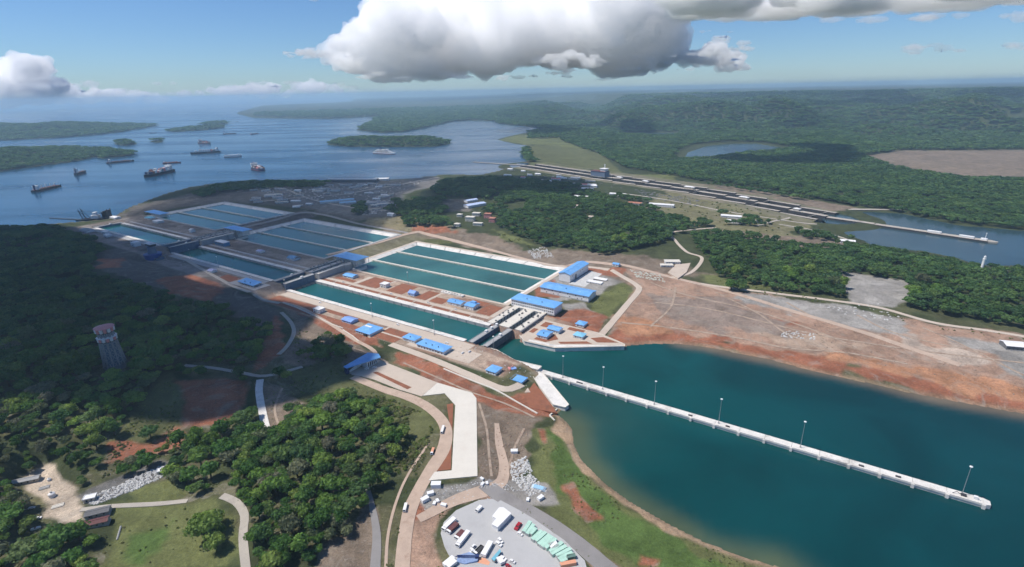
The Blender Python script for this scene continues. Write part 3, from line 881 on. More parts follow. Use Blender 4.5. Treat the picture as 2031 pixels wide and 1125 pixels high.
def chamber(label, a0, a1, zt, zw, M):
    am = (a0 + a1) / 2
    t = lk_thing("lock_chamber", label, "lock chamber", am, 590, zt)
    t["_o"] = (am, 590.0, zt)
    wall_run(t, a0, a1, 552.5, 561, zt + .7, zw - 8, M=M)
    wall_run(t, a0, a1, 617, 626, zt + .7, zw - 8, M=M)
    # fender strip and ladders recesses down the far wall face
    mb = MB()
    for k in range(int((a1 - a0) / 18)):
        x = am - (a0 + 9 + 18 * k)
        mb.box(x - .5, x + .5, 26.4, 27.05, zw - zt - 1, .2)
    part("wall_ladder", mb, M_dgrey, t)["kind"] = "stuff"
    return t
CH3 = chamber("lowest lock chamber with teal water and bright sunlit white walls", 452, 880, Z3, W3, [M_white, M_grey])
CH2 = chamber("middle lock chamber with dark teal water half in cloud shadow", 924, 1312, Z2, W2, [M_white, M_grey])
CH1 = chamber("highest lock chamber, farthest up towards the anchored ships", 1356, 1712, Z1, W1, [M_white, M_grey])
for t in (CH1, CH2, CH3):
    del t["_o"]

# ------------------------------------------------------------------ gates
def gate(label, a, ztop, zbot, style):
    t = lk_thing("lock_gate", label, "lock gate", a, 589, ztop)
    h = ztop - zbot
    mb = MB().box(-3.4, 3.4, -33, 33, -h, 0, 0)
    for k in range(9):
        y = -30 + 7.5 * k
        mb.box(3.4, 4.2, y - .5, y + .5, -h, -.6, 0)
    for k in range(3):
        z = -h + (h / 3.2) * (k + .6)
        mb.box(3.4, 3.9, -33, 33, z - .4, z + .4, 0)
    part("gate_leaf", mb, M_bluesteel if style else M_dgrey, t)
    part("walkway", MB().box(-4.3, 4.3, -33.5, 33.5, 0, .7), M_grey, t)
    for sx in (-4, 4):
        r = MB()
        for k in range(17):
            y = -33 + 66 * k / 16
            r.box(sx - .09, sx + .09, y - .09, y + .09, .7, 2.0)
        r.box(sx - .08, sx + .08, -33, 33, 1.9, 2.05); r.box(sx - .06, sx + .06, -33, 33, 1.25, 1.37)
        part("railing", r, M_steel, t)
    for k in range(3 if style == 2 else 1):
        part("cabin", MB().box(-1.6, 1.6, 4 + 14 * k, 8 + 14 * k, .7, 3.4, 0).box(-1.9, 1.9, 3.7 + 14 * k, 8.3 + 14 * k, 3.4, 3.7), M_wall, t)
    return t
gate("narrow rolling gate with white cabins across the sunlit seaward end", 441, Z3 + .8, -6, 2)
gate("outermost rolling gate with a broad grey top facing the open teal water", 415, Z3 + .8, -7, 0)
gate("rolling gate between the lowest and middle chambers, its dark face above water", 886, Z2 + .8, -1, 1)
gate("second rolling gate close behind the middle step, water lapping both sides", 917, Z2 + .6, 8, 1)
gate("rolling gate between the middle and highest chambers in cloud shadow", 1316, Z1 + .8, 8, 1)
gate("second rolling gate close behind the upper step beside the blue tower", 1349, Z1 + .6, 20, 1)
gate("rolling gate at the lake end of the highest chamber", 1720, Z1 + .6, 20, 1)

# ------------------------------------------------------------------ gate recesses: concrete blocks with two long slots
def recess(label, a0, a1, b0, b1, zt, zb, slots, zw, pale):
    am = (a0 + a1) / 2
    t = lk_thing("gate_recess", label, "lock recess", am, (b0 + b1) / 2, zt)
    bm_ = (b0 + b1) / 2
    xs = sorted([am - s for s in slots])                   # slot centre lines, local x
    edges = [-(a1 - a0) / 2]
    for x in xs:
        edges += [x - 5.2, x + 5.2]
    edges.append((a1 - a0) / 2)
    hb = (b1 - b0) / 2
    M = [M_pale if pale else M_grey, M_grey]
    for i in range(0, len(edges), 2):
        part("deck_beam", MB().box(edges[i], edges[i + 1], -hb, hb, zb - zt, .9, 1, top=0), M, t)
    part("end_beam", MB().box(-(a1 - a0) / 2 + .2, (a1 - a0) / 2 - .2, hb, hb + 9, zb - zt, 1.1, 1, top=0), M, t)
    for x in xs:
        part("slot_water", MB().box(x - 5.2, x + 5.2, -hb, hb, zw - zt - 1, zw - zt), WM_lock, t)
        mb = MB()
        for k in range(int((b1 - b0) / 9)):
            y = -hb + 5 + 9 * k
            mb.box(x - 5.2, x - 4.4, y - .4, y + .4, zw - zt, .4)
        part("slot_rib", mb, M_dgrey, t)["kind"] = "stuff"
    # machinery, hatches and curbs on the beams
    r = random.Random(int(a0))
    me = MB().box(-1.4, 1.4, -1.0, 1.0, 0, 1.3).box(-.6, .6, -.5, .5, 1.3, 2.1).mesh("machine_housing", M_dgrey)
    for i in range(0, len(edges), 2):
        for k in range(7):
            if edges[i + 1] - edges[i] > 4:
                link("machine_housing", me, t, (r.uniform(edges[i] + 1.8, edges[i + 1] - 1.8), r.uniform(-hb + 3, hb - 3), .9), r.choice((0, math.pi / 2)))
    for i in range(0, len(edges), 2):
        rb = MB()
        for e in (edges[i] + .3, edges[i + 1] - .3):
            rb.box(e - .1, e + .1, -hb, hb, 1.9, 2.1)
            for k in range(12):
                y = -hb + 2 * hb * (k + .5) / 12
                rb.box(e - .1, e + .1, y - .1, y + .1, .9, 1.95)
        part("railing", rb, M_steel, t)
    return t
recess("pale concrete gate recess with two long water slots below the blue-roofed power building", 398, 462, 627, 704, Z3, -4, (445, 415), 5.0, True)
recess("grey gate recess with railed bridges beside the middle chamber step", 882, 926, 627, 712, Z2, 8, (915, 893), 16.5, False)
recess("shadowed gate recess with railed bridges beside the upper chamber step", 1314, 1358, 627, 712, Z1, 20, (1347, 1325), 28, False)

def ret_wall(label, a, b0, b1, z0, z1):
    t = lk_thing("retaining_wall", label, "retaining wall", a, (b0 + b1) / 2, z0)
    hb = (b1 - b0) / 2; h = z1 - z0 + .9
    n = 6
    for k in range(n):
        y0 = -hb + 2 * hb * k / n; y1 = -hb + 2 * hb * (k + 1) / n
        part("wall_panel", MB().box(-2.5, 2.5, y0 + .12, y1 - .12, -3, h), M_grey, t)
    part("wall_coping", MB().box(-2.9, 2.9, -hb - .2, hb + .2, h, h + .6), M_pale, t)
    part("bastion", MB().lathe([(9.5, -3), (9.5, h), (10.2, h + .1), (10.2, h + .8)], 20, c=(0, hb + 6)), M_grey, t)
ret_wall("tall grey retaining wall with round bastion below the middle gate recess", 879.0, 627, 694, Z3, Z2)
ret_wall("dark retaining wall below the upper gate recess in cloud shadow", 1311.0, 627, 694, Z2, Z1)

# ------------------------------------------------------------------ water-saving basins
def basin(label, a0, a1, zr, zw, bright):
    am = (a0 + a1) / 2
    b0, b1 = 709.0, 927.0
    t = lk_thing("water_basin", label, "water basin", am, 818, zr)
    hx = (a1 - a0) / 2
    y0, y1 = b0 - 818, b1 - 818
    s = 13.0; dz = zw - 3 - zr
    M = [M_white] if bright else [M_white]
    def slope(name, p):                                         # four corners, top edge then bottom edge, poured in bays
        (ax, ay), (bx, by), (cx, cy), (dx, dy) = p
        L = math.hypot(bx - ax, by - ay); n = max(1, int(L / 45))
        for i in range(n):
            t0, t1 = i / n, (i + 1) / n
            g = .002
            q = [(ax + (bx - ax) * (t0 + g), ay + (by - ay) * (t0 + g), .5), (ax + (bx - ax) * (t1 - g), ay + (by - ay) * (t1 - g), .5),
                 (dx + (cx - dx) * (t1 - g), dy + (cy - dy) * (t1 - g), dz), (dx + (cx - dx) * (t0 + g), dy + (cy - dy) * (t0 + g), dz)]
            lo = [(v[0], v[1], v[2] - 1.5) for v in q]
            V = q + lo
            F = [(0, 1, 2, 3), (7, 6, 5, 4), (0, 4, 5, 1), (1, 5, 6, 2), (2, 6, 7, 3), (3, 7, 4, 0)]
            part(name, MB().add(V, F), M_white, t)
    o = 7.0
    slope("liner_panel", [(-hx - o, y1 + o), (hx + o, y1 + o), (hx - s, y1 - s), (-hx + s, y1 - s)])
    slope("liner_panel", [(-hx - o, y0 - 1), (-hx - o, y1 + o), (-hx + s, y1 - s), (-hx + s, y0 + s)])
    slope("liner_panel", [(hx + o, y0 - 1), (hx + o, y1 + o), (hx - s, y1 - s), (hx - s, y0 + s)])
    slope("liner_panel", [(-hx - o, y0 - 2), (hx + o, y0 - 2), (hx - s, y0 + s), (-hx + s, y0 + s)])
    # crest path around the rim
    for nm, (x0, x1, ya, yb) in {"rim_kerb": (-hx - o - 8, hx + o + 8, y1 + o, y1 + o + 8), "rim_kerb.a": (-hx - o - 8, -hx - o, y0 - 2, y1 + o), "rim_kerb.b": (hx + o, hx + o + 8, y0 - 2, y1 + o), "rim_kerb.c": (-hx - o - 8, hx + o + 8, y0 - 8, y0 - 2)}.items():
        part("rim_kerb", MB().box(x0, x1, ya, yb, -9, .62), M_tan if bright else M_grey, t)
    for k, y in enumerate((780 - 818, 855 - 818)):
        d = MB().box(-hx - 3, hx + 3, y - 2.2, y + 2.2, dz - 1, zw - zr + 2.6)
        dd = part("divider_wall", d, M_pale, t)
        c = MB()
        for i in range(26):
            x = -hx + 2 * hx * (i + .5) / 26
            c.box(x - .7, x + .7, y - 3.2, y + 3.2, dz - 1, zw - zr + 1.9)
        part("buttress", c, M_grey, dd)["kind"] = "stuff"
    return t
basin("nearest water basin split by two pale divider walls, green water in sunlight", 487, 889, Z3, 7.4, True)
basin("middle water basin with a sunlit green patch at one end", 967, 1327, Z2, 18.2, False)
basin("farthest water basin, wholly in cloud shadow near the lake shore", 1397, 1739, Z1, 30.2, False)

# ------------------------------------------------------------------ approach walls at the seaward end
def approach_wall():
    a0, a1, bb = 322.0, -143.0, 546.0
    t = lk_thing("approach_wall", "long white floating approach wall running out into the teal water", "approach wall", a0, bb, 4.0)
    n = 18
    L = (a0 - a1) / n
    for i in range(n):
        mb = MB().box(L * i + .15, L * (i + 1) - .15, -5.2, 5.2, -1.2, 0, 0)
        mb.box(L * i + .15, L * (i + 1) - .15, -4.4, 4.4, -5.5, -1.2, 1)
        p = part("deck_panel", mb, [M_white, M_white], t)
        part("parapet", MB().box(L * i + .15, L * (i + 1) - .15, -5.2, -4.6, 0, .9), M_white, p)
        part("pilaster", MB().box(L * (i + 1) - 1.3, L * (i + 1) + 1.3, -6.4, -5.2, -5.5, .4), M_white, p)
        part("fender", MB().box(L * i + 2, L * (i + 1) - 2, 5.2, 5.9, -3.5, -.3), M_dark, p)
    for x in (62, 66, 205, 246, 372, 402):
        part("hatch", MB().box(x - 2.2, x + 2.2, -2, 0, 0, .9), M_dark, t)
    part("end_cap", MB().prism([(n * L, -5.2), (n * L + 5, -3), (n * L + 5, 3), (n * L, 5.2)], -5.5, .3), M_white, t)
    part("winch", MB().box(n * L - 16, n * L - 12, -1.5, 1.5, 0, 1.6).tube((n * L - 22, -1, .2), (n * L - 19, 0, 2.4), .25).tube((n * L - 16, 1, .2), (n * L - 19, 0, 2.4), .25), M_dark, t)
    part("beacon", MB().box(n * L - 7, n * L - 4, -1.2, 1.2, 0, 3.2).box(n * L - 4, n * L - 2, -.6, .6, 0, 1.4), M_wall, t)
approach_wall()

def wing(label, name, poly, zt, zb, M=None):
    ab_ = np.array(poly, float)
    c = ab_.mean(0)
    t = lk_thing(name, label, "wing wall", c[0], c[1], zt)
    loc = [(c[0] - a, b - c[1]) for a, b in ab_]
    part("wall_mass", MB().prism(loc, zb - zt, 0, 1, top=0), M or [M_white, M_white], t)
    k = MB()
    n = len(loc)
    for i in range(n):
        p, q = Vector((*loc[i], 0)), Vector((*loc[(i + 1) % n], 0))
        d = (q - p).normalized(); w = Vector((-d.y, d.x, 0))
        k.add([p, q, q + w * .7, p + w * .7, p + Vector((0, 0, .8)), q + Vector((0, 0, .8)), q + w * .7 + Vector((0, 0, .8)), p + w * .7 + Vector((0, 0, .8))],
              [(0, 3, 2, 1), (4, 5, 6, 7), (0, 1, 5, 4), (1, 2, 6, 5), (2, 3, 7, 6), (3, 0, 4, 7)])
    part("kerb", k, M_pale, t)
    return t
wing("white wedge-shaped wing wall pointing into the water below the approach wall", "wing_wall", [(320, 530), (318, 541), (311, 541), (246, 491), (247, 484), (262, 482), (300, 512)], 5.2, -6)
wing("white quay wall linking the outer gate to the long approach wall", "quay_wall", [(424, 553), (424, 560), (398, 560), (358, 547), (318, 551), (318, 541), (357, 538.5), (398, 549)], 8.0, -6)
wing("pale landing with angled white quay across the water from the approach wall", "landing", [(397.5, 622), (397.5, 690), (300, 690), (262, 679), (248, 674), (246, 668), (330, 612), (380, 608)], 6.0, -6, [M_tan, M_white])
abslab("pavement", [(248.5, 668.5), (249, 671), (333, 622), (377, 617), (377, 612), (331, 615)], 6.25, M_white, .6)

# ------------------------------------------------------------------ ground finishes on the lock platform
def strip(a0, a1, b0, b1, z, M, name="pavement", th=.8):
    return abslab(name, [(a0, b0), (a1, b0), (a1, b1), (a0, b1)], z, M, th)
strip(470, 876, 638, 646, Z3 + .30, M_tan)                     # service road between chamber and basin
strip(470, 876, 626.4, 629, Z3 + .34, M_pale)
strip(464, 473, 648, 702, Z3 + .25, M_tan)
for i in range(9):
    a = 500 + 42 * i
    strip(a, a + 2, 629.2, 637.8, Z3 + .31, M_tan, "path")
    strip(a + 3.5, a + 40.5, 630, 637, Z3 + .18, M_red, "earth_bed", .5)
for a0, a1, b0, b1 in ((505, 536, 679, 696), (576, 606, 650, 672), (614, 640, 650, 690), (672, 712, 650, 694), (737, 788, 650, 694), (802, 858, 650, 660), (474, 503, 650, 690)):
    strip(a0, a1, b0, b1, Z3 + .2, M_red, "earth_bed", .5)
strip(608, 613, 646.2, 700, Z3 + .28, M_tan, "path")
strip(732, 736, 646.2, 700, Z3 + .28, M_tan, "path")
strip(790, 800, 646.2, 690, Z3 + .27, M_tan, "path")
strip(430, 876, 534, 551.5, Z3 + .25, M_tan)                   # near side
strip(405, 520, 502, 533.8, Z3 + .27, M_tan)
for a0, a1, b0, b1 in ((612, 660, 498, 510), (630, 730, 524, 533), (740, 868, 500, 531), (660, 730, 499, 512), (540, 584, 496, 512), (538, 584, 516, 532)):
    strip(a0, a1, b0, b1, Z3 + .2, M_red, "earth_bed", .5)
strip(584, 588, 490, 533.8, Z3 + .3, M_tan, "path")
strip(536, 586, 512.2, 515.8, Z3 + .3, M_tan, "path")
strip(926, 1310, 638, 645, Z2 + .3, M_grey)
strip(926, 1310, 540, 551.5, Z2 + .3, M_grey)
strip(1358, 1712, 638, 645, Z1 + .3, M_grey)
strip(1358, 1712, 540, 551.5, Z1 + .3, M_grey)
strip(905, 990, 506, 539.5, Z2 + .32, M_grey)
strip(990, 1040, 512, 534, Z2 + .22, M_red, "earth_bed", .5)
# red beds and paths on the landing and the seaward point
for q in ([(372, 622), (352, 622), (340, 640), (352, 652), (372, 640)], [(330, 628), (290, 652), (300, 655), (336, 632)], [(285, 660), (258, 675), (285, 681), (300, 668)], [(388, 668), (374, 668), (374, 686), (388, 686)], [(345, 678), (318, 678), (318, 688), (345, 688)], [(392, 640), (384, 640), (384, 656), (392, 656)]):
    abslab("earth_bed", q, 6.22, M_red, .5)
abslab("earth_bed", [(312, 518), (262, 480), (250, 470), (285, 462), (320, 488)], 4.6, M_red, 2)
abslab("pavement", [(350, 541), (322, 541), (322, 512), (300, 492), (306, 488), (345, 500), (352, 520)], 5.0, M_tan, 2)

# ------------------------------------------------------------------ roads
drape("road", [(700,748),(760,772),(820,792),(862,818),(884,850),(880,890),(856,930),(832,970),(814,1010),(804,1060),(798,1125),(794,1190)], [11, 12, 13, 13, 14, 13, 12, 12], M_dirt)
drape("road", [(775,683),(860,714),(930,744),(985,768),(1012,772),(1035,762)], 11, M_tan, zmin=5.2)
drape("kerb_strip", [(880,732),(940,757),(985,775),(1020,795),(1066,821)], 1.8, M_pale, lift=1.0)
drape("path", [(516,754),(514,778),(521,820),(531,864)], 8.5, M_white, lift=.9)
drape("road", [(366,725),(420,730),(480,740),(527,746),(600,728)], 6, M_old, lift=.6)
drape("path", [(558,620),(577,640),(583,660),(571,685),(552,704)], 6, M_old, lift=.7)
_rp = [LK(a, b) for a, b in ((443, 962), (405, 965), (360, 935), (317, 904), (303, 878), (298, 800), (292, 690))]
drape("road", _rp, 11, M_tan, world=True, lift=.6)
drape("road", [(648,506),(740,484),(815,463),(850,466),(960,493),(1098,527),(1160,520),(1240,527),(1330,550),(1420,572),(1500,595),(1600,626),(1720,662),(1830,700),(1905,725)], 11, M_dirt, lift=.6)
drape("road", [(480,452),(545,437),(600,422),(640,426),(720,446),(812,464)], 9, M_asph, lift=.6)
drape("road", [(1370,560),(1450,572),(1520,580),(1640,595),(1740,610),(1850,640),(1950,655),(2031,668),(2200,700)], 8, M_tan, lift=.6)
drape("road", [(1420,452),(1335,461),(1340,478),(1362,500),(1392,512),(1372,540),(1330,552)], 7, M_tan, lift=.7)
drape("road", [(960,958),(1000,988),(1062,1022),(1130,1066),(1205,1128),(1280,1190)], 15, M_asph)
drape("road", [(985,840),(990,880),(1000,930),(985,965),(900,995),(830,1030)], [5, 8, 10, 14, 12, 9], M_dirt, lift=.4)
drape("road", [(440,984),(468,996),(485,1022),(482,1065),(488,1130)], 7, M_old, lift=.6)
drape("path", [(160,1012),(205,1006),(300,1001),(372,994)], 5, M_old, lift=.5)
drape("road", [(725,955),(737,1000),(747,1060),(744,1130),(742,1200)], [3, 6, 8, 9], M_asph, lift=.5)
drape("road", [(765,1190),(770,1060),(800,960),(850,880)], 2.5, M_dirt, lift=.4)
drape("road", [(560,600),(600,612),(650,640),(700,672),(745,703),(700,745)], 6, M_dirt, lift=.5)
drape("road", [(345,502),(420,545),(480,575),(555,602)], 7, M_old, lift=.6)
drape("road", [(690,385),(740,375),(800,365),(870,352)], 14, M_old, lift=.6)
drape("road", [(470,380),(560,372),(650,375),(760,372)], 9, M_old, lift=.6)
drape("road", [(520,400),(600,392),(700,385)], 8, M_old, lift=.6)
drape("road", [(560,372),(620,396),(690,410),(780,420)], 7, M_old, lift=.6)
drape("road", [(1240,385),(1330,398),(1430,418),(1520,432),(1620,445)], 9, M_old, lift=.6)
drape("road", [(1500,448),(1600,432)], 8, M_old, lift=.6)
drape("road", [(1545,445),(1620,458),(1680,475)], 7, M_old, lift=.6)
# slabs
slab("plaza", [at(x, y, 10.6) for x, y in ((688,739),(750,713),(868,759),(836,786),(790,772),(740,752))], 10.6, M_tan, 3)
slab("plaza", [at(x, y, 10.75) for x, y in ((868,759),(936,779),(945,790),(947,944),(850,953),(862,936),(896,933),(903,803),(882,780),(838,785))], 10.75, M_pale, 3)
slab("earth_bed", [at(x, y, 10.9) for x, y in ((740,739),(748,737),(816,768),(808,772))], 10.85, M_red, .5)
slab("earth_bed", [at(x, y, 10.4) for x, y in ((886,802),(899,800),(894,931),(868,934),(861,930),(884,885),(892,842))], 10.4, M_red, 2)
slab("yard", [at(x, y, 6.5) for x, y in ((874,1058),(880,1036),(905,1012),(950,992),(985,988),(1030,1012),(1060,1030),(1120,1072),(1160,1112),(1170,1150),(960,1190),(900,1120),(882,1085))], 6.5, M_yard, 3)

# wheel tracks over the right-hand earthworks and the point
for q in ([(1290,560),(1360,585),(1480,612),(1600,650),(1700,690)], [(1230,640),(1330,650),(1450,668),(1560,690),(1680,700),(1800,722)], [(1300,600),(1400,612),(1520,640),(1640,668),(1780,690),(1900,705),(2031,720)],
          [(1420,580),(1500,620),(1560,662),(1640,690)], [(1700,625),(1760,655),(1850,680),(1960,700)], [(1340,570),(1330,610),(1290,648)], [(1830,650),(1900,680),(2031,745)], [(1560,600),(1640,640),(1760,668)]):
    drape("track", q, 3.4, mat("worn_track", (.36, .28, .215), .95, .2, .2, dark=((.24, .17, .125), .12, .5)), lift=.3, skirt=.3)
for q in ([(950,800),(965,850),(970,900),(975,945)], [(1040,850),(1020,890),(1010,930)], [(800,720),(870,750),(940,780),(1000,800),(1060,828)], [(560,770),(545,810),(555,850)], [(700,690),(740,705),(770,720)]):
    drape("track", q, 2.6, MATS["worn_track"], lift=.3, skirt=.3)
# ------------------------------------------------------------------ buildings
_wm = {}
def win_mesh(w, h):
    k = (round(w, 1), round(h, 1))
    if k not in _wm:
        _wm[k] = MB().box(-w / 2, w / 2, -.09, .09, 0, h).mesh("window", M_glass)
    return _wm[k]

def put_windows(parent, n, x0, x1, y, z, w, h, axis='x', skip=()):
    me = win_mesh(w, h)
    for i in range(n):
        if i in skip: continue
        u = x0 + (x1 - x0) * (i + .5) / n
        if axis == 'x':
            link("window", me, parent, (u, y, z))
        else:
            link("window", me, parent, (y, u, z), math.pi / 2)

def roof_mesh(kind, lx, ly, h, rh, over, th=.35):
    X, Y = lx / 2 + over, ly / 2 + over
    mb = MB()
    if kind == 'gable':
        p = [(-Y, h), (0, h + rh), (Y, h)]
        V = []
        for x in (-X, X):
            V += [(x, p[0][0], p[0][1]), (x, 0, h + rh), (x, Y, h), (x, Y, h - th), (x, 0, h + rh - th), (x, -Y, h - th)]
        F = [(0, 6, 7, 1), (1, 7, 8, 2), (2, 8, 9, 3), (3, 9, 10, 4), (4, 10, 11, 5), (5, 11, 6, 0), (0, 1, 4, 5), (1, 2, 3, 4), (6, 11, 10, 7), (7, 10, 9, 8)]
        mb.add(V, F)
        mb.box(-X, X, -.35, .35, h + rh - .1, h + rh + .18)                # ridge cap
        for k in range(int(2 * X / 3)):                                     # standing seams
            x = -X + 3 * (k + .5)
            for s in (-1, 1):
                mb.add([(x - .06, 0, h + rh), (x + .06, 0, h + rh), (x + .06, s * Y, h), (x - .06, s * Y, h), (x - .06, 0, h + rh + .12), (x + .06, 0, h + rh + .12), (x + .06, s * Y, h + .12), (x - .06, s * Y, h + .12)],
                       [(4, 5, 6, 7), (0, 1, 5, 4), (2, 3, 7, 6), (1, 2, 6, 5), (3, 0, 4, 7)])
    elif kind == 'hip':
        rx = max(lx / 2 - ly / 2, .5)
        V = [(-X, -Y, h), (X, -Y, h), (X, Y, h), (-X, Y, h), (-rx, 0, h + rh), (rx, 0, h + rh), (-X, -Y, h - th), (X, -Y, h - th), (X, Y, h - th), (-X, Y, h - th)]
        F = [(0, 1, 5, 4), (1, 2, 5), (2, 3, 4, 5), (3, 0, 4), (0, 6, 7, 1), (1, 7, 8, 2), (2, 8, 9, 3), (3, 9, 6, 0), (9, 8, 7, 6)]
        mb.add(V, F)
        mb.box(-rx, rx, -.3, .3, h + rh - .15, h + rh + .15)
    elif kind == 'mono':
        mb.add([(-X, -Y, h), (X, -Y, h), (X, Y, h + rh), (-X, Y, h + rh), (-X, -Y, h - th), (X, -Y, h - th), (X, Y, h + rh - th), (-X, Y, h + rh - th)],
               [(0, 1, 2, 3), (7, 6, 5, 4), (0, 4, 5, 1), (1, 5, 6, 2), (2, 6, 7, 3), (3, 7, 4, 0)])
    elif kind == 'vault':
        n = 9
        V = []
        for x in (-X, X):
            for i in range(n):
                t = -1 + 2 * i / (n - 1)
                V.append((x, Y * t, h + rh * (1 - t * t)))
            for i in range(n):
                t = 1 - 2 * i / (n - 1)
                V.append((x, Y * t, h + rh * (1 - t * t) - th))
        m_ = 2 * n
        F = [(i, m_ + i, m_ + (i + 1) % m_, (i + 1) % m_) for i in range(m_)]
        F += [tuple(range(m_)), tuple(range(2 * m_ - 1, m_ - 1, -1))]
        mb.add(V, F)
    else:
        mb.box(-X, X, -Y, Y, h - th, h + .2)
        mb.box(-X, X, -Y, -Y + .3, h + .2, h + .7).box(-X, X, Y - .3, Y, h + .2, h + .7).box(-X, -X + .3, -Y + .3, Y - .3, h + .2, h + .7).box(X - .3, X, -Y + .3, Y - .3, h + .2, h + .7)
    return mb

def building(name, label, loc, rz, lx, ly, h, kind='gable', rh=2.0, over=.8, wall=None, roof=None, wins=None, doors=1, cat="building", vents=0, open_=False, group=None, gable_win=0, foot=2.0):
    """local x along the building's length; the front is local -y"""
    wall = wall or M_wall; roof = roof or M_blue
    t = thing(name, label, cat, loc, rz, group)
    if open_:
        n = max(2, int(lx / 9) + 1)
        cm = MB().box(-.35, .35, -.35, .35, -foot, h - .3).mesh("column", wall)
        for i in range(n):
            x = -lx / 2 + .6 + (lx - 1.2) * i / (n - 1)
            for s in (-1, 1):
                link("column", cm, t, (x, s * (ly / 2 - .5), 0))
        part("wall", MB().box(-lx * .32, lx * .4, -ly * .25, ly * .36, -foot, h * .8), wall, t)
    else:
        hx, hy = lx / 2, ly / 2
        mb = MB().box(-hx, hx, -hy, hy, -foot, h - .36)
        if kind == 'gable':
            mb.add([(-hx, -hy, h - .36), (-hx, 0, h + rh * .8 - .36), (-hx, hy, h - .36)], [(0, 1, 2)])
            mb.add([(hx, -hy, h - .36), (hx, 0, h + rh * .8 - .36), (hx, hy, h - .36)], [(0, 2, 1)])
        part("wall", mb, wall, t)
        part("plinth", MB().box(-hx - .4, hx + .4, -hy - .4, hy + .4, -foot, .35), M_grey, t)
    r = part("roof", roof_mesh(kind, lx, ly, h, rh, over), roof, t)
    for i in range(vents):
        x = -lx * .35 + lx * .7 * (i + .5) / vents
        part("roof_vent", MB().box(x - .5, x + .5, -ly * .22 - .5, -ly * .22 + .5, h, h + rh + .9), M_dark, r)
    if not open_:
        for (rows, n, z0, dz, w, hh) in (wins or [(1, max(2, int(lx / 5)), 1.2, 0, 1.3, 1.3)]):
            for q in range(rows):
                put_windows(t, n, -lx / 2 + 1, lx / 2 - 1, -ly / 2 - .06, z0 + q * dz, w, hh)
        if gable_win:
            put_windows(t, gable_win, -ly / 2 + .8, ly / 2 - .8, lx / 2 + .06, 1.3, 1.2, 1.3, 'y')
        for i in range(doors):
            x = lx * (-.22 + .5 * i)
            part("door", MB().box(x - .7, x + .7, -ly / 2 - .14, -ly / 2 + .05, .3, 2.6), M_dgrey, t)
    return t

def lk_building(name, label, a, b, z, *args, **kw):
    p = LK(a, b)
    return building(name, label, (p[0], p[1], z), ROT_L + kw.pop('turn', 0), *args, **kw)

# the big three beside the nearest basin
lk_building("power_building", "long two-storey power building with blue roof and rows of small windows above the gate recess", 426, 721, Z3 + .2, 84, 27, 12.5, 'hip', 2.4, 1.6,
            wins=[(2, 22, 3.0, 4.6, 1.9, 2.0)], doors=2, vents=2, gable_win=4)
lk_building("warehouse", "long white warehouse with blue gable roof between the power building and the tall hall", 408, 803, 12, 96, 31, 9.5, 'gable', 3.2, 1.4,
            wins=[(1, 6, 5.5, 0, 2.0, 1.8), (1, 4, 1.2, 0, 1.6, 1.8)], doors=2, vents=1, gable_win=2)
hall = building("tall_hall", "tall white hall with steep blue gable roof behind the long warehouse", (*LK(444, 899), 12), ROT_L + math.pi / 2, 82, 24, 15.5, 'gable', 3.6, 1.2, wins=[(1, 2, 2.0, 0, 1.6, 1.6)], doors=0, gable_win=2)
part("hall_door", MB().box(-18, -13, -12.25, -12.0, .2, 9.5), M_dark, hall)
for i, x in enumerate((-30, -24, 4, 14)):
    part("window", MB().box(x - 1, x + 1, -12.12, -11.95, 9, 10.6), M_glass, hall)
lk_building("store_shed", "low flat white shed standing in front of another in the yard by the tall hall", 389, 877, 12, 30, 11, 3.2, 'flat', 0, .4, roof=M_wall, wins=[(1, 5, 1.0, 0, 2.5, 1.2)], doors=1)
lk_building("store_shed", "low white shed with dark open side behind the flat one by the tall hall", 386, 897, 12, 26, 9, 3.6, 'mono', .8, .4, roof=M_wall, wall=M_dgrey, doors=1)
lk_building("gate_booth", "small white booth with pale blue roof by the dirt road behind the hall", 390, 985, gz(*LK(390, 985)) + .3, 13, 10, 4.2, 'gable', 2, .7, doors=1)
abslab("pavement", [(430, 850), (362, 850), (340, 905), (372, 930), (428, 940)], 12.1, mat("crushed_stone", (.5, .495, .48), .95, .22, .3, .4, .6), 1)
# landing across the water
lk_building("control_hut", "blue-roofed hut nearest the outer gate on the landing", 363, 640, 6.2, 17, 20, 4.6, 'gable', 2.0, 1.0, doors=1, vents=1)
lk_building("control_hut", "blue-roofed hut behind its twin on the landing, beside the gate recess", 358, 663, 6.2, 20, 14, 5.2, 'gable', 2.0, 1.0, doors=1)
lk_building("pump_house", "small blue-roofed pump house set back on red earth above the landing", 332, 703, gz(*LK(332, 703)) + .3, 14, 14, 4.2, 'hip', 2.0, .9, doors=1)
lk_building("pump_house", "pale blue pavilion in the round bed of the landing", 316, 664, 6.3, 15, 13, 4.2, 'hip', 1.8, 1.0, doors=1, roof=mat("pale_blue_roof", (.22, .50, .68), .5, .1, .2))
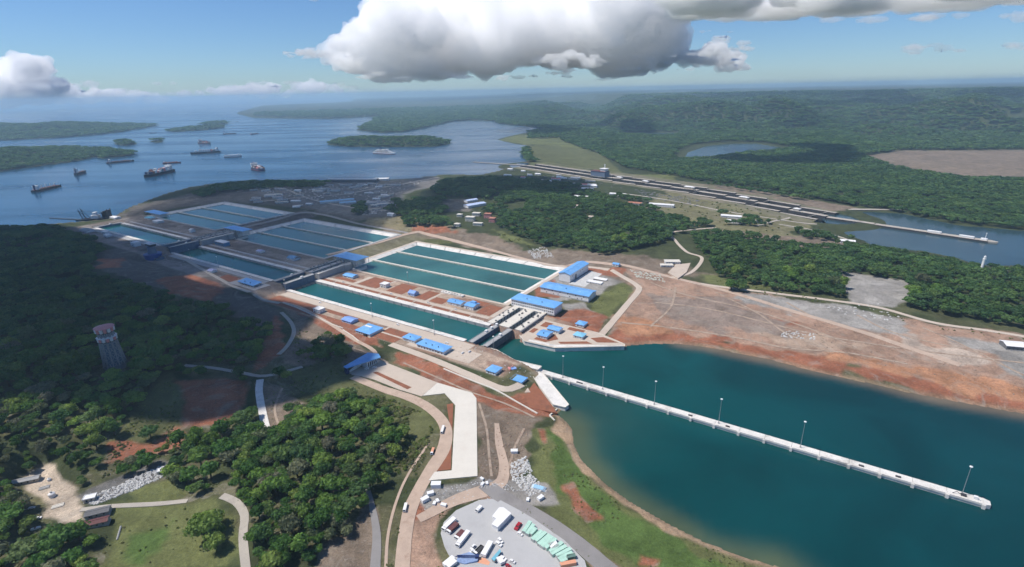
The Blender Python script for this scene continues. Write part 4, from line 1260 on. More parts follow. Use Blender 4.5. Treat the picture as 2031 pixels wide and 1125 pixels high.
# strip between the lowest chamber and its basin
lk_building("round_pavilion", "low pavilion with curved blue roof below the round bastion", 834, 671, Z3 + .2, 28, 16, 3.6, 'vault', 2.0, .8, doors=1, wins=[(1, 4, 1.0, 0, 2.0, 1.4)])
lk_building("switch_house", "white two-storey switch house on red earth across the chamber", 729, 664, Z3 + .2, 15, 12, 7.0, 'flat', 0, .5, roof=M_wall, wins=[(2, 3, 1.2, 3.0, 2.4, 1.5)], doors=1, gable_win=2)
lk_building("gable_hut", "small steep-gabled hut with pale blue walls on the red earth by the basin", 652, 660, Z3 + .2, 15, 13, 5.0, 'gable', 3.4, .6, wall=mat("pale_blue_wall", (.34, .46, .72), .6, .08, .2), roof=mat("slate_blue_roof", (.22, .36, .68), .5, .08, .2), doors=1)
lk_building("winch_house", "wide blue-roofed winch house by the row of basin intakes", 554, 664, Z3 + .2, 29, 15, 5.0, 'gable', 2.0, 1.0, vents=1, doors=2)
w2_ = lk_building("winch_house", "stepped blue-roofed winch house next to the red bed at the basin corner", 521, 665, Z3 + .2, 19, 19, 6.0, 'gable', 2.2, .8, doors=1, gable_win=3)
part("roof_block", MB().box(-3, 6, 0, 6, 6.5, 10.4), M_blue, w2_)
it = lk_thing("basin_intake", "white basin intake with a row of dark openings at the water's edge", "intake", 590, 697, Z3)
part("wall", MB().box(-25, 25, -4, 4, -4, 2.6), M_white, it)
for i in range(7):
    part("opening", MB().box(-23 + 6.6 * i, -19.5 + 6.6 * i, -1.3, 1.3, 2.6, 2.72), M_dark, it)
# near side of the lowest chamber
lk_building("switch_house", "white two-storey switch house on the camera side of the chamber beside red earth", 737, 518, Z3 + .2, 16, 12, 6.4, 'flat', 0, .4, roof=M_wall, wins=[(2, 3, 1.0, 2.8, 2.0, 1.4)], doors=1, gable_win=2)
lk_building("gable_hut", "slate blue hut alone on dark red earth near the path wall", 659, 517, Z3 + .2, 22, 15, 4.0, 'gable', 2.2, .9, wall=MATS["pale_blue_wall"], roof=MATS["slate_blue_roof"], doors=1)
nb = lk_building("control_house", "broad blue-roofed control house with a white strip on its roof beside sandy paths", 602, 506, Z3 + .2, 31, 27, 4.4, 'hip', 1.6, 1.2, doors=2)
part("roof_strip", MB().box(-12, 2, 2, 5.5, 5.0, 6.3), M_wall, nb)
part("porch", MB().box(4, 10, -16, -13.6, .2, 3.2), M_dark, nb)
lk_building("winch_house", "square blue-roofed winch house up against the larger one near the gates", 523, 518, Z3 + .2, 24, 15, 4.8, 'hip', 1.6, 1.0, doors=1, vents=1)
lk_building("winch_house", "largest blue-roofed winch house on the near quay by the seaward gates", 475, 513, Z3 + .2, 50, 18, 5.6, 'hip', 1.8, 1.4, doors=2, vents=3, wins=[(1, 9, 1.3, 0, 2.4, 1.6)])
# entrance building with canopy
en = thing("entrance_building", "entrance building under a long slanting blue canopy on a navy pillar", "building", (*LK(520, 421), 10.6), ROT_L)
part("roof", MB().prism([(-12, -24), (-5, -25), (14, 18), (4, 24), (-13, 20)], [9.2, 9.2, 10.8, 10.8, 10.0], [10.2, 10.2, 11.8, 11.8, 11.0]), M_blue, en)
part("pillar", MB().box(-11, -6, -24, -20.5, 0, 9.2), M_navy, en)
part("back_beam", MB().box(-12, -10.6, -20, 18, 8.0, 9.2), M_navy, en)
eb = part("wall", MB().box(-9, 4, 2, 20, 0, 9.2), M_wall, en)
for i in range(5):
    part("window", MB().box(4.0, 4.15, 3.5 + 3.3 * i, 5.3 + 3.3 * i, 1.0, 7.2), M_glass, eb)
part("ramp_wall", MB().add([(-9, -18, 0), (-8, -18, 0), (-8, 2, 0), (-9, 2, 0), (-9, -18, 2), (-8, -18, 2), (-8, 2, 7), (-9, 2, 7)], [(0, 3, 2, 1), (4, 5, 6, 7), (0, 1, 5, 4), (1, 2, 6, 5), (2, 3, 7, 6), (3, 0, 4, 7)]), M_wall, en)
# seaward point
lk_building("pump_house", "square blue-roofed pump house on the dark slope above the seaward point", 362, 502, gz(*LK(362, 502)) + .4, 15, 15, 4.6, 'hip', 1.0, 1.0, doors=1)
lk_building("pump_house", "square blue-roofed pump house with white trim on the seaward point", 326, 506, 5.2, 17, 13, 4.4, 'flat', 0, .8, doors=1)
bx = lk_thing("gate_hull", "dark blue and pink boat-shaped steel hull lying on the seaward point", "steel hull", 342, 526, 5.0)
def hull_mesh(L, B, H, n=9, full=.75, flare=.85):
    mb = MB(); V = []
    for i in range(n):
        t = i / (n - 1); x = -L / 2 + L * t
        w = B / 2 * (min(1, (1 - t) / (1 - full)) ** .6 if t > full else (1 if t > .08 else .82))
        w = max(w, .15)
        V += [(x, -w * flare, 0), (x, -w, H * .55), (x, -w, H + (H * .16 * max(0, (t - full) / (1 - full)))), (x, w, H + (H * .16 * max(0, (t - full) / (1 - full)))), (x, w, H * .55), (x, w * flare, 0)]
    F = []
    for i in range(n - 1):
        o = i * 6
        for k in range(6):
            F.append((o + k, o + (k + 1) % 6, o + 6 + (k + 1) % 6, o + 6 + k))
    F += [(5, 4, 3, 2, 1, 0), tuple((n - 1) * 6 + k for k in range(6))]
    mb.add(V, [tuple(reversed(f)) for f in F])
    return mb
h_ = part("hull", hull_mesh(24, 9, 4.5), M_hullblue, bx, rz=math.radians(55))
part("cabin", MB().box(-8, -1, -3, 3, 4.4, 7.0).box(-3, 5, -2.4, 2.4, 4.4, 5.6), MATS["slate_blue_roof"], h_)
part("pipe_rack", MB().box(-11, -9, -3, 4, 3, 8).tube((-10, 0, 8), (-4, 3, 9), .5), M_pink, h_)
# middle chamber surroundings
lk_building("solar_shelter", "cluster of bright blue panel roofs on grey paving beside the middle chamber", 945, 523, Z2 + .3, 50, 18, 4.2, 'mono', 1.5, .8, open_=True, vents=2)
lk_building("gable_hut", "pale lilac-roofed hut beside the middle chamber road in cloud shadow", 1085, 527, Z2 + .3, 16, 12, 4, 'gable', 1.8, .6, roof=mat("lilac_roof", (.42, .44, .62), .6, .1, .2), doors=1)
lk_building("glass_pavilion", "curved blue glass-roofed pavilion with white hoops by the middle basin", 1012, 668, Z2 + .3, 24, 17, 4, 'vault', 3.5, .6, roof=mat("blue_glass_roof", (.10, .25, .42), .2, .1, .2, spec=.6), doors=1)
lk_building("gable_hut", "pale lilac-roofed hut set in bare ground between the middle chamber and basin", 1128, 664, Z2 + .3, 17, 12, 4, 'gable', 1.6, .6, roof=MATS["lilac_roof"], doors=1)
g3 = lk_building("gate_house", "wide bright blue gate-house roof on columns above the middle gate recess", 893, 726, Z2 + 1.2, 72, 34, 8.0, 'hip', 2.0, 1.0, open_=True, wall=M_white, foot=6)
for i in range(6):
    part("strut", MB().tube((-34 + 5.5 * i, -17, -1), (-38 + 5.5 * i, -23, 9.5), .45, .25, 5), M_wall, g3)
g2 = lk_building("gate_house", "wide shadowed blue gate-house roof on columns above the upper gate recess", 1318, 727, Z1 + 1.2, 84, 26, 7.0, 'hip', 1.6, 1.0, open_=True, wall=M_white, foot=6)
lk_building("gate_office", "white-roofed office with blue glass front beside the upper gate recess", 1270, 655, Z2 + .3, 40, 15, 9, 'flat', 0, .6, roof=M_wall, wall=MATS["blue_glass_roof"], wins=[(2, 8, 1.6, 4, 3.2, 2.2)], doors=1)
# trestle pipes into basins
def outlet(label, a, b, z):
    t = lk_thing("basin_outlet", label, "outlet trough", a, b, z)
    part("trough_wall", MB().box(-3.6, -2.4, -2, 34, -5, 1.2), M_white, t)
    part("trough_wall", MB().box(2.4, 3.6, 2, 30, -5, 1.2), M_white, t)
    part("trough_floor", MB().box(-2.4, 2.4, -1, 32, -5, -3), M_grey, t)
    part("sluice_gate", MB().box(-3.8, 3.8, -3, -2, -5, 5).box(-4.2, 4.2, -3.4, -1.6, 5, 5.8), M_white, t)
outlet("white outlet trough projecting into the nearest basin below the round bastion", 858, 704, Z3 - 1)
outlet("white outlet trough projecting into the middle basin below the upper gate house", 1296, 704, Z2 - 1)
outlet("shadowed outlet trough at the lake end of the farthest basin", 1706, 704, Z1 - 1)
# upper step, near side: blue control tower
ct = thing("control_tower", "blue control tower with dark glazed cab and white roof pods beside the upper gate", "control tower", (*at(305, 512, 23.0), 23.0), ROT_L)
part("base_drum", MB().lathe([(17, -3), (17, 9), (18, 9.2), (18, 11), (12, 11.4)], 20), mat("blue_tower_wall", (.03, .07, .26), .5, .1, .2), ct)
part("shaft", MB().lathe([(9.5, 11.4), (7.5, 26), (8.5, 29)], 14), M_bluesteel, ct)
cb = part("cab", MB().prism([(-13, -5), (13, -6), (13, 6), (-13, 5)], 29, 33.5), M_glass, ct)
part("cab_roof", MB().prism([(-13.8, -5.8), (13.8, -6.8), (13.8, 6.8), (-13.8, 5.8)], 33.5, 34.6), M_wall, cb)
part("roof_pod", MB().ball((9, 0, 35.6), 4.2, sq=.6), M_wall, cb)
part("terrace", MB().box(-24, -14, -9, 14, -3, 3.2).box(14, 26, -6, 10, -3, 3.2), M_bluesteel, ct)
part("stair_frame", MB().tube((14, 8, 3), (30, 14, 9), .6).tube((14, 2, 3), (30, 8, 9), .6).tube((20, 10, 0), (20, 10, 6), .5).tube((28, 12, 0), (28, 12, 9), .5), M_steel, ct)
_p = at(270, 487, 35)
building("gate_office", "white block-like office beside the blue control tower", (_p[0], _p[1], Z1), ROT_L, 19, 14, 9, 'flat', 0, .3, roof=M_wall, wins=[(2, 4, 1.6, 3.6, 2.0, 1.6)], doors=1)
lk_building("lake_gate_house", "large dull blue roof beside the lake end of the farthest basin", 1742, 727, Z1 + .4, 92, 26, 7.0, 'hip', 1.8, 1.0, open_=True, wall=M_white, foot=4)
lk_building("pump_house", "teal roofed pump house at the foot of the lake gate house", 1700, 688, Z1 + .2, 30, 16, 4.4, 'hip', 1.8, .8, roof=M_teal)
lk_building("switch_house", "pair of pale flat roofs beside the highest chamber's outlet trough", 1625, 676, Z1 + .2, 26, 18, 5, 'flat', 0, .8, roof=M_wall)
lk_building("kiosk", "round white kiosk standing alone on bare ground beside the highest chamber", 1421, 664, Z1 + .2, 11, 11, 6.5, 'vault', 2.5, .3, roof=M_wall)
lk_building("switch_house", "nearer of two white huts beside the highest chamber at the forest edge", 1570, 531, Z1 + .2, 18, 12, 5, 'flat', 0, .6, roof=M_wall)
lk_building("switch_house", "farther of two white huts beside the highest chamber at the forest edge", 1618, 545, Z1 + .2, 22, 12, 5, 'flat', 0, .6, roof=M_wall)
lk_building("gate_shed", "low grey sheds at the lake end of the highest chamber on the forest side", 1690, 530, Z1 + .2, 46, 20, 4, 'gable', 2, .6, roof=M_steel)
lk_building("gate_shed", "low white roofed shed by the dredger at the lake end", 1800, 640, gz(*LK(1800, 640)) + .3, 34, 16, 4, 'gable', 2, .6, roof=M_wall)

# ------------------------------------------------------------------ light masts
def mast(label, x, y, z, h, group):
    t = thing("light_mast", label, "light mast", (x, y, z), ROT_L, group)
    part("pole", MB().tube((0, 0, 0), (0, 0, h), .34, .2, 7), M_steel, t)
    part("base", MB().box(-.8, .8, -.8, .8, 0, 1.0), M_grey, t)
    part("lamp_ring", MB().lathe([(.4, h - .5), (1.3, h), (1.3, h + .6), (.3, h + 1.0)], 10), M_wall, t)
ords = ["first", "second", "third", "fourth", "fifth", "sixth"]
for i, a in enumerate((283, 226.5, 160, 86, 4, -128)):
    p = LK(a, 546.5)
    near = {0: "nearest the gates", 5: "at the outer tip beside the winch"}.get(i, "counted from the gates")
    mast(f"{ords[i]} tall light mast on the white approach wall, {near}", p[0], p[1], 4.0, 31, "masts on the approach wall")
for lab, a, b, z in (("tall light mast on the near quay beside the largest winch house", 505, 548, Z3), ("tall light mast halfway along the near wall of the lowest chamber", 640, 548, Z3),
                     ("tall light mast at the near end of the middle gate", 872, 548, Z3), ("tall light mast between the basin and the switch house", 700, 697, Z3),
                     ("slender light mast on the quay at the outermost gate", 398, 553, 8), ("tall light mast on the near wall of the middle chamber", 1100, 549, Z2), ("tall light mast across from the middle chamber huts", 1210, 549, Z2)):
    p = LK(a, b)
    mast(lab, p[0], p[1], z + .5, 24, None)

# ------------------------------------------------------------------ the older locks
WM_old = water_mat('old_chamber_water', (.006, .012, .014), .15, .1, .1, spec=.15)
def old_locks():
    P = OLD3
    def side(off):
        Q = []
        for i, p in enumerate(P):
            d = (P[min(i + 1, len(P) - 1)] - P[max(i - 1, 0)])[:2]; d /= np.linalg.norm(d)
            Q.append(np.array([p[0] - d[1] * off, p[1] + d[0] * off, p[2]]))
        return np.array(Q)
    def run(parent, name, off, w, i0, i1, drop=16, lift=0, M=None, seg=90):
        Q = side(off)
        for i in range(i0, i1):
            p, q = Q[i], Q[i + 1]
            L = np.linalg.norm((q - p)[:2]); n = max(1, int(L / seg))
            d = (q - p)[:2] / L; nn = np.array([-d[1], d[0]]) * w / 2
            for k in range(n):
                s, e = p + (q - p) * (k / n), p + (q - p) * ((k + 1) / n - .004)
                z = (s[2] + e[2]) / 2 + lift
                poly = [s[:2] + nn, s[:2] - nn, e[:2] - nn, e[:2] + nn]
                c = np.mean(poly, 0)
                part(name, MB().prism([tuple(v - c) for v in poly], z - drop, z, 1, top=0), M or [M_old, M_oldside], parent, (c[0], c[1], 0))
    t = thing("old_lock_pier", "long tan centre pier of the older locks reaching out into the channel", "pier")
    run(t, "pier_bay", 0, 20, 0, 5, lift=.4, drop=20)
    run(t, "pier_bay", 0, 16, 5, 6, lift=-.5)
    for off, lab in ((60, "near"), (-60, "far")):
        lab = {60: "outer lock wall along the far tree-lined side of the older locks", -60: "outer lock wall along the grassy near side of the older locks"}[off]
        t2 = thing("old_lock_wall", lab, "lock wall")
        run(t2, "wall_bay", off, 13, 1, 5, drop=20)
        t3 = "water"
        Q0, Q1 = side(off * .13), side(off * .92)
        for i in range(1, 5):
            zz = min(P[i][2], P[i + 1][2]) - 12
            mb = MB().add([(*Q0[i][:2], zz), (*Q0[i + 1][:2], zz), (*Q1[i + 1][:2], zz), (*Q1[i][:2], zz)], [(0, 1, 2, 3)])
            o = part("old_chamber_water", mb, WM_old, None); tag(o, kind="structure")
            if o.data.polygons[0].normal.z < 0: o.data.flip_normals()
        Q0, Q1 = side(off * 1.1), side(off * 2.15)
        for i in range(1, 5):
            mb = MB().add([(*Q0[i][:2], Q0[i][2] - .4), (*Q0[i + 1][:2], Q0[i + 1][2] - .4), (*Q1[i + 1][:2], Q1[i + 1][2] - 1.2), (*Q1[i][:2], Q1[i][2] - 1.2)], [(0, 1, 2, 3)])
            o = part("old_lock_apron", mb, mat("mown_turf", (.15, .14, .085), .95, .25, .03, dark=((.23, .19, .14), .012, .5)), None); tag(o, kind="structure")
            if o.data.polygons[0].normal.z < 0: o.data.flip_normals()
    # gates across the lanes
    k = 0
    for i, f in ((1, .15), (1, .95), (2, .97), (3, .6), (3, .95), (4, .3)):
        c = P[i] + (P[i + 1] - P[i]) * f
        d = (P[i + 1] - P[i])[:2]; ang = math.atan2(d[1], d[0])
        for s in (-1, 1):
            side_n = "far" if s > 0 else "near"
            lab = f"{['first','second','third','fourth','fifth','sixth'][k]} dark mitre gate up the {side_n} lane of the older locks"
            g = thing("mitre_gate", lab, "lock gate", (c[0], c[1], c[2]), ang, "gates of the older locks")
            for q, e in ((1, 10), (-1, 53)):
                part("gate_leaf", MB().prism([(0, s * e), (0 + .8, s * e), (-7 + .8, s * 31.5), (-7, s * 31.5)], -14, .3), M_dark, g)
            part("footbridge", MB().box(-7.5, -6, s * 31.5 - 21, s * 31.5 + 21, .3, .9), M_old, g)
        k += 1
    # little buildings along the pier
    r = random.Random(3)
    me_b = None
    for i, f, w, h, lab in ((2, .2, 30, 7, "pale flat-roofed house on the centre pier of the older locks, lowest step"), (3, .08, 36, 8, "large white-roofed house astride the centre pier at its bend"), (3, .5, 24, 6, "white-roofed house halfway up the older locks' pier"),
                            (3, .78, 26, 6, "white-roofed house on the older locks' pier near the control house"), (1, .4, 18, 5, "small hut on the pier at the lowest gates of the older locks")):
        c = P[i] + (P[i + 1] - P[i]) * f; d = (P[i + 1] - P[i])[:2]
        building("pier_house", lab, (c[0], c[1], c[2] + .4), math.atan2(d[1], d[0]), w, 12, h, 'hip', 2.2, 1, roof=M_wall, wall=M_old)
    c = P[4]; d = (P[4] - P[3])[:2]
    cth = building("control_house", "big dark control house of the older locks with a white-topped turret", (c[0], c[1], c[2]), math.atan2(d[1], d[0]), 70, 30, 20, 'hip', 3, 2, roof=M_maroon, wall=M_bluesteel, wins=[(3, 10, 3, 5, 3, 2.4)])
    part("turret", MB().box(-32, -8, -10, 10, 20, 30).box(-35, -5, -13, 13, 30, 31.5), M_wall, cth)
    c = at(1199, 348, 32)
    m_ = thing("signal_mast", "tall white signal mast beside the older locks' control house", "mast", (c[0], c[1], 32))
    part("pole", MB().tube((0, 0, -2), (0, 0, 42), 2.2, 1.6, 8), M_wall, m_); part("mast_cap", MB().ball((0, 0, 43), 2.4), M_wall, m_)
    # mooring gear at the seaward tip
    c = P[0]
    tp = thing("pier_beacon", "white beacon hut at the seaward tip of the older pier", "beacon", (c[0], c[1], c[2] + .4), math.atan2(*(P[1] - P[0])[[1, 0]]))
    part("hut", MB().box(4, 16, -5, 5, 0, 4), M_wall, tp); part("lamp_post", MB().tube((8, 0, 4), (8, 0, 16), .8, .5).ball((8, 0, 16.5), 1.2), M_wall, tp)
    part("point", MB().prism([(0, -11), (-16, -4), (-16, 4), (0, 11)], -8, 0), M_old, tp)
    for i, (f, lab) in enumerate(((.12, "white equipment shed near the seaward tip of the older pier"), (.3, "two white trailers standing on the older pier"))):
        q = P[0] + (P[1] - P[0]) * f
        building("pier_shed", lab, (q[0], q[1], q[2] + .4), math.atan2(*(P[1] - P[0])[[1, 0]]), 28, 9, 3.5, 'flat', 0, .4, roof=M_wall)
    # outer guide wall by the far bank
    g = thing("guide_wall", "short dark guide wall beside the far bank of the older locks", "wall")
    q = [at(1790, 417, 4), at(1640, 416, 4)]
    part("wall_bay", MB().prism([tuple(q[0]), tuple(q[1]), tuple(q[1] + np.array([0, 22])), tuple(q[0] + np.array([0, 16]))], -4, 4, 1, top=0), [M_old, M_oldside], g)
old_locks()

# ------------------------------------------------------------------ houses, sheds and works beyond the basins
def shed_at(px, py, lab, lx, ly, h, rz=0.0, roof=None, kind='gable', name="shed", z0=30, group=None, wall=None, cat="shed", rh=2.2):
    p = on(px, py, z0)
    return building(name, lab, (p[0], p[1], p[2] + .2), rz, lx, ly, h, kind, rh, .8, roof=roof or M_wall, wall=wall, cat=cat, group=group)
rl = ROT_L
shed_at(655, 402, "nearest of three long pale blue roofed sheds beyond the farthest basin", 62, 20, 6, rl + .95, mat("sky_blue_roof", (.30, .50, .66), .45, .08, .1), name="long_shed")
shed_at(680, 400, "middle of three long pale blue roofed sheds beyond the farthest basin", 70, 18, 6, rl + .95, MATS["sky_blue_roof"], name="long_shed")
shed_at(690, 404, "short pale blue roofed shed in front of the three long ones", 50, 14, 5, rl + .95, MATS["sky_blue_roof"], name="long_shed")
shed_at(701, 361, "long dark warehouse with pale roof on the lake shore", 200, 30, 12, rl + .45, mat("pale_metal_roof", (.52, .55, .58), .5, .1, .05), name="warehouse", wall=M_dgrey)
shed_at(757, 358, "white roofed boathouse on the lake shore beyond the industrial yard", 60, 26, 8, rl + .6, name="boathouse")
shed_at(735, 404, "low grey roofed shed at the edge of the wooded compound", 50, 30, 5, rl + .6, M_grey)
shed_at(942, 409, "long blue-white roofed hall among trees beyond the basins", 66, 26, 7, rl + 1.25, mat("blue_white_roof", (.46, .54, .72), .5, .1, .08), name="hall")
shed_at(934, 400, "small blue-white roofed annex behind the hall among trees", 40, 20, 6, rl + 1.25, MATS["blue_white_roof"], name="hall")
shed_at(777, 428, "small white house on the grass bank by the wooded compound", 22, 14, 6, rl, name="house", cat="house")
for px_, py_, lx, ly, h, lab in ((907, 449, 20, 14, 8, "white villa standing leftmost at the wood's edge"), (933, 438, 34, 20, 12, "large white villa with roof terraces at the wood's edge"), (948, 447, 34, 14, 7, "white house with covered porch before the large villa"),
                                 (945, 428, 30, 18, 9, "pale villa behind the large white one"), (968, 432, 26, 18, 13, "tall pale villa beside the pink house"), (977, 440, 22, 20, 12, "pale pink house half hidden by trees"), (912, 430, 20, 14, 8, "small white villa among dark trees")):
    shed_at(px_, py_, lab, lx * .72, ly * .8, h * .9, rl + .3, M_pale if 'pink' not in lab else M_tile, 'flat' if lx > 25 else 'hip', "villa", 30, None, M_pale if 'pink' not in lab else M_pink, "house")
for i, (px_, py_, lx, ly, lab) in enumerate(((745, 0, 0, 0, ""),)):
    pass
for px_, py_, lx, ly, lab, rf in ((1312, 409, 110, 26, "long white roofed hall at the wood's edge below the older locks", M_wall), (1165, 377, 60, 22, "white roofed hall nearest the older locks' control house", M_wall), (1153, 393, 70, 24, "white roofed hall in the trees below the older locks", M_wall),
                                  (1225, 388, 80, 18, "long low white shed beside the older locks' road", M_wall), (1450, 432, 80, 24, "white roofed workshops behind the small wood, nearest the tree edge", M_wall), (1455, 442, 56, 20, "lower white roofed workshop of the pair behind the small wood", M_wall),
                                  (1495, 440, 60, 22, "long pale workshop on the lawn below the older locks", M_pale), (1680, 482, 46, 24, "pale landing shed by the channel under a spreading tree", M_wall), (1260, 406, 60, 30, "red tiled houses among trees below the older locks", M_tile),
                                  (1150, 412, 40, 20, "tan roofed house deep among the trees", M_tan), (1175, 434, 30, 18, "lone pale roofed house inside the wood", M_tan)):
    shed_at(px_, py_, lab, lx * .66, ly * .72, 6, rl + .12, rf, 'gable', "hall" if lx > 50 else "house", 20, None, None, "building")
shed_at(2010, 690, "dark walled white roofed shed on the far right gravel", 26, 18, 6, rl + .3, name="shed", wall=M_dgrey, z0=10)
shed_at(1333, 521, "flat pale hut on the tan hardstanding by the fork in the road", 30, 16, 3.5, rl + .5, M_pale, 'flat', z0=14)
shed_at(1322, 528, "lower pale hut beside the fork in the road", 24, 12, 3, rl + .5, M_pale, 'flat', z0=14)
slab("pavement", [at(x, y, gz(*at(1350, 530, 16)) + 1) for x, y in ((1330, 510), (1358, 505), (1372, 516), (1362, 540), (1345, 552), (1325, 540), (1340, 525))], gz(*at(1350, 530, 16)) + 1, M_tan, 4)
for i in range(7):   # small works sheds on the industrial shore
    pass
_R = random.Random(11); ITEMS = []
n_ = 0
for k in range(400):
    px_, py_ = _R.uniform(500, 790), _R.uniform(362, 418)
    if py_ < 372 - (px_ - 500) * .03 or (625 < px_ < 725 and py_ > 385) or py_ > 425 - abs(px_ - 700) * .12: continue
    n_ += 1
    if n_ > 60: break
    rf = _R.choice([M_grey, M_wall, M_steel, M_grey, M_old, M_pale])
    o_ = shed_at(px_, py_, "works shed", _R.uniform(16, 44), _R.uniform(8, 14), _R.uniform(3, 5), rl + _R.choice((.45, .5, .95)), rf, 'gable', "works_shed", 33, "works sheds by the lake", rh=1.4)
    ITEMS.append((o_, {M_grey: "grey", M_wall: "white", M_steel: "steel grey", M_old: "tan", M_pale: "pale"}[rf] + " roofed works shed in the industrial yard by the lake", px_))
for k in range(26):  # small works along the older locks and the lake head
    px_ = _R.uniform(985, 1180); py_ = 333 + (px_ - 985) * .13 + _R.uniform(-10, 16)
    rf = _R.choice([M_wall, M_old, M_pink, M_grey, M_wall])
    o_ = shed_at(px_, py_, "work hut", _R.uniform(16, 40), _R.uniform(10, 16), _R.uniform(4, 7), rl + .2, rf, 'gable', "work_hut", 31, "work huts at the lake end of the older locks")
    ITEMS.append((o_, {M_grey: "grey", M_wall: "white", M_pink: "pink", M_old: "tan"}[rf] + " roofed hut at the lake end of the older locks", px_))

number_from_left(ITEMS)
# white chimney-like beacon in the right-hand wood
p = on(1945, 540, 6)
bt_ = thing("beacon_tower", "slim white beacon tower rising from the dark wood on the right", "beacon", tuple(p))
part("shaft", MB().lathe([(2.7, -2), (2.3, 26), (2.9, 26.3), (2.9, 28), (1.8, 28.2), (1.8, 31.5)], 14), M_wall, bt_)
part("cap", MB().lathe([(2.2, 31.5), (2.2, 32), (.4, 34)], 12), M_wall, bt_)

# antenna tower on the wooded hill
p = on(229, 724, 42)
tw = thing("antenna_tower", "tapering grey lattice tower crowned with two rings of pink and white drums", "tower", tuple(p))
ht = 50.0
leg = MB()
NL = 12
for i in range(NL):
    t0, t1 = 2 * math.pi * i / NL, 2 * math.pi * (i + 1) / NL
    f = lambda th, z: ((12.5 - 4.4 * z / ht) * math.cos(th), (12.5 - 4.4 * z / ht) * math.sin(th), z)
    part("tower_leg", MB().tube(f(t0, -3), f(t0, ht), .8, .5, 6), M_steel, tw)
    br = MB()
    for k in range(5):
        za, zb = ht * k / 5, ht * (k + 1) / 5
        br.tube(f(t0, za), f(t1, zb), .4, .4, 4).tube(f(t1, za), f(t0, zb), .4, .4, 4).tube(f(t0, zb), f(t1, zb), .35, .35, 4)
    part("bracing", br, M_steel, tw)
part("core_shaft", MB().lathe([(9.5, -3), (6.4, ht)], 14), M_bluesteel, tw)
for z0_, hh, M1 in ((ht - 14, 7.0, M_ship), (ht - 2, 8.0, M_pink)):
    part("platform", MB().lathe([(10.2, z0_ - .8), (10.2, z0_)], 20), M_dark, tw)
    for i in range(14):
        th_ = 2 * math.pi * i / 14
        c = (9.2 * math.cos(th_), 9.2 * math.sin(th_))
        part("antenna_drum", MB().lathe([(1.5, z0_), (1.8, z0_ + hh * .55), (1.4, z0_ + hh * .62)], 10, c=c), M_ship if i % 2 else M_pink, tw)
    part("ring_roof", MB().lathe([(10.6, z0_ + hh * .62), (11.2, z0_ + hh * .70), (5.0, z0_ + hh * .95)], 20), M1, tw)
part("rock_foot", MB().lathe([(17, -8), (15, -1), (12.8, 3)], 11), M_dgrey, tw)
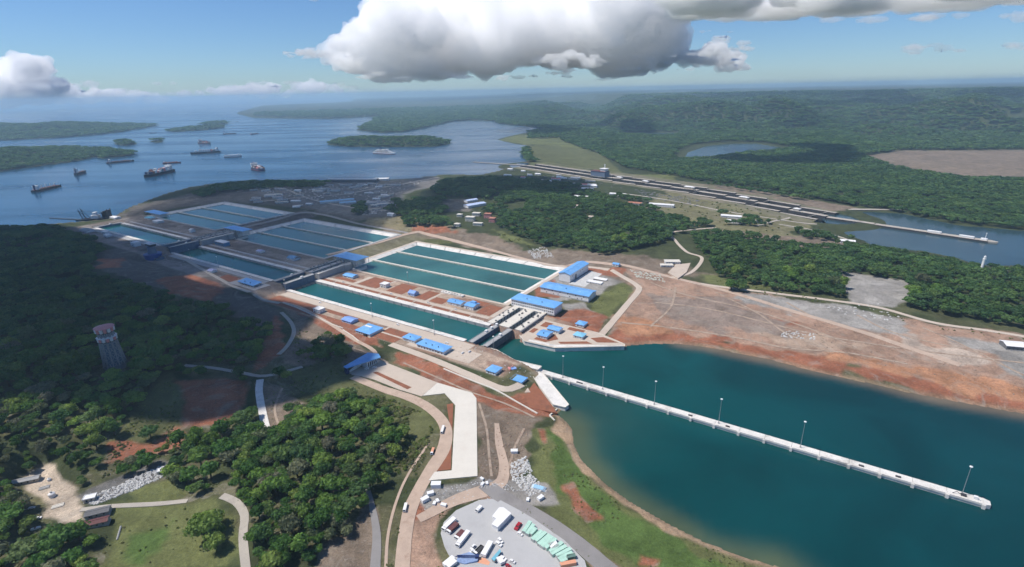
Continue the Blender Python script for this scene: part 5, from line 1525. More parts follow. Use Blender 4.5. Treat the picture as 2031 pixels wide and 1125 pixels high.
# ------------------------------------------------------------------ ships on the lake
def ship(label, px0, py0, px1, py1, kind, bow_right=True, hull=None, group="ships at anchor on the lake", beam=None, name=None, scale_h=1.0, z=LAKE_Z):
    p0, p1 = at(px0, py0, z), at(px1, py1, z)
    if not bow_right: p0, p1 = p1, p0
    c = (p0 + p1) / 2; d = p1 - p0; L = float(np.linalg.norm(d)); B = beam or L * .15
    t = thing(name or {"bulk": "bulk_carrier", "tanker": "tanker", "container": "container_ship", "car": "car_carrier", "barge": "barge", "small": "workboat", "liner": "liner"}[kind], label, "ship", (c[0], c[1], z), math.atan2(d[1], d[0]), group)
    H = L * .055 * scale_h
    if kind == "car": H = L * .105
    part("hull", hull_mesh(L, B, H, 11, .82), hull or M_hullblack, t)
    part("boot_topping", hull_mesh(L * .995, B * 1.012, H * .22, 11, .82), M_hullred, t)
    if kind in ("bulk", "tanker", "container", "barge", "small"):
        part("deck", MB().box(-L * .46, L * .36, -B * .44, B * .44, H, H + L * .004), M_rust if kind != "container" else M_dgrey, t)
    if kind in ("bulk", "tanker", "container", "small"):
        sx = -L * .42
        hh = L * .11 * scale_h
        su = part("superstructure", MB().box(sx, sx + L * .09, -B * .4, B * .4, H, H + hh * .75).box(sx + L * .01, sx + L * .075, -B * .5, B * .5, H + hh * .75, H + hh), M_ship, t)
        for k in range(3):
            part("window_band", MB().box(sx + L * .09, sx + L * .091, -B * .36, B * .36, H + hh * (.2 + .2 * k), H + hh * (.27 + .2 * k)), M_glass, su)
        part("funnel", MB().box(sx - L * .015, sx + L * .012, -B * .12, B * .12, H, H + hh * 1.25), M_navy, t)
        part("mast", MB().tube((sx + L * .05, 0, H + hh), (sx + L * .05, 0, H + hh * 1.5), L * .004, L * .002, 5), M_ship, t)
    if kind == "bulk":
        for k in range(6):
            x = -L * .28 + L * .1 * k
            part("hatch_cover", MB().box(x, x + L * .075, -B * .32, B * .32, H, H + L * .02), M_rust if k % 2 else M_dgrey, t)
        for k in range(4):
            x = -L * .19 + L * .155 * k
            part("deck_crane", MB().box(x - L * .006, x + L * .006, -L * .006, L * .006, H, H + L * .09).tube((x, 0, H + L * .085), (x + L * .075, 0, H + L * .10), L * .006, L * .003, 5), M_pale, t)
    if kind == "tanker":
        part("pipe_rack", MB().box(-L * .3, L * .36, -B * .05, B * .05, H, H + L * .02), M_rust, t)
        part("manifold", MB().box(-L * .03, L * .03, -B * .42, B * .42, H, H + L * .015), M_grey, t)
        part("foremast", MB().tube((L * .42, 0, H), (L * .42, 0, H + L * .07), L * .005, L * .003, 5), M_ship, t)
    if kind == "container":
        r = random.Random(int(px0))
        cols = [M_ship, M_dgrey, M_hullblue, M_rust, M_steel, M_ship, M_pink]
        nb = 9
        for k in range(nb):
            x0 = -L * .31 + L * .075 * k
            for s in range(3):
                hh = H + L * .012 * r.randint(3, 7) * (1.0 if k < 7 else .7)
                y0 = -B * .46 + B * .307 * s
                part("container_stack", MB().box(x0, x0 + L * .066, y0, y0 + B * .295, H, hh), r.choice(cols), t)
    if kind == "car":
        part("upper_hull", MB().box(-L * .47, L * .33, -B * .49, B * .49, H, H + L * .045).box(L * .33, L * .40, -B * .40, B * .40, H, H + L * .035), M_ship, t)
        part("bridge", MB().box(L * .28, L * .34, -B * .52, B * .52, H + L * .045, H + L * .075), M_ship, t)
        part("bridge_window", MB().box(L * .3401, L * .3425, -B * .45, B * .45, H + L * .053, H + L * .068), M_glass, t)
        part("funnel", MB().box(-L * .4, -L * .35, -B * .2, B * .05, H + L * .045, H + L * .10), M_hullblue, t)
        part("stern_ramp", MB().box(-L * .50, -L * .47, -B * .3, B * .3, H * .2, H * 1.1), M_grey, t)
    if kind == "liner":
        for k in range(5):
            x0, x1 = -L * (.46 - .03 * k), L * (.34 - .06 * k)
            dk = part("deck_tier", MB().box(x0, x1, -B * (.48 - .03 * k), B * (.48 - .03 * k), H + L * .018 * k, H + L * .018 * (k + 1) - .3), M_ship, t)
            part("window_band", MB().box(x0 + 2, x1 - 2, -B * (.48 - .03 * k) - .15, -B * (.48 - .03 * k), H + L * .018 * k + .8, H + L * .018 * k + 2.0), M_glass, dk)
        part("bridge", MB().box(L * .06, L * .13, -B * .5, B * .5, H + L * .09, H + L * .105), M_ship, t)
        part("funnel", MB().box(-L * .22, -L * .15, -B * .16, B * .16, H + L * .09, H + L * .14, taper=.8), M_hullblue, t)
        part("mast", MB().tube((L * .08, 0, H + L * .1), (L * .07, 0, H + L * .15), .6, .3, 5), M_ship, t)
        for k in range(5):
            part("lifeboat", MB().box(-L * .3 + L * .1 * k, -L * .25 + L * .1 * k, -B * .53, -B * .47, H + L * .012, H + L * .022), M_orange, t)
    if kind == "barge":
        for k in range(4):
            part("cargo_heap", MB().box(-L * .4 + L * .19 * k, -L * .24 + L * .19 * k, -B * .35, B * .35, H, H + L * .045, taper=L * .03), M_rust, t)
        part("wheelhouse", MB().box(-L * .46, -L * .41, -B * .2, B * .2, H, H + L * .09), M_ship, t)
    return t
ship("dark bulk carrier anchored nearest the left edge of the lake", 66, 382, 122, 370, "bulk")
ship("small dark freighter behind the nearest bulk carrier", 150, 348, 171, 342, "bulk", scale_h=1.6)
ship("long low black tanker with white bridge before the wooded spit", 266, 320, 211, 325, "tanker", bow_right=False)
ship("container ship with dark stacks turned across the others near the locks", 286, 353, 343, 340, "container", bow_right=False)
ship("low reddish barge lying beyond the near container ship", 323, 325, 359, 323, "barge", hull=M_hullred)
ship("long laden container ship in mid lake", 378, 306, 438, 302, "container", bow_right=False)
ship("bulky white car carrier beside the long container ship", 445, 313, 480, 311, "car", hull=M_ship)
ship("container ship with red and white stacks seen nearly end-on behind the shore trees", 503, 335, 523, 340, "container", hull=M_hullblue, beam=32, scale_h=1.3)
ship("pale superstructured ship in mid lake seen against bright water", 395, 284.6, 418, 285.6, "container", hull=M_dgrey, beam=30, scale_h=1.2)
ship("far black tanker with white bridge, left of the two on the far lake", 469, 265.5, 442, 267, "tanker", bow_right=False)
ship("far small freighter right of the black tanker on the far lake", 513, 265.5, 497, 267, "bulk", bow_right=False, hull=M_hullred)
ship("white liner with stepped decks passing the wooded island", 742, 304.5, 786, 306.5, "liner", hull=M_ship)
ship("tiny workboat far out by the left hand peninsula", 296, 265, 311, 264, "small")
ship("tiny freighter at the far head of the lake", 465, 242, 473, 241.5, "small")
ship("lone small boat near the far bay of the lake", 945, 261, 950, 260.5, "small")
ship("small launch off the older locks' lake wall", 957, 336, 963, 335.5, "small")

# dredger moored by the lake gates
p0, p1 = at(166, 437, LAKE_Z), at(222, 434, LAKE_Z)
d = p1 - p0; L = float(np.linalg.norm(d)); c = (p0 + p1) / 2
dr = thing("dredger", "dark dredger with tilted spud frame and white deckhouse at the lake entrance", "dredger", (c[0], c[1], LAKE_Z), math.atan2(d[1], d[0]))
part("pontoon", MB().box(-L / 2, L / 2, -12, 12, -1, 4.5), M_hullblack, dr)
part("deckhouse", MB().box(-L * .18, L * .08, -8, 8, 4.5, 13).box(-L * .12, L * .03, -6, 6, 13, 17), M_ship, dr)
part("bridge", MB().box(-L * .1, L * .0, -5, 5, 17, 21).box(-L * .11, L * .01, -6, 6, 21, 21.8), M_ship, dr)
part("winch_frame", MB().box(L * .24, L * .30, -9, 9, 4.5, 22).box(L * .38, L * .45, -9, 9, 4.5, 26).box(L * .24, L * .45, -1.5, 1.5, 22, 24), M_dark, dr)
for s in (-9, 9):
    part("spud", MB().tube((L * .46, s, -6), (L * .46, s, 30), 1.2), M_dark, dr)
    part("cutter_frame", MB().tube((-L * .46, s * .7, 3), (-L * .56, s * .7, 34), 1.3, 1.0).tube((-L * .3, s * .7, 4), (-L * .54, s * .7, 30), .7), M_dark, dr)
part("cutter_ladder", MB().box(-L * .75, -L * .44, -3, 3, 0, 3.4), M_dark, dr)
part("boom", MB().tube((L * .1, 0, 16), (L * .4, 0, 27), .8).tube((-L * .1, 0, 20), (-L * .52, 0, 32), .5), M_dark, dr)
pp = thing("floating_pipeline", "dark floating pipeline trailing left from the dredger", "pipeline", (*at(140, 434, LAKE_Z), LAKE_Z))
q0 = at(98, 433, LAKE_Z) - at(140, 434, LAKE_Z); q1 = at(168, 437, LAKE_Z) - at(140, 434, LAKE_Z)
for k in range(12):
    s_, e_ = q0 + (q1 - q0) * k / 12, q0 + (q1 - q0) * (k + .93) / 12
    part("pipe_section", MB().tube((*s_, .8), (*e_, .8), 1.4), M_dark, pp)

# ------------------------------------------------------------------ the parking yard
def yp(x, y, z=6.55): return at(860 + x / 6.77, 1000 + y / 6.77, z)
def placed(p0, p1):
    c = (p0 + p1) / 2; d = p1 - p0
    return c, math.atan2(d[1], d[0]), float(np.linalg.norm(d))
_wheel = MB().tube((0, -.16, .5), (0, .16, .5), .5, .5, 10).mesh("wheel", M_tyre)
def truck(label, p0, p1, M, cab=True, w=2.7, h=3.4, z=6.55, group="vehicles in the parking yard", name="truck", open_bed=False, cat=None):
    c, rz, L = placed(p0, p1)
    t = thing(name, label, cat or ("truck" if name == "truck" else name.replace("_", " ")), (c[0], c[1], z), rz, group)
    x1 = L / 2 - (2.4 if cab else 0)
    cg = MB().box(-L / 2, x1, -w / 2, w / 2, .95, h if not open_bed else 1.7)
    if open_bed: cg = MB().box(-L / 2, x1, -w / 2, w / 2, .95, 1.2).box(-L / 2, x1, -w / 2, -w / 2 + .15, 1.2, 2).box(-L / 2, x1, w / 2 - .15, w / 2, 1.2, 2).box(-L / 2, -L / 2 + .15, -w / 2 + .15, w / 2 - .15, 1.2, 2)
    part("cargo_box", cg, M, t)
    if cab:
        cbm = MB().add([(x1 + .2, -w / 2, .6), (L / 2, -w / 2, .6), (L / 2, w / 2, .6), (x1 + .2, w / 2, .6), (x1 + .2, -w / 2, 2.8), (L / 2 - .5, -w / 2, 2.8), (L / 2 - .5, w / 2, 2.8), (x1 + .2, w / 2, 2.8), (L / 2, -w / 2, 1.6), (L / 2, w / 2, 1.6)],
                       [(0, 3, 2, 1), (4, 5, 6, 7), (0, 1, 8, 5, 4), (2, 3, 7, 6, 9), (1, 2, 9, 8), (8, 9, 6, 5), (3, 0, 4, 7)])
        cb_ = part("cab", cbm, M_wall, t)
        part("windscreen", MB().add([(L / 2 + .02, -w / 2 + .2, 1.65), (L / 2 + .02, w / 2 - .2, 1.65), (L / 2 - .46, w / 2 - .2, 2.7), (L / 2 - .46, -w / 2 + .2, 2.7)], [(0, 1, 2, 3)]), M_glass, cb_)
    for x in ((-L / 2 + 1.2, -L / 2 + 2.5, L / 2 - 1.3) if cab else (-L / 2 + 1.2, L / 2 - 1.5)):
        for s in (-1, 1):
            link("wheel", _wheel, t, (x, s * (w / 2 - .2), 0))
    return t
def car(label, p0, p1, M, z=6.55, group="vehicles in the parking yard", L=None, name="car", k=1.0):
    c, rz, L0 = placed(p0, p1); L = L or max(L0, 4.6); w = L * .4
    t = thing(name, label, "car", (c[0], c[1], z), rz, group)
    part("body", MB().add([(-L / 2, -w / 2, .35), (L / 2, -w / 2, .35), (L / 2, w / 2, .35), (-L / 2, w / 2, .35), (-L / 2 + .1, -w / 2, 1.05 * k), (L / 2 - .1, -w / 2, .9 * k), (L / 2 - .1, w / 2, .9 * k), (-L / 2 + .1, w / 2, 1.05 * k)],
                          [(0, 3, 2, 1), (4, 5, 6, 7), (0, 1, 5, 4), (1, 2, 6, 5), (2, 3, 7, 6), (3, 0, 4, 7)]), M, t)
    part("glasshouse", MB().box(-L * .36, L * .2, -w * .46, w * .46, 1.0 * k, 1.32 * k, taper=.12), M_glass, t)
    part("roof", MB().box(-L * .34, L * .17, -w * .42, w * .42, 1.32 * k, 1.62 * k, taper=.12), M, t)
    for x in (-L * .3, L * .3):
        for s in (-1, 1):
            link("wheel", _wheel, t, (x, s * (w / 2 - .1), 0)).scale = (.7, .7, .7)
    return t
# L-shaped white warehouse roof
wh = thing("yard_warehouse", "white L-shaped warehouse roof at the head of the parking yard", "warehouse", (*yp(900, 180), 6.5))
wp = [yp(x, y, 11.0) - yp(900, 180) for x, y in ((880, 50), (940, 50), (1045, 130), (860, 320), (780, 275), (840, 200), (785, 170))]
part("roof", MB().prism([tuple(p) for p in wp], 4.6, 5.2), M_wall, wh)
part("wall", MB().prism([tuple(np.array(p) * .96) for p in wp], -.5, 4.6), M_wall, wh)
for k, (x, y) in enumerate(((880, 250), (930, 200), (985, 150))):
    q = yp(x, y) - yp(900, 180)
    part("roller_door", MB().box(q[0] - 1.5, q[0] + 1.5, q[1] - 1.5, q[1] + 1.5, 0, 3.6), M_dgrey, wh)
truck("white box van parked alone at the top of the yard", yp(640, 50), yp(575, 115), M_wall, h=3.0, name="van", w=3.2)
truck("long white articulated truck in the left-hand row, nearest the verge", yp(285, 215), yp(125, 365), M_wall, w=4.2)
truck("brown-sided truck beside the long white one in the left-hand row", yp(320, 280), yp(190, 400), M_maroon, w=4.4, h=3.0)
truck("short maroon tipper truck in the left-hand row", yp(400, 380), yp(300, 485), M_maroon, w=4.6, h=2.8)
truck("white truck with curved trailer below the maroon tipper", yp(470, 390), yp(315, 585), M_wall, w=4.0)
car("white car left of a close group of three", yp(560, 560), yp(500, 620), M_wall, k=1.5)
car("white pick-up at the bottom left of the group of three", yp(545, 625), yp(490, 665), M_wall, k=1.4)
truck("dark-railed flatbed truck beside the white pick-up", yp(660, 580), yp(545, 690), M_dark, w=4.0, open_bed=True)
truck("long white bus parked diagonally in the middle of the yard", yp(770, 535), yp(665, 720), M_wall, cab=False, w=4.4, h=3.6, name="bus")
car("upper of two white cars parked side by side mid yard", yp(870, 470), yp(925, 535), M_wall, k=1.6)
car("lower of two white cars parked side by side mid yard", yp(835, 520), yp(915, 575), M_wall, k=1.6)
truck("white lorry with pale cab behind the teal shed", yp(870, 800), yp(935, 760), M_wall, w=6.5)
car("white car right of the teal shed", yp(890, 715), yp(975, 765), M_wall, k=1.5)
car("white car farthest right below the teal shed", yp(1020, 765), yp(1095, 800), M_wall, k=1.5)
car("dark red van at the end of the green container row", yp(1165, 265), yp(1100, 355), M_carred, k=1.8, name="van")
car("bright red car at the bottom edge of the yard", yp(970, 825), yp(1040, 860), M_carred, k=1.5)
car("white pick-up with open bed beside the first green container", yp(1125, 390), yp(1195, 430), M_wall, k=1.4)
ts = thing("teal_shed", "lean-to shed with bright teal roof in the lower yard", "shed", (*yp(845, 690), 6.5))
tp_ = [yp(x, y, 9.6) - yp(845, 690) for x, y in ((890, 605), (905, 640), (815, 765), (775, 735))]
part("roof", MB().prism([tuple(p) for p in tp_], 3.0, 3.4), M_teal, ts)
part("wall", MB().prism([tuple(np.array(p) * .92) for p in tp_], -.4, 3.0), M_grey, ts)
wl_ = thing("white_trailers", "two long white trailers side by side at the bottom left of the yard", "trailer", (*yp(210, 800), 6.5))
for k, (a_, b_) in enumerate((((270, 745), (140, 850)), ((300, 790), (190, 880)))):
    c_, rz_, L_ = placed(yp(*a_), yp(*b_)); o_ = c_ - yp(210, 800)
    part("trailer_box", MB().box(-L_ / 2, L_ / 2, -1.9, 1.9, .9, 3.6), M_wall, wl_, (o_[0], o_[1], 0), rz_)
bp_ = thing("tarp_heap", "blue tarpaulin heap on the verge at the bottom of the yard", "tarpaulin", (*yp(460, 740), 6.4))
part("tarp", MB().prism([(-9, -3), (-2, -5), (8, -3), (9, 2), (1, 5), (-8, 3)], 0, [1.2, .9, 1.8, 1.4, 2.4, 1.5]), mat("blue_tarp", (.22, .30, .48), .5, .3, .4), bp_)
part("pipe_stack", MB().tube((-10, 1, 2.2), (6, 0, 2.6), .35).tube((-9, 2, 2.3), (7, 1, 2.7), .35).box(6, 9, -1, 2, 1, 3.4), M_navy, bp_)
slab("pavement", [yp(x, y, 6.56) for x, y in ((545, 700), (700, 730), (760, 780), (740, 820), (600, 790), (540, 750))], 6.56, M_orange, .3)
# green containers: fan of long boxes along the right of the yard
conts = [((1210, 400), (1300, 260), 'm'), ((1255, 430), (1345, 300), 'm'), ((1300, 430), (1375, 350), 'm'), ((1325, 505), (1450, 385), 'm'), ((1370, 525), (1505, 405), 'm'), ((1410, 570), (1560, 440), 'm'), ((1455, 600), (1600, 465), 'm'),
         ((1500, 620), (1640, 490), 'm'), ((1560, 600), (1665, 560), 'w'), ((1560, 670), (1730, 540), 'm'), ((1580, 700), (1780, 590), 'm'), ((1650, 730), (1840, 625), 'm'), ((1670, 760), (1865, 680), 'm'), ((1700, 800), (1790, 760), 'm'), ((1790, 740), (1905, 715), 'd'), ((1700, 840), (1910, 800), 'o')]
for i, (p0, p1, k) in enumerate(conts):
    c_, rz_, L_ = placed(yp(*p0), yp(*p1))
    nm = {"m": "mint green container", "w": "white container", "d": "dark green container", "o": "orange container"}[k]
    od = ["first", "second", "third", "fourth", "fifth", "sixth", "seventh", "eighth", "ninth", "tenth", "eleventh", "twelfth", "thirteenth", "fourteenth", "fifteenth", "sixteenth"][i]
    t = thing("container", f"{nm}, {od} from the red van along the yard's right edge", "container", (c_[0], c_[1], 6.5), rz_, "containers along the yard")
    M_ = {"m": M_mint, "w": M_wall, "d": mat("dark_green_box", (.12, .2, .17), .6, .1, .2), "o": M_orange}[k]
    wd = 3.3 if k != 'w' else 6
    part("container_body", MB().box(-L_ / 2, L_ / 2, -wd / 2, wd / 2, .1, 3.0), M_, t)
    rb = MB()
    for q in range(int(L_ / 1.2)):
        x = -L_ / 2 + .6 + 1.2 * q
        rb.box(x - .15, x + .15, -wd / 2 - .08, wd / 2 + .08, .3, 3.09)
    part("rib", rb, M_, t)["kind"] = "stuff"
    part("door", MB().box(-L_ / 2 - .06, -L_ / 2, -wd / 2 + .15, wd / 2 - .15, .3, 2.8), M_grey, t)
# vehicles on the roads
def gp(x, y):
    return on(x, y, 9)
for lab, a_, b_, M_ in (("white truck climbing the tan road nearest the plaza corner", (880, 848), (876, 862), M_wall), ("orange-brown truck beside the red earth island on the tan road", (860, 892), (856, 904), M_orange), ("white pick-up low on the tan road by the bottom of the picture", (806, 1002), (802, 1018), M_wall)):
    a3, b3 = gp(*a_), gp(*b_)
    truck(lab, a3[:2], b3[:2], M_, w=2.6, h=2.6, z=(a3[2] + b3[2]) / 2 + .5, group=None)
for i, (x, y, s) in enumerate(((865, 965, 9), (843, 993, 7), (862, 1000, 4), (868, 995, 4), (880, 1004, 5), (854, 981, 6), (957, 962, 4), (966, 960, 3.5), (956, 951, 3.5), (1020, 898, 7), (1072, 990, 6), (1047, 993, 4))):
    p = gp(x, y)
    lab = f"white {'crate' if s < 5 else 'storage box' } on gravel, {['first','second','third','fourth','fifth','sixth','seventh','eighth','ninth','tenth','eleventh','twelfth'][i]} of the white boxes around the track junction"
    t = thing("storage_box", lab, "storage box", (p[0], p[1], p[2]), i * .7, "white boxes around the track junction")
    part("box_body", MB().box(-s / 2, s / 2, -s * .3, s * .3, -.5, s * .42), M_wall, t)
    part("lid", MB().box(-s / 2 - .15, s / 2 + .15, -s * .3 - .15, s * .3 + .15, s * .42, s * .42 + .3), M_ship, t)
p = gp(1068, 968)
bs_ = thing("sheet_stack", "blue and white sheet stack at the corner of the rubble field", "sheet stack", tuple(p), -.4)
for k in range(5):
    part("sheet", MB().box(-7 + k * .6, 7 - k * .4, -3, 3 - k * .3, .1 + k * .35, .4 + k * .35), M_ship if k % 2 else MATS["sky_blue_roof"], bs_)
for lab, x, y, M_ in (("two small white vans on the plaza by the entrance canopy, left one", 727, 733, M_wall), ("two small white vans on the plaza by the entrance canopy, right one", 743, 730, M_wall)):
    p = at(x, y, 10.7)
    car(lab, p + np.array([-3, 0]), p + np.array([3, 1]), M_, z=10.65, group=None, k=1.3, name="van")

# ------------------------------------------------------------------ broken stone and rubble (uncountable)
def rubble(name, label, polys, n, smin, smax, M, z0=8, cat=None, flat=.8):
    r = np.random.default_rng(len(name) + n)
    mb = MB()
    for pl in polys:
        P = on_many(pl, z0)[:, :2]
        lo, hi = P.min(0), P.max(0)
        q = r.uniform(lo, hi, (n * 3, 2)); q = q[in_poly(q, P)][:n]
        zz = height(q)
        for (x, y), z in zip(q, zz):
            s = r.uniform(smin, smax) * r.uniform(.6, 1)
            th = r.uniform(0, 6.28); c_, s_ = math.cos(th), math.sin(th)
            V = []
            for (u, v, w) in ((-1, -1, -.4), (1, -1, -.4), (1, 1, -.4), (-1, 1, -.4), (-.6, -.7, .8), (.7, -.6, .6), (.6, .7, .9), (-.7, .5, .5)):
                u, v, w = u * r.uniform(.7, 1.2), v * r.uniform(.5, .9), w * r.uniform(.5, 1)
                V.append((x + (u * c_ - v * s_) * s, y + (u * s_ + v * c_) * s, z + .3 + w * s * flat))
            mb.add(V, [(0, 3, 2, 1), (4, 5, 6, 7), (0, 1, 5, 4), (1, 2, 6, 5), (2, 3, 7, 6), (3, 0, 4, 7)])
    o = part(name, mb, M, None)
    return tag(o, label, cat, kind="stuff")
M_rub = mat("pale_rubble", (.52, .51, .49), .95, .35, .4)
rubble("rubble", "grey broken stone heaped between the track and the grass", [[(1012, 920), (1045, 905), (1058, 945), (1085, 975), (1050, 985), (1015, 950)]], 520, .5, 1.7, M_rub)
rubble("rubble", "pale crushed concrete heaped along the lower left works yard", [[(168, 992), (250, 955), (325, 922), (332, 942), (260, 975), (185, 1003)]], 700, .5, 1.6, M_rub, 12)
rubble("stones", "scattered pale stones along the shore and the track junction", [[(830, 975), (950, 955), (1010, 985), (900, 1000), (840, 1020)], [(940, 955), (1000, 960), (1040, 975), (960, 968)]], 90, .3, 1.0, M_rub)
rubble("stones", "white boulders strewn over the right-hand earth slope", [[(1545, 655), (1620, 660), (1615, 675), (1550, 668)], [(1740, 600), (1800, 640), (1700, 630), (1600, 605)]], 60, .8, 2.4, M_rub)
rubble("stones", "grey stone blocks laid out in rows behind the basin road", [[(1250, 535), (1310, 545), (1320, 560), (1260, 550)]], 160, .8, 2.2, mat("green_grey_stone", (.52, .54, .47), .9, .2, .3), 14)
rubble("gravel_heap", "pale gravel heaped beside the basin road below the wood", [[(1045, 497), (1080, 490), (1100, 510), (1060, 513)]], 220, .8, 2.4, M_rub, 20)

# lower left works yard
for lab, x, y, lx, ly, rf in (("long grey roofed shed at the back of the lower left works yard", 53, 957, 22, 6, M_grey), ("maroon roofed hut half under trees by the lower left lawn", 190, 1041, 20, 7, M_maroon), ("dark roofed hut above the maroon one by the lower left lawn", 196, 1020, 18, 8, M_dgrey),
                              ("white pump block at the near end of the rubble yard", 180, 992, 9, 6, M_wall), ("white pump block at the far end of the rubble yard", 323, 938, 8, 5, M_wall)):
    p = on(x, y, 12)
    building("hut" if "hut" in lab else ("pump_block" if "pump" in lab else "shed"), lab, (p[0], p[1], p[2] + .2), .35, lx, ly, 3.6, 'gable' if 'roof' in lab else 'flat', 1.4, .5, roof=rf, wall=M_old)
for i, (x, y, w, M_) in enumerate(((104, 985, 7, M_wall), (88, 968, 8, M_grey), (115, 1004, 9, M_pale), (62, 1010, 7, M_wall), (75, 1030, 6, M_wall), (72, 1050, 7, M_wall), (98, 953, 4, M_wall))):
    p = on(x, y, 12)
    lab = f"{['white tank with rounded cover','grey pipe rack','pale slab stack','white van','white car','white boat hull','white water tank'][i]} in the lower left works yard"
    if 'van' in lab or 'car' in lab:
        car(lab, p[:2] - np.array([2.5, 0]), p[:2] + np.array([2.5, 1.5]), M_, z=p[2] + .2, group=None, name="van" if 'van' in lab else "car")
    elif 'hull' in lab:
        t = thing("boat", lab, "boat", tuple(p + [0, 0, .4]), .5); part("hull", hull_mesh(7, 2.4, 1.4), M_, t); part("thwart", MB().box(-1, 0, -1, 1, 1.2, 1.5), M_rust, t)
    elif 'tank' in lab:
        t = thing("tank", lab, "tank", tuple(p)); part("shell", MB().lathe([(w * .4, 0), (w * .4, w * .5), (w * .2, w * .65)], 12), M_, t); part("manhole", MB().lathe([(w * .12, w * .6), (w * .12, w * .8)], 8), M_grey, t)
    else:
        t = thing("pipe_rack" if 'rack' in lab else "slab_stack", lab, "stack", tuple(p), .5)
        for k in range(4):
            part("pipe" if 'rack' in lab else "stacked_slab", MB().box(-w / 2, w / 2, -2.4 + 1.2 * k, -1.5 + 1.2 * k, .1, .7 + .2 * (k % 2)), M_, t)
p0, p1 = on(240, 1045, 10), on(232, 1072, 10)
fc = thing("low_wall", "short broken low wall on the lower left lawn", "wall", tuple(p0))
d = (p1 - p0)[:2]
for k in range(6):
    s_, e_ = d * k / 6, d * (k + .9) / 6
    part("wall_stone", MB().tube((*s_, .5), (*e_, .5), .8, .7, 5), M_grey, fc)
# path retaining walls near the lowest chamber
def low_wall(label, pts, h, w, M, z0=12):
    P = on_many(pts, z0)
    t = thing("path_wall", label, "wall", tuple(P[0]))
    for i in range(len(P) - 1):
        a_, b_ = P[i], P[i + 1]; dd = (b_ - a_)[:2]; L = np.linalg.norm(dd); nn = np.array([-dd[1], dd[0]]) / L * w / 2
        poly = [a_[:2] + nn, b_[:2] + nn, b_[:2] - nn, a_[:2] - nn]
        zl = [a_[2] - P[0][2], b_[2] - P[0][2], b_[2] - P[0][2], a_[2] - P[0][2]]
        part("wall_bay", MB().prism([tuple(v - P[0][:2]) for v in poly], [z - 2 for z in zl], [z + h for z in zl]), M, t)
low_wall("pale low wall following the red earth above the forest path", [(560, 601), (590, 612), (625, 628), (655, 643), (680, 652)], 1.6, 1.2, M_pale)
low_wall("short pale wall running down from the red earth to the entrance building", [(680, 655), (700, 668), (712, 678)], 1.6, 1.2, M_pale)
low_wall("pale kerb wall stepping round the seaward point's red earth", [(1100, 835), (1090, 825), (1105, 812)], 1.2, 1.5, M_pale, 4)

# site clutter round the locks
M_tim = mat("site_timber", (.42, .31, .22), .9, .3, .5); M_clut = mat("site_oddments", (.55, .52, .48), .8, .4, .6)
def abpx(a, b, z):
    p = LK(a, b); return to_px0(p[0], p[1], z)
def to_px0(x, y, z):
    dx, dy, dz = x, y, z - CAMZ
    u, v, w = dx * cR + dy * sR * sP + dz * sR * cP, -dx * sR + dy * cR * sP + dz * cR * cP, dy * cP - dz * sP
    return PW / 2 + FPX * u / w, PH / 2 - FPX * v / w
def ab_rect(a0, a1, b0, b1, z): return [abpx(a0, b0, z), abpx(a1, b0, z), abpx(a1, b1, z), abpx(a0, b1, z)]
rubble("site_clutter", "timber, pipes and oddments strewn along the lock platforms", [ab_rect(466, 505, 628, 700, Z3), ab_rect(510, 870, 628, 637, Z3), ab_rect(410, 450, 505, 550, Z3), ab_rect(540, 640, 488, 534, Z3), ab_rect(640, 860, 500, 534, Z3)], 46, .25, 1.1, M_tim)
rubble("site_clutter", "pale oddments and blocks lying about the lock platforms", [ab_rect(404, 460, 502, 550, Z3), ab_rect(930, 1300, 512, 540, Z2), ab_rect(930, 1300, 646, 700, Z2), ab_rect(1360, 1700, 510, 540, Z1), ab_rect(1360, 1700, 646, 700, Z1), ab_rect(310, 380, 490, 530, 6), ab_rect(300, 372, 630, 688, 6)], 26, .3, 1.2, M_clut)
rubble("site_clutter", "spoil lumps and stones over the right-hand earthworks", [[(1260,560),(1420,590),(1600,640),(1560,690),(1400,670),(1230,650)], [(1600,640),(1800,690),(2031,750),(2031,790),(1800,735),(1620,700)], [(960,800),(1050,840),(1040,900),(1000,950),(955,940)]], 150, .3, 1.5, mat("spoil", (.27, .19, .14), .95, .3, .3))
for i, (a, b, tn) in enumerate(((690, 641, 0), (600, 642, 0), (820, 640, 0), (540, 643, 0), (770, 545, 0), (580, 546, 0), (1000, 641, 0), (1180, 640, 0), (980, 546, 0), (430, 522, 1), (424, 530, 1), (470, 535, 0))):
    p = LK(a, b); d_ = -A2 if not tn else B2
    zz = Z3 if a < 885 else Z2
    car(f"white site pick-up, {nth(i + 1)} counting along the lock platform roads", p - d_ * 2.7, p + d_ * 2.7, M_wall, z=zz + .36, group="pick-ups on the lock roads", k=1.3, name="pickup")

rubble("stored_goods", "pale crates and stored goods filling the industrial yard by the lake", [[(500,375),(560,369),(640,368),(640,398),(580,396)], [(640,366),(760,364),(850,356),(790,385),(720,400),(640,398)], [(700,400),(780,395),(785,418),(720,428)]], 150, 1.5, 5.5, M_clut, 33, flat=.45)
rubble("stored_goods", "dark machinery and stores filling the industrial yard by the lake", [[(500,375),(560,369),(640,368),(640,398),(580,396)], [(640,366),(760,364),(850,356),(790,385),(720,400),(640,398)], [(690,395),(785,390),(790,418),(700,424)]], 110, 2.0, 6.0, M_dgrey, 33, flat=.4)
rubble("stored_goods", "low stores and plant beside the older locks", [[(985,336),(1060,332),(1180,352),(1240,375),(1180,372),(1050,352)], [(1250,375),(1330,385),(1400,400),(1380,410),(1290,395)]], 120, 2.0, 6.0, M_dgrey, 31, flat=.5)
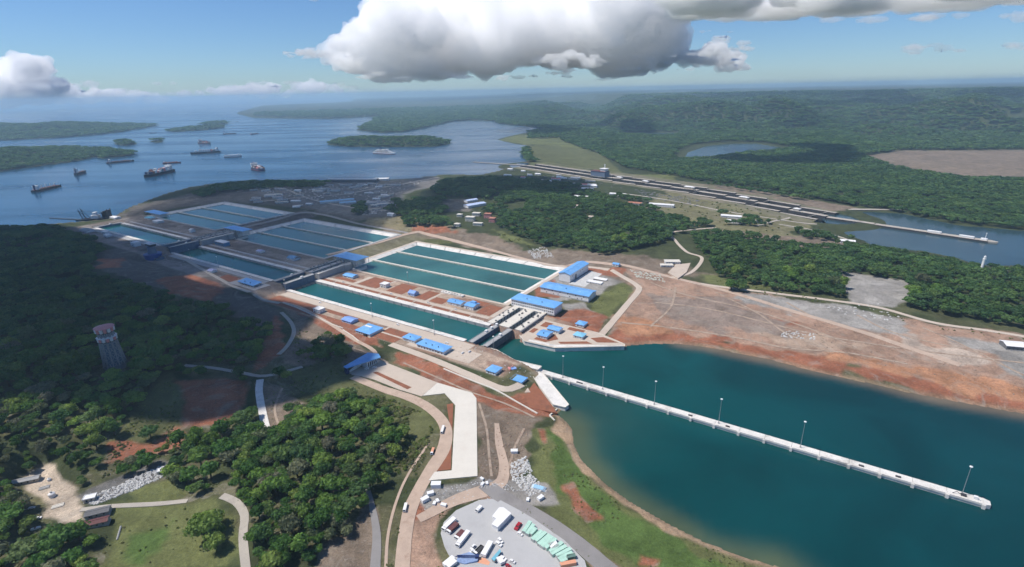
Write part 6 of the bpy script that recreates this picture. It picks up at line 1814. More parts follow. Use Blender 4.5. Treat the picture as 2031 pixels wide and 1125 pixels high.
# ------------------------------------------------------------------ trees
def foliage_mat(name, greens, trans=.38):
    M = bpy.data.materials.new(name); M.use_nodes = True
    N, Lk = M.node_tree.nodes, M.node_tree.links
    for n in list(N):
        if n.type == 'BSDF_PRINCIPLED': N.remove(n)
    out = [n for n in N if n.type == 'OUTPUT_MATERIAL'][0]
    oi = N.new("ShaderNodeObjectInfo")
    ramp = N.new("ShaderNodeValToRGB")
    ramp.color_ramp.elements[0].position = 0; ramp.color_ramp.elements[0].color = (*greens[0], 1)
    ramp.color_ramp.elements[1].position = 1; ramp.color_ramp.elements[1].color = (*greens[-1], 1)
    for i, g in enumerate(greens[1:-1]):
        e = ramp.color_ramp.elements.new((i + 1) / (len(greens) - 1)); e.color = (*g, 1)
    Lk.new(oi.outputs["Random"], ramp.inputs[0])
    geo = N.new("ShaderNodeNewGeometry")
    prev = ramp.outputs[0]
    for sc, lo, hi in ((.45, .72, 1.34), (.012, .7, 1.3)):
        t = N.new("ShaderNodeTexNoise"); t.inputs["Scale"].default_value = sc; t.inputs["Detail"].default_value = 4
        Lk.new(geo.outputs["Position"], t.inputs["Vector"])
        mr = N.new("ShaderNodeMapRange"); mr.inputs[1].default_value = .3; mr.inputs[2].default_value = .7; mr.inputs[3].default_value = lo; mr.inputs[4].default_value = hi
        Lk.new(t.outputs[0], mr.inputs[0])
        mx = N.new("ShaderNodeMix"); mx.data_type = 'RGBA'; mx.blend_type = 'MULTIPLY'; mx.inputs[0].default_value = 1
        Lk.new(prev, mx.inputs[6]); Lk.new(mr.outputs[0], mx.inputs[7]); prev = mx.outputs[2]
    df = N.new("ShaderNodeBsdfDiffuse"); tl = N.new("ShaderNodeBsdfTranslucent"); ms = N.new("ShaderNodeMixShader")
    ms.inputs[0].default_value = trans
    Lk.new(prev, df.inputs[0]); Lk.new(prev, tl.inputs[0]); Lk.new(df.outputs[0], ms.inputs[1]); Lk.new(tl.outputs[0], ms.inputs[2])
    Lk.new(ms.outputs[0], out.inputs[0])
    return M
GREENS = [(.056, .122, .032), (.09, .185, .046), (.15, .255, .055), (.07, .148, .052), (.20, .295, .066), (.105, .20, .046), (.085, .155, .062), (.24, .315, .078), (.125, .21, .06), (.22, .215, .14), (.075, .145, .042)]
M_leaf = foliage_mat("foliage", GREENS)
M_leaf_far = foliage_mat("far_foliage", [(.055, .115, .042), (.078, .148, .048), (.10, .175, .052), (.062, .122, .054), (.12, .19, .06), (.07, .13, .046)])
M_leaf2 = foliage_mat("scrub_foliage", [(.15, .20, .06), (.20, .235, .075), (.22, .21, .11), (.16, .23, .06), (.20, .20, .12)])

def crown_mesh(name, seed, lobes, quads, qs, core=.74, M=None, trunk=False, flat=.8, spread=.62, zc=1.05):
    r = np.random.default_rng(seed)
    C = []
    for i in range(lobes):
        th = r.uniform(0, 6.283); rad = spread * math.sqrt(r.uniform(.05, 1)); zz = r.uniform(-.25, .5) * (1 - .5 * rad)
        C.append((rad * math.cos(th), rad * math.sin(th), zz, r.uniform(.30, .52)))
    C.append((0, 0, .25, .5))
    mb = MB()
    # dark inner masses keep the crown from being see-through
    for (x, y, z, lr) in C:
        n = 6
        rr = lr * core
        V = [(x + rr * r.uniform(.8, 1.1) * a, y + rr * r.uniform(.8, 1.1) * b, zc + flat * (z + rr * c)) for a, b, c in
             ((0, 0, -1), (.9, 0, -.2), (.28, .86, -.2), (-.73, .53, -.2), (-.73, -.53, -.2), (.28, -.86, -.2), (.6, .5, .62), (-.3, .75, .62), (-.8, -.1, .62), (-.2, -.8, .62), (.65, -.45, .62), (0, 0, 1.05))]
        F = [(0, 2, 1), (0, 3, 2), (0, 4, 3), (0, 5, 4), (0, 1, 5), (1, 2, 6), (2, 3, 7), (3, 4, 8), (4, 5, 9), (5, 1, 10), (6, 2, 7), (7, 3, 8), (8, 4, 9), (9, 5, 10), (10, 1, 6), (6, 7, 11), (7, 8, 11), (8, 9, 11), (9, 10, 11), (10, 6, 11)]
        mb.add(V, F)
    for k in range(quads):
        x, y, z, lr = C[r.integers(len(C))]
        d = r.normal(size=3); d[2] = abs(d[2]) * 1.1 - .25; d /= np.linalg.norm(d)
        p = np.array([x, y, z]) + d * lr * r.uniform(.82, 1.12)
        nrm = d + r.normal(size=3) * .45; nrm /= np.linalg.norm(nrm)
        u = np.cross(nrm, [.3, .2, .93]); u /= np.linalg.norm(u) + 1e-9; v = np.cross(nrm, u)
        s = qs * r.uniform(.6, 1.35)
        c = np.array([p[0], p[1], zc + flat * p[2]])
        V = [c - u * s - v * s * .7, c + u * s - v * s * .55 + nrm * s * .2, c + u * s * .8 + v * s * .7, c - u * s * .7 + v * s * .6 - nrm * s * .25]
        mb.add(V, [(0, 1, 2), (0, 2, 3)])
    if trunk:
        mb.tube((0, 0, -.6), (0, 0, .8), .09, .05, 5, 1)
    return mb.mesh(name, [M or M_leaf, M_trunk])

HI = [crown_mesh("crown", 10 + i, 8 + i % 4 * 3, 760, .088, flat=(.62, .95, .75, .55, .85, .7, 1.0)[i], spread=(.7, .5, .62, .75, .6, .66, .5)[i]) for i in range(7)]
MID = [crown_mesh("crown_mid", 40 + i, 7 + i, 190, .17, M=M_leaf_far, flat=(.6, .95, .75, .7, .85, 1.0)[i]) for i in range(6)]
LOW = [crown_mesh("crown_low", 60 + i, 5, 46, .30, core=.85, M=M_leaf_far) for i in range(5)]
BUSH = [crown_mesh("bush", 80 + i, 5, 120, .16, M=M_leaf2, flat=.5, zc=.3) for i in range(4)]

FOREST = [  # ground the woods stand on
 [(-350,1000),(-350,560),(-150,470),(0,458),(120,454),(188,472),(212,500),(185,518),(178,548),(300,578),(330,592),(420,615),(500,645),(540,655),(535,685),(498,728),(370,720),(345,742),(322,752),(262,826),(212,882),(198,930),(165,965),(150,955),(95,925),(42,950),(40,985),(62,1010),(66,1060),(0,1090),(-250,1150)],
 [(0,1105),(66,1070),(130,1048),(170,1058),(196,1082),(190,1130),(175,1200),(-150,1200)],
 [(348,965),(345,925),(380,886),(440,876),(512,856),(545,872),(580,806),(622,796),(700,786),(760,790),(836,820),(856,852),(838,890),(785,950),(764,985),(755,962),(738,946),(712,955),(722,1020),(695,1062),(645,1095),(600,1130),(560,1160),(505,1135),(497,1080),(500,1020),(478,985),(445,974),(400,988),(372,980)],
 [(205,945),(262,920),(350,884),(450,852),(500,814),(506,834),(420,882),(350,908),(245,955)],
 [(375,1058),(398,1036),(440,1040),(447,1085),(390,1100)], [(594,716),(602,702),(650,670),(688,692),(690,712),(640,722)], [(540,756),(545,738),(570,738),(576,756)],
 [(345,737),(500,746),(498,770),(440,752),(362,752)],
 [(990,452),(1005,425),(980,400),(1005,380),(1100,385),(1200,398),(1290,425),(1400,444),(1416,454),(1340,464),(1328,478),(1240,502),(1195,507),(1130,492),(1066,490),(1035,472)],
 [(880,360),(980,354),(1040,360),(1140,370),(1215,398),(1100,388),(1003,378),(965,398),(942,396),(880,392),(852,378)],
 [(765,420),(782,400),(840,397),(880,396),(893,418),(870,428),(800,432)], [(800,450),(840,448),(896,453),(888,438),(840,432),(802,438)], [(985,425),(1000,418),(1005,440),(985,448)], [(955,420),(985,405),(995,425),(975,428)],
 [(1372,470),(1420,462),(1500,472),(1580,488),(1650,494),(1700,490),(1735,498),(1782,505),(1880,520),(1905,533),(1900,548),(1858,562),(1812,584),(1800,562),(1702,545),(1676,548),(1672,596),(1600,583),(1530,576),(1470,562),(1425,550),(1408,522),(1388,504)],
 [(1900,540),(1935,533),(2031,540),(2300,575),(2300,720),(2031,655),(1920,634),(1802,612),(1795,602),(1820,580),(1872,560)],
 [(1338,350),(1372,328),(1480,312),(1560,297),(1690,302),(1770,332),(1900,355),(2031,358),(2400,365),(2400,492),(2031,460),(1900,446),(1790,423),(1700,410),(1560,385),(1450,368),(1380,358)],
 [(1092,260),(1112,280),(1182,300),(1242,330),(1332,345),(1372,328),(1480,312),(1700,302),(1790,297),(2031,297),(2400,298),(2700,240),(2700,190),(1300,205),(1000,225),(985,240),(1060,250)],
 [(380,388),(440,370),(520,364),(600,364),(655,364),(640,374),(540,376),(450,381),(400,395)],
 [(1036,298),(1046,294),(1056,318),(1080,326),(1048,326),(1036,310)],
 [(1655,478),(1690,476),(1692,486),(1660,488)], [(1445,570),(1470,568),(1472,582),(1448,584)], [(1420,424),(1500,436),(1540,446),(1500,450),(1440,446)], [(1215,388),(1290,402),(1330,412),(1300,420),(1230,402)], [(1560,455),(1640,470),(1660,480),(1600,474)], [(1330,362),(1440,372),(1560,390),(1640,405),(1560,392),(1440,378)], [(700,412),(720,408),(730,424),(705,428)],
 [(505,234),(650,237),(756,232),(735,246),(710,259),(760,265),(800,263),(840,255),(900,242),(930,240),(979,241),(1000,225),(1300,200),(800,198),(520,214)],
]
CLEAR = [[(1005,405),(1040,400),(1045,420),(1010,425)], [(885,398),(950,396),(935,420),(885,422)]]

BIGR = [(640,852,13), (600,880,10), (575,905,9), (450,912,13), (400,925,12), (420,950,11), (500,905,9), (545,915,8), (590,945,11), (640,930,10), (690,905,9), (735,968,10), (660,985,12), (610,1000,10), (550,985,12), (520,1000,9),
        (690,1020,11), (640,1055,12), (580,1060,11), (530,1070,10), (600,1100,11), (410,1075,13), (430,1090,9), (700,860,10), (670,830,8), (740,850,9), (730,810,7), (480,940,9), (555,750,9), (120,1090,13), (60,1110,11), (160,1075,10), (30,1040,11),
        (300,870,9), (380,960,10), (560,880,8), (620,820,8), (760,900,8), (750,880,7)]
BIG = [b_[:2] for b_ in BIGR]
def make_forest():
    r_ = np.random.default_rng(21)
    pts = []
    r = 255.0
    while r < 11500:
        s = 10.6 * (r / 450) ** .22 if r < 1500 else 13.8 * (r / 1500) ** .85
        s = max(s, 8.5)
        n = int(math.radians(118) * r / s)
        th = np.radians(-59) + (np.arange(n) + r_.uniform(-.38, .38, n)) * s / r
        rr = r + r_.uniform(-.38, .38, n) * s
        pts.append(np.column_stack([rr * np.sin(th), rr * np.cos(th), np.full(n, s)]))
        r += s * .87
    P = np.vstack(pts)
    xy = P[:, :2]
    keep = np.zeros(len(P), bool)
    for f in FOREST:
        far = min(y for _, y in f) < 240
        wp_ = on_many(f, 30) if not far else np.column_stack([at(np.array([q[0] for q in f], float), np.array([max(q[1], 150 + .0) for q in f], float), 25.0), np.zeros(len(f))])
        keep |= in_poly(xy, wp_[:, :2])
    rad = np.hypot(xy[:, 0], xy[:, 1]); az = np.degrees(np.arctan2(xy[:, 0], xy[:, 1]))
    keep |= (rad > 3900) & (az > 2) | (rad > 5200) & (az > -4)
    lake = in_poly(xy, grow(LAKE, -2))
    isl = np.zeros(len(P), bool)
    for p, h in ISLES:
        isl |= in_poly(xy, grow(p, -6))
    keep = (keep & ~lake) | (isl & lake)
    for q, g_ in [(CHAN, 3), (SEA, 3)] + [(q, 75) for q in PONDS]:
        keep &= ~in_poly(xy, grow(q, g_))
    for q in CLEAR:
        keep &= ~in_poly(xy, on_many(q, 30)[:, :2])
    brown = on_many([(1700,310),(1790,298),(2031,298),(2300,300),(2300,360),(2031,352),(1900,350),(1780,330)], 4)[:, :2]
    keep &= ~in_poly(xy, brown)
    a, b = to_ab(xy)
    keep &= ~((a > 380) & (a < 1790) & (b > 492) & (b < 960))
    od, _ = old_param(xy); keep &= od > 122
    # natural gaps and the made roads
    keep &= (fbm(xy[:, 0], xy[:, 1], 55, 2) > .23) | (rad > 2200)
    for pts_, w in ROADS:
        keep &= dist_line(xy, pts_, False, w + 2) > w
    for o, c, hr in KEEPOUT:
        keep &= np.hypot(xy[:, 0] - o, xy[:, 1] - c) > hr
    keep &= ~in_poly(xy, on_many([(690,784),(760,788),(836,818),(858,852),(840,892),(786,952),(772,935),(806,866),(770,826)], 12)[:, :2])
    big = on_many(BIG, 13)[:, :2]
    bigr = np.array([b_[2] for b_ in BIGR])
    for q, br in zip(big, bigr):
        keep &= np.hypot(xy[:, 0] - q[0], xy[:, 1] - q[1]) > br * .8
    P = np.vstack([np.column_stack([big, np.full(len(big), 10.)]), P[keep]]); xy = P[:, :2]
    z = height(xy)
    n = len(P)
    R = P[:, 2] * .62 * (.5 + 1.15 * r_.uniform(0, 1, n) ** 1.4) * (.8 + .42 * fbm(xy[:, 0], xy[:, 1], 120, 2))
    R[:len(bigr)] = bigr
    rot = r_.uniform(0, 6.283, n); var = r_.integers(0, 60, n)
    rad = np.hypot(xy[:, 0], xy[:, 1])
    return xy, z, R, rot, var, rad

def scatter(name, label, xyz, R, rot, var, variants, kind="stuff", RZ=None):
    """many alike plants as one object: geometry nodes put a crown on every point"""
    n = len(xyz)
    me = bpy.data.meshes.new(name); me.vertices.add(n)
    me.vertices.foreach_set("co", np.asarray(xyz, np.float32).ravel())
    for nm, dat, ty in (("scl", R, 'FLOAT'), ("sclz", RZ if RZ is not None else R, 'FLOAT'), ("rot", rot, 'FLOAT'), ("idx", var % len(variants), 'INT')):
        at_ = me.attributes.new(nm, ty, 'POINT')
        at_.data.foreach_set("value", np.asarray(dat, np.float32 if ty == 'FLOAT' else np.int32))
    o = link(name, me)
    col = bpy.data.collections.new(name + "_kinds")
    for v in variants:
        q = bpy.data.objects.new("plant_kind", v); col.objects.link(q)
    ng = bpy.data.node_groups.new(name, 'GeometryNodeTree')
    ng.interface.new_socket("Geometry", in_out='INPUT', socket_type='NodeSocketGeometry')
    ng.interface.new_socket("Geometry", in_out='OUTPUT', socket_type='NodeSocketGeometry')
    N, Lk = ng.nodes, ng.links
    gi, go = N.new('NodeGroupInput'), N.new('NodeGroupOutput')
    ip = N.new('GeometryNodeInstanceOnPoints'); ci = N.new('GeometryNodeCollectionInfo')
    ci.inputs[0].default_value = col; ci.inputs[1].default_value = True; ci.inputs[2].default_value = True
    def attr(nm, ty):
        q = N.new('GeometryNodeInputNamedAttribute'); q.data_type = ty; q.inputs[0].default_value = nm; return q.outputs[0]
    Lk.new(gi.outputs[0], ip.inputs['Points']); Lk.new(ci.outputs[0], ip.inputs['Instance'])
    ip.inputs['Pick Instance'].default_value = True
    Lk.new(attr("idx", 'INT'), ip.inputs['Instance Index'])
    cx = N.new('ShaderNodeCombineXYZ'); Lk.new(attr("rot", 'FLOAT'), cx.inputs[2]); Lk.new(cx.outputs[0], ip.inputs['Rotation'])
    sv = N.new('ShaderNodeCombineXYZ'); a_ = attr("scl", 'FLOAT'); Lk.new(a_, sv.inputs[0]); Lk.new(a_, sv.inputs[1]); Lk.new(attr("sclz", 'FLOAT'), sv.inputs[2]); Lk.new(sv.outputs[0], ip.inputs['Scale'])
    Lk.new(ip.outputs[0], go.inputs[0])
    md = o.modifiers.new("scatter", 'NODES'); md.node_group = ng
    return tag(o, label, None, None, kind)

ROADS = [(np.array([LK(a, b) for a, b in ((443, 962), (405, 965), (317, 904), (303, 878), (292, 690))]), 9)]
for pts_, w in (([(516,754),(514,778),(521,820),(531,864)], 9), ([(366,725),(420,730),(480,740),(527,746)], 6), ([(558,620),(577,640),(583,660),(571,685),(552,704)], 8), ([(440,984),(468,996),(485,1022),(482,1065),(488,1130)], 7),
                ([(725,955),(737,1000),(747,1060),(744,1130)], 7), ([(1420,452),(1335,461),(1340,478),(1362,500),(1392,512)], 8), ([(700,748),(760,772),(820,792),(862,818),(884,850),(880,890),(856,930),(832,970)], 13)):
    ROADS.append((on_many(pts_, 12)[:, :2], w))
KEEPOUT = []
for px_, py_, w in ((229,724,20),(229,742,14),(1945,540,8),(190,1041,14),(196,1020,14),(180,992,9),(942,409,36),(933,438,15),(933,443,12),(948,447,15),(948,452,12),(968,434,13),(977,443,12),(907,451,11),(1150,393,34),(1165,377,30),(1175,434,16),(1150,412,20),(1260,406,34),(1312,409,50),(1450,436,45),(1680,482,26),(53,957,14)):
    q = on(px_, py_, 25); KEEPOUT.append((q[0], q[1], w))

TXY, TZ, TR, TROT, TVAR, TRAD = make_forest()

# which trees show largest: those become trees of their own, with trunk and crown
def to_px(x, y, z):
    dx, dy, dz = x, y, z - CAMZ
    u, v, w = dx * cR + dy * sR * sP + dz * sR * cP, -dx * sR + dy * cR * sP + dz * cR * cP, dy * cP - dz * sP
    return PW / 2 + FPX * u / w, PH / 2 - FPX * v / w
tpx, tpy = to_px(TXY[:, 0], TXY[:, 1], TZ + TR)
size = TR / np.sqrt(TRAD ** 2 + (CAMZ - TZ) ** 2)
inside = (tpx > 4) & (tpx < PW - 4) & (tpy > 0) & (tpy < PH - 4)
order = np.argsort(-np.where(inside, size, 0))[:300]
single_tree = np.zeros(len(TR), bool); single_tree[order] = True

AREAS = [ # (test on picture position, phrase)
 (lambda x, y: y > 1030 and x < 215, "bottom left wood", "trees in the bottom left wood"),
 (lambda x, y: x < 345, "hillside wood around the tower", "trees of the hillside wood"),
 (lambda x, y: x < 520 and y > 1020, "lower left lawn's edge", "trees beside the lower left lawn"),
 (lambda x, y: y < 790, "scrubby slope", "trees on the scrubby slope"),
 (lambda x, y: x < 560, "wood below the white path", "trees left of the white path"),
 (lambda x, y: x < 730 and y > 930, "wood between the lower roads", "trees between the two lower roads"),
 (lambda x, y: True, "wood by the tan road", "trees beside the tan road"),
]
SHAPES = ["broad", "domed", "loose", "spreading", "rounded", "dense", "uneven"]
trunk_me = MB().tube((0, 0, -.5), (0, 0, .75), .10, .06, 6).tube((0, 0, .5), (.25, .12, .95), .05, .02, 5).tube((0, 0, .55), (-.2, .18, .95), .05, .02, 5).tube((0, 0, .5), (.02, -.26, .9), .045, .02, 5).mesh("trunk", M_trunk)
TITEMS = []
for i in order:
    x, y = tpx[i], tpy[i]
    for tst, ph, gr in AREAS:
        if tst(x, y): break
    v = int(TVAR[i] % len(HI))
    big = "large" if TR[i] > 6.2 else ("small" if TR[i] < 4.2 else "medium-sized")
    t = thing("broadleaf_tree", f"{big} {SHAPES[v]} green tree in the {ph}", "tree", (TXY[i, 0], TXY[i, 1], TZ[i]), TROT[i], gr)
    TITEMS.append((t, t["label"], x))
    c = link("crown", HI[v], t); k = link("trunk", trunk_me, t)
    c.scale = k.scale = (TR[i],) * 3
number_from_left(TITEMS)
rest = ~single_tree
XYZ = np.column_stack([TXY, TZ])
for nm, lab, sel, vr in (("wood", "near woods of mixed green crowns around the locks", rest & (TRAD < 850), HI), ("wood", "middle-distance woods between the new and the older locks", rest & (TRAD >= 850) & (TRAD < 2300), MID),
                         ("far_forest", "unbroken forest covering the far land, hills and islands", rest & (TRAD >= 2300), LOW)):
    scatter(nm, lab, XYZ[sel], TR[sel], TROT[sel], TVAR[sel], vr, RZ=np.where(TR[sel] > 8, 8 + (TR[sel] - 8) * .18, TR[sel]))

# scrub on the open ground
def scrub():
    r_ = np.random.default_rng(5)
    polys = [([(560,745),(680,705),(700,745),(760,775),(860,815),(868,850),(800,900),(770,950),(755,920),(800,860),(700,785),(600,795)], 260, .6, 2.0),
             ([(1060,880),(1110,850),(1150,930),(1240,1010),(1400,1085),(1540,1130),(1300,1200),(1200,1090),(1120,1000),(1075,940)], 520, .35, 1.3),
             ([(690,784),(760,788),(836,818),(858,852),(840,892),(786,952),(772,935),(806,866),(770,826)], 520, 1.2, 3.6),
             ([(220,885),(350,855),(360,890),(260,930),(200,950)], 160, .5, 2.0), ([(330,750),(358,800),(350,860),(270,885),(225,880),(270,825)], 160, .5, 1.8),
             ([(370,690),(500,690),(495,725),(400,720)], 220, .4, 1.6), ([(200,1015),(330,995),(440,990),(470,1040),(470,1140),(180,1140)], 40, .4, 1.6),
             ([(1380,545),(1470,560),(1660,598),(1660,606),(1480,582)], 130, .8, 2.4), ([(980,458),(1030,474),(1060,494),(1000,482)], 120, .8, 2.4), ([(1740,615),(1830,640),(2031,668),(2031,676),(1820,650)], 90, .8, 2.2),
             ([(510,760),(580,760),(600,800),(560,870),(500,830)], 60, .4, 1.4), ([(770,1000),(795,960),(850,880),(860,900),(800,1000),(785,1125),(765,1125)], 330, .4, 1.5),
             ([(840,1080),(870,1040),(905,1003),(895,1000),(855,1040),(848,1110),(900,1160)], 120, .4, 1.2), ([(1000,985),(1045,1008),(1100,1048),(1170,1105),(1150,1110),(1080,1050),(1020,1012)], 110, .3, 1.0),
             ([(1340,385),(1500,405),(1640,440),(1560,468),(1440,455),(1350,448),(1285,412)], 150, 1.5, 5.0), ([(1165,612),(1228,566),(1250,575),(1200,632)], 40, .5, 1.5),
             ([(690,420),(800,425),(880,455),(800,460)], 60, .8, 2.6), ([(590,655),(660,665),(690,700),(600,730),(580,700)], 120, .6, 2.2)]
    X, S = [], []
    for pl, n, s0, s1 in polys:
        P_ = on_many(pl, 10)[:, :2]
        q = r_.uniform(P_.min(0), P_.max(0), (n * 4, 2)); q = q[in_poly(q, P_)]
        q = q[fbm(q[:, 0], q[:, 1], 22, 2) > (.46 if s1 < 3.5 else .3)][:n]
        for pts_, w in ROADS: q = q[dist_line(q, pts_, False, w) > w - 2]
        X.append(q); S.append(r_.uniform(s0, s1, len(q)))
    X = np.vstack(X); S = np.concatenate(S)
    scatter("scrub", "low bushes and tufts on open ground and banks", np.column_stack([X, height(X)]), S, r_.uniform(0, 6.28, len(X)), r_.integers(0, 60, len(X)), BUSH)
scrub()
# ------------------------------------------------------------------ haze
HZ = 6.0e-5
hb = MB().box(-42000, 42000, -2500, 43500, -12, 430)
hz = part("haze", hb, [], None)
Mh = bpy.data.materials.new("haze_air"); Mh.use_nodes = True
Nh, Lh = Mh.node_tree.nodes, Mh.node_tree.links
for n in list(Nh):
    if n.type == 'BSDF_PRINCIPLED': Nh.remove(n)
pv = Nh.new("ShaderNodeVolumePrincipled")
pv.inputs["Color"].default_value = (.56, .80, 1.0, 1)
pv.inputs["Density"].default_value = HZ
pv.inputs["Anisotropy"].default_value = .2
Lh.new(pv.outputs[0], [n for n in Nh if n.type == 'OUTPUT_MATERIAL'][0].inputs["Volume"])
hz.data.materials.append(Mh)
tag(hz, kind="stuff")

# ------------------------------------------------------------------ clouds
def cloud_mat(name, dens):
    M = bpy.data.materials.new(name); M.use_nodes = True
    N, Lk = M.node_tree.nodes, M.node_tree.links
    for n in list(N):
        if n.type == 'BSDF_PRINCIPLED': N.remove(n)
    v = N.new("ShaderNodeVolumePrincipled")
    v.inputs["Color"].default_value = (.999, .999, .999, 1); v.inputs["Density"].default_value = dens; v.inputs["Anisotropy"].default_value = .1
    Lk.new(v.outputs[0], [n for n in N if n.type == 'OUTPUT_MATERIAL'][0].inputs["Volume"])
    return M

def cloud(name, blobs, voxel, dens, disp, dscale, seed=0, base=None, puffs=None):
    """blobs: (x, y, z, rx, ry, rz); one closed skin round them, roughened like a cauliflower"""
    mb = MB()
    if puffs:                                                   # smaller heads swelling out of the big ones, twice over
        r = np.random.default_rng(seed + 77)
        lvl = blobs
        allb = list(blobs)
        for cnt, f0, f1 in puffs:
            nx = []
            for (x, y, z, rx, ry, rz) in lvl:
                for _ in range(cnt):
                    d = r.normal(size=3); d[2] = abs(d[2]) * .9 - .45; d /= np.linalg.norm(d)
                    f = r.uniform(f0, f1)
                    nx.append((x + d[0] * rx * .92, y + d[1] * ry * .92, z + d[2] * rz * .92, rx * f, rx * f, rx * f * .85))
            allb += nx; lvl = nx
        blobs = allb
    for (x, y, z, rx, ry, rz) in blobs:
        s = MB().ball((0, 0, 0), 1.0, n=9, k=6)
        V = [(x + vx * rx, y + vy * ry, max(z + vz * rz, base if base is not None else -1e9)) for vx, vy, vz in s.v]
        mb.add(V, s.f)
    o = part(name, mb, cloud_mat(name, dens * (1.2 if puffs else 1)), None)
    m1 = o.modifiers.new("skin", 'REMESH'); m1.mode = 'VOXEL'; m1.voxel_size = voxel
    for k, (dd, sc) in enumerate(((disp, dscale), (disp * .5, dscale * .4), (disp * .25, dscale * .16))):
        t = bpy.data.textures.new(name + "_puffs", 'CLOUDS'); t.noise_scale = sc; t.noise_depth = 3; t.noise_basis = 'VORONOI_F1' if k < 2 else 'BLENDER_ORIGINAL'
        m2 = o.modifiers.new("puffs", 'DISPLACE'); m2.texture = t; m2.texture_coords = 'GLOBAL'; m2.strength = -dd if k < 2 else dd; m2.mid_level = .45
    return tag(o, kind="stuff")

def sky_pt(px, py, dist):
    X, Y, Z = ray(px, py); t = dist / math.hypot(X, Y)
    return X * t, Y * t, CAMZ + Z * t

RC = np.random.default_rng(33)
def heap(px0, px1, pyb, top, dist, n, depth, fat=1.0, seed=1):
    """a heap of cloud whose foot lies along pyb and whose top follows the list top [(px, py)]"""
    r = np.random.default_rng(seed)
    tx = np.array([q[0] for q in top], float); ty = np.array([q[1] for q in top], float)
    out = []
    k = dist / FPX
    for i in range(n):
        px = px0 + (px1 - px0) * ((i + r.uniform(.1, .9)) / n)
        tpy = np.interp(px, tx, ty)
        f = r.uniform(0, 1) ** .8
        hpx = max(pyb - tpy, 4)
        rad = min(max(hpx * r.uniform(.24, .42), 5), 55) * fat
        py = pyb - rad * .7 - f * max(hpx - 1.7 * rad, 0)
        x, y, z = sky_pt(px, py, dist + r.uniform(-.5, .5) * depth)
        out.append((x, y, z, rad * k * r.uniform(1.0, 1.5), rad * k * r.uniform(1, 1.6), rad * k * r.uniform(.75, .95)))
    return out
D = 23000
b_ = sky_pt(1050, 152, D)[2]
cloud("cloud", heap(700, 1300, 150, [(690, 110), (720, 60), (760, 10), (820, -30), (1000, -60), (1300, -40)], D, 74, 5000, seed=2), 70, .0020, 300, 700, base=b_ - 150, puffs=((12, .25, .5), (4, .28, .5)))
cloud("cloud", heap(1180, 1480, 142, [(1180, 20), (1300, 60), (1380, 95), (1420, 78), (1480, 110)], D + 1500, 26, 3000, .8, seed=4), 70, .0024, 260, 600, puffs=((10, .3, .5), (4, .3, .5)))
cloud("cloud", heap(1060, 1200, 138, [(1060, 100), (1120, 92), (1200, 110)], 19000, 12, 1500, .7, seed=14), 55, .0030, 160, 380, puffs=((10, .28, .5), (4, .3, .5)))
cloud("cloud", heap(1385, 1475, 118, [(1385, 100), (1425, 78), (1475, 104)], 18000, 9, 1200, .8, seed=15), 50, .0034, 140, 330, puffs=((10, .28, .5), (4, .3, .5)))
# torn scraps and thin veil round the big heap
def scraps(boxes, dist, seed, dens, rad0, rad1):
    r = np.random.default_rng(seed); bl = []
    for x0, x1, y0, y1, n in boxes:
        for _ in range(n):
            rr = r.uniform(rad0, rad1) * dist / FPX
            x, y, z = sky_pt(r.uniform(x0, x1), r.uniform(y0, y1), dist + r.uniform(-900, 900))
            bl.append((x, y, z, rr * r.uniform(1.2, 2.6), rr, rr * r.uniform(.3, .6)))
    return cloud("cloud", bl, 60, dens, 160, 300)
scraps([(650, 720, 60, 130, 12), (720, 900, 140, 156, 12), (900, 1200, 140, 158, 16), (1180, 1330, 110, 150, 16), (1330, 1500, 95, 140, 16), (1400, 1480, 60, 100, 8), (560, 660, 98, 118, 8)], 20000, 91, .0030, 5, 12)
scraps([(1480, 1660, 4, 44, 14), (1720, 2060, 0, 42, 20), (1790, 2060, 86, 108, 14), (40, 330, 160, 200, 16), (330, 760, 160, 190, 22)], 21000, 92, .0018, 5, 12)
D = 26000
cloud("cloud", heap(-60, 85, 205, [(-60, 150), (0, 140), (30, 112), (75, 106), (85, 165)], D, 16, 2500, .75, seed=5), 60, .003, 220, 500, puffs=((10, .3, .5), (4, .3, .5)))
cloud("cloud", heap(80, 330, 206, [(80, 160), (110, 155), (150, 170), (250, 176), (330, 182)], D + 2000, 22, 2500, .9, seed=6), 60, .0028, 200, 460, puffs=((9, .3, .5), (3, .3, .5)))
cloud("cloud", heap(330, 680, 195, [(330, 182), (420, 170), (470, 160), (540, 158), (560, 172), (615, 154), (680, 172)], D + 3000, 26, 2500, .85, seed=7), 60, .0022, 180, 420, puffs=((9, .3, .5), (3, .3, .5)))
cloud("cloud", heap(565, 652, 116, [(565, 104), (600, 86), (640, 92), (652, 108)], 14000, 9, 900, .9, seed=8), 35, .004, 100, 240, puffs=((9, .3, .5), (3, .3, .5)))
cloud("cloud", heap(1775, 2120, 108, [(1775, 92), (1850, 86), (2000, 92), (2120, 84)], 15000, 20, 2200, .6, seed=9), 80, .0016, 120, 420)
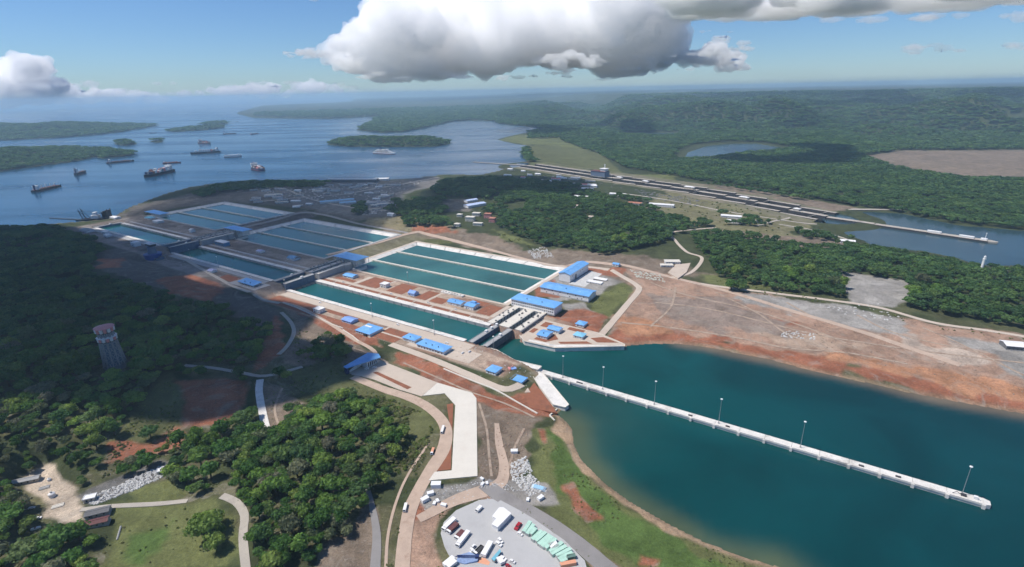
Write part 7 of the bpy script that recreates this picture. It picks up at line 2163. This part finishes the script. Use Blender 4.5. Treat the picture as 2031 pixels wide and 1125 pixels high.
# cloud banks whose undersides just enter the top of the picture
def bank(cx, cy, z, rx, ry, th, n, seed, dens, voxel=55, disp=90, ds=320):
    r = np.random.default_rng(seed)
    bl = []
    for i in range(n):
        a = r.uniform(0, 6.283); q = math.sqrt(r.uniform(0, 1))
        s = r.uniform(.22, .42)
        bl.append((cx + rx * q * math.cos(a), cy + ry * q * math.sin(a), z + r.uniform(0, .4) * th, rx * s, ry * s, th * r.uniform(.5, .9)))
    return cloud("cloud", bl, voxel, dens, disp, ds, base=z - th * .2)
X, Y, Z = sky_pt(1500, 22, 9500); bank(X, Y, Z, 1500, 900, 330, 16, 3, .006)
X, Y, Z = sky_pt(1890, 8, 9500); bank(X, Y, Z, 1500, 800, 300, 16, 4, .005)
X, Y, Z = sky_pt(640, -12, 9500); bank(X, Y, Z, 700, 500, 180, 9, 6, .004)

# clouds overhead whose shadows lie on the ground
def shade_cloud(px_pts, gz_, alt, th, dens, n, seed, size):
    P = px_poly(px_pts, gz_)
    off = np.array([math.sin(SUN_AZ), math.cos(SUN_AZ)]) * (alt - gz_) / math.tan(SUN_EL)
    P = P + off
    r = np.random.default_rng(seed)
    lo, hi = P.min(0), P.max(0)
    q = r.uniform(lo, hi, (n * 8, 2)); q = q[in_poly(q, P)][:n]
    d = dist_line(q, P)
    bl = [(x, y, alt + r.uniform(0, .3) * th, min(max(dd * 1.0, size * .32), size), min(max(dd * 1.0, size * .32), size) * r.uniform(.8, 1.2), th * r.uniform(.6, 1)) for (x, y), dd in zip(q, d)]
    return cloud("cloud", bl, 45, dens, 70, 300, base=alt - th * .3)
shade_cloud([(-1400,560),(-1100,900),(-300,840),(0,770),(140,790),(250,815),(330,820),(395,770),(440,705),(450,600),(340,545),(250,475),(100,445),(-300,440),(-1000,480)], 40, 1250, 300, .06, 190, 41, 230)
shade_cloud([(560,600),(610,548),(690,495),(745,442),(790,402),(860,352),(700,350),(560,352),(420,360),(240,400),(240,460),(340,530),(450,590),(500,670),(540,650)], 25, 1250, 150, .011, 70, 43, 210)
shade_cloud([(870,355),(1000,345),(1150,352),(1210,380),(1120,390),(1000,385),(930,410),(880,420),(800,420),(820,385)], 35, 1250, 130, .014, 34, 42, 170)

for k, (cx_, cy_, rr_) in enumerate(((1450, 203, 1100), (1840, 205, 1300), (1150, 236, 700), (1500, 262, 450))):
    p = at(cx_, cy_, 120)
    alt = 1900
    off = np.array([math.sin(SUN_AZ), math.cos(SUN_AZ)]) * (alt - 120) / math.tan(SUN_EL)
    bank(p[0] + off[0], p[1] + off[1], alt, rr_, rr_ * 1.0, 160, 12, 50 + k, .02)
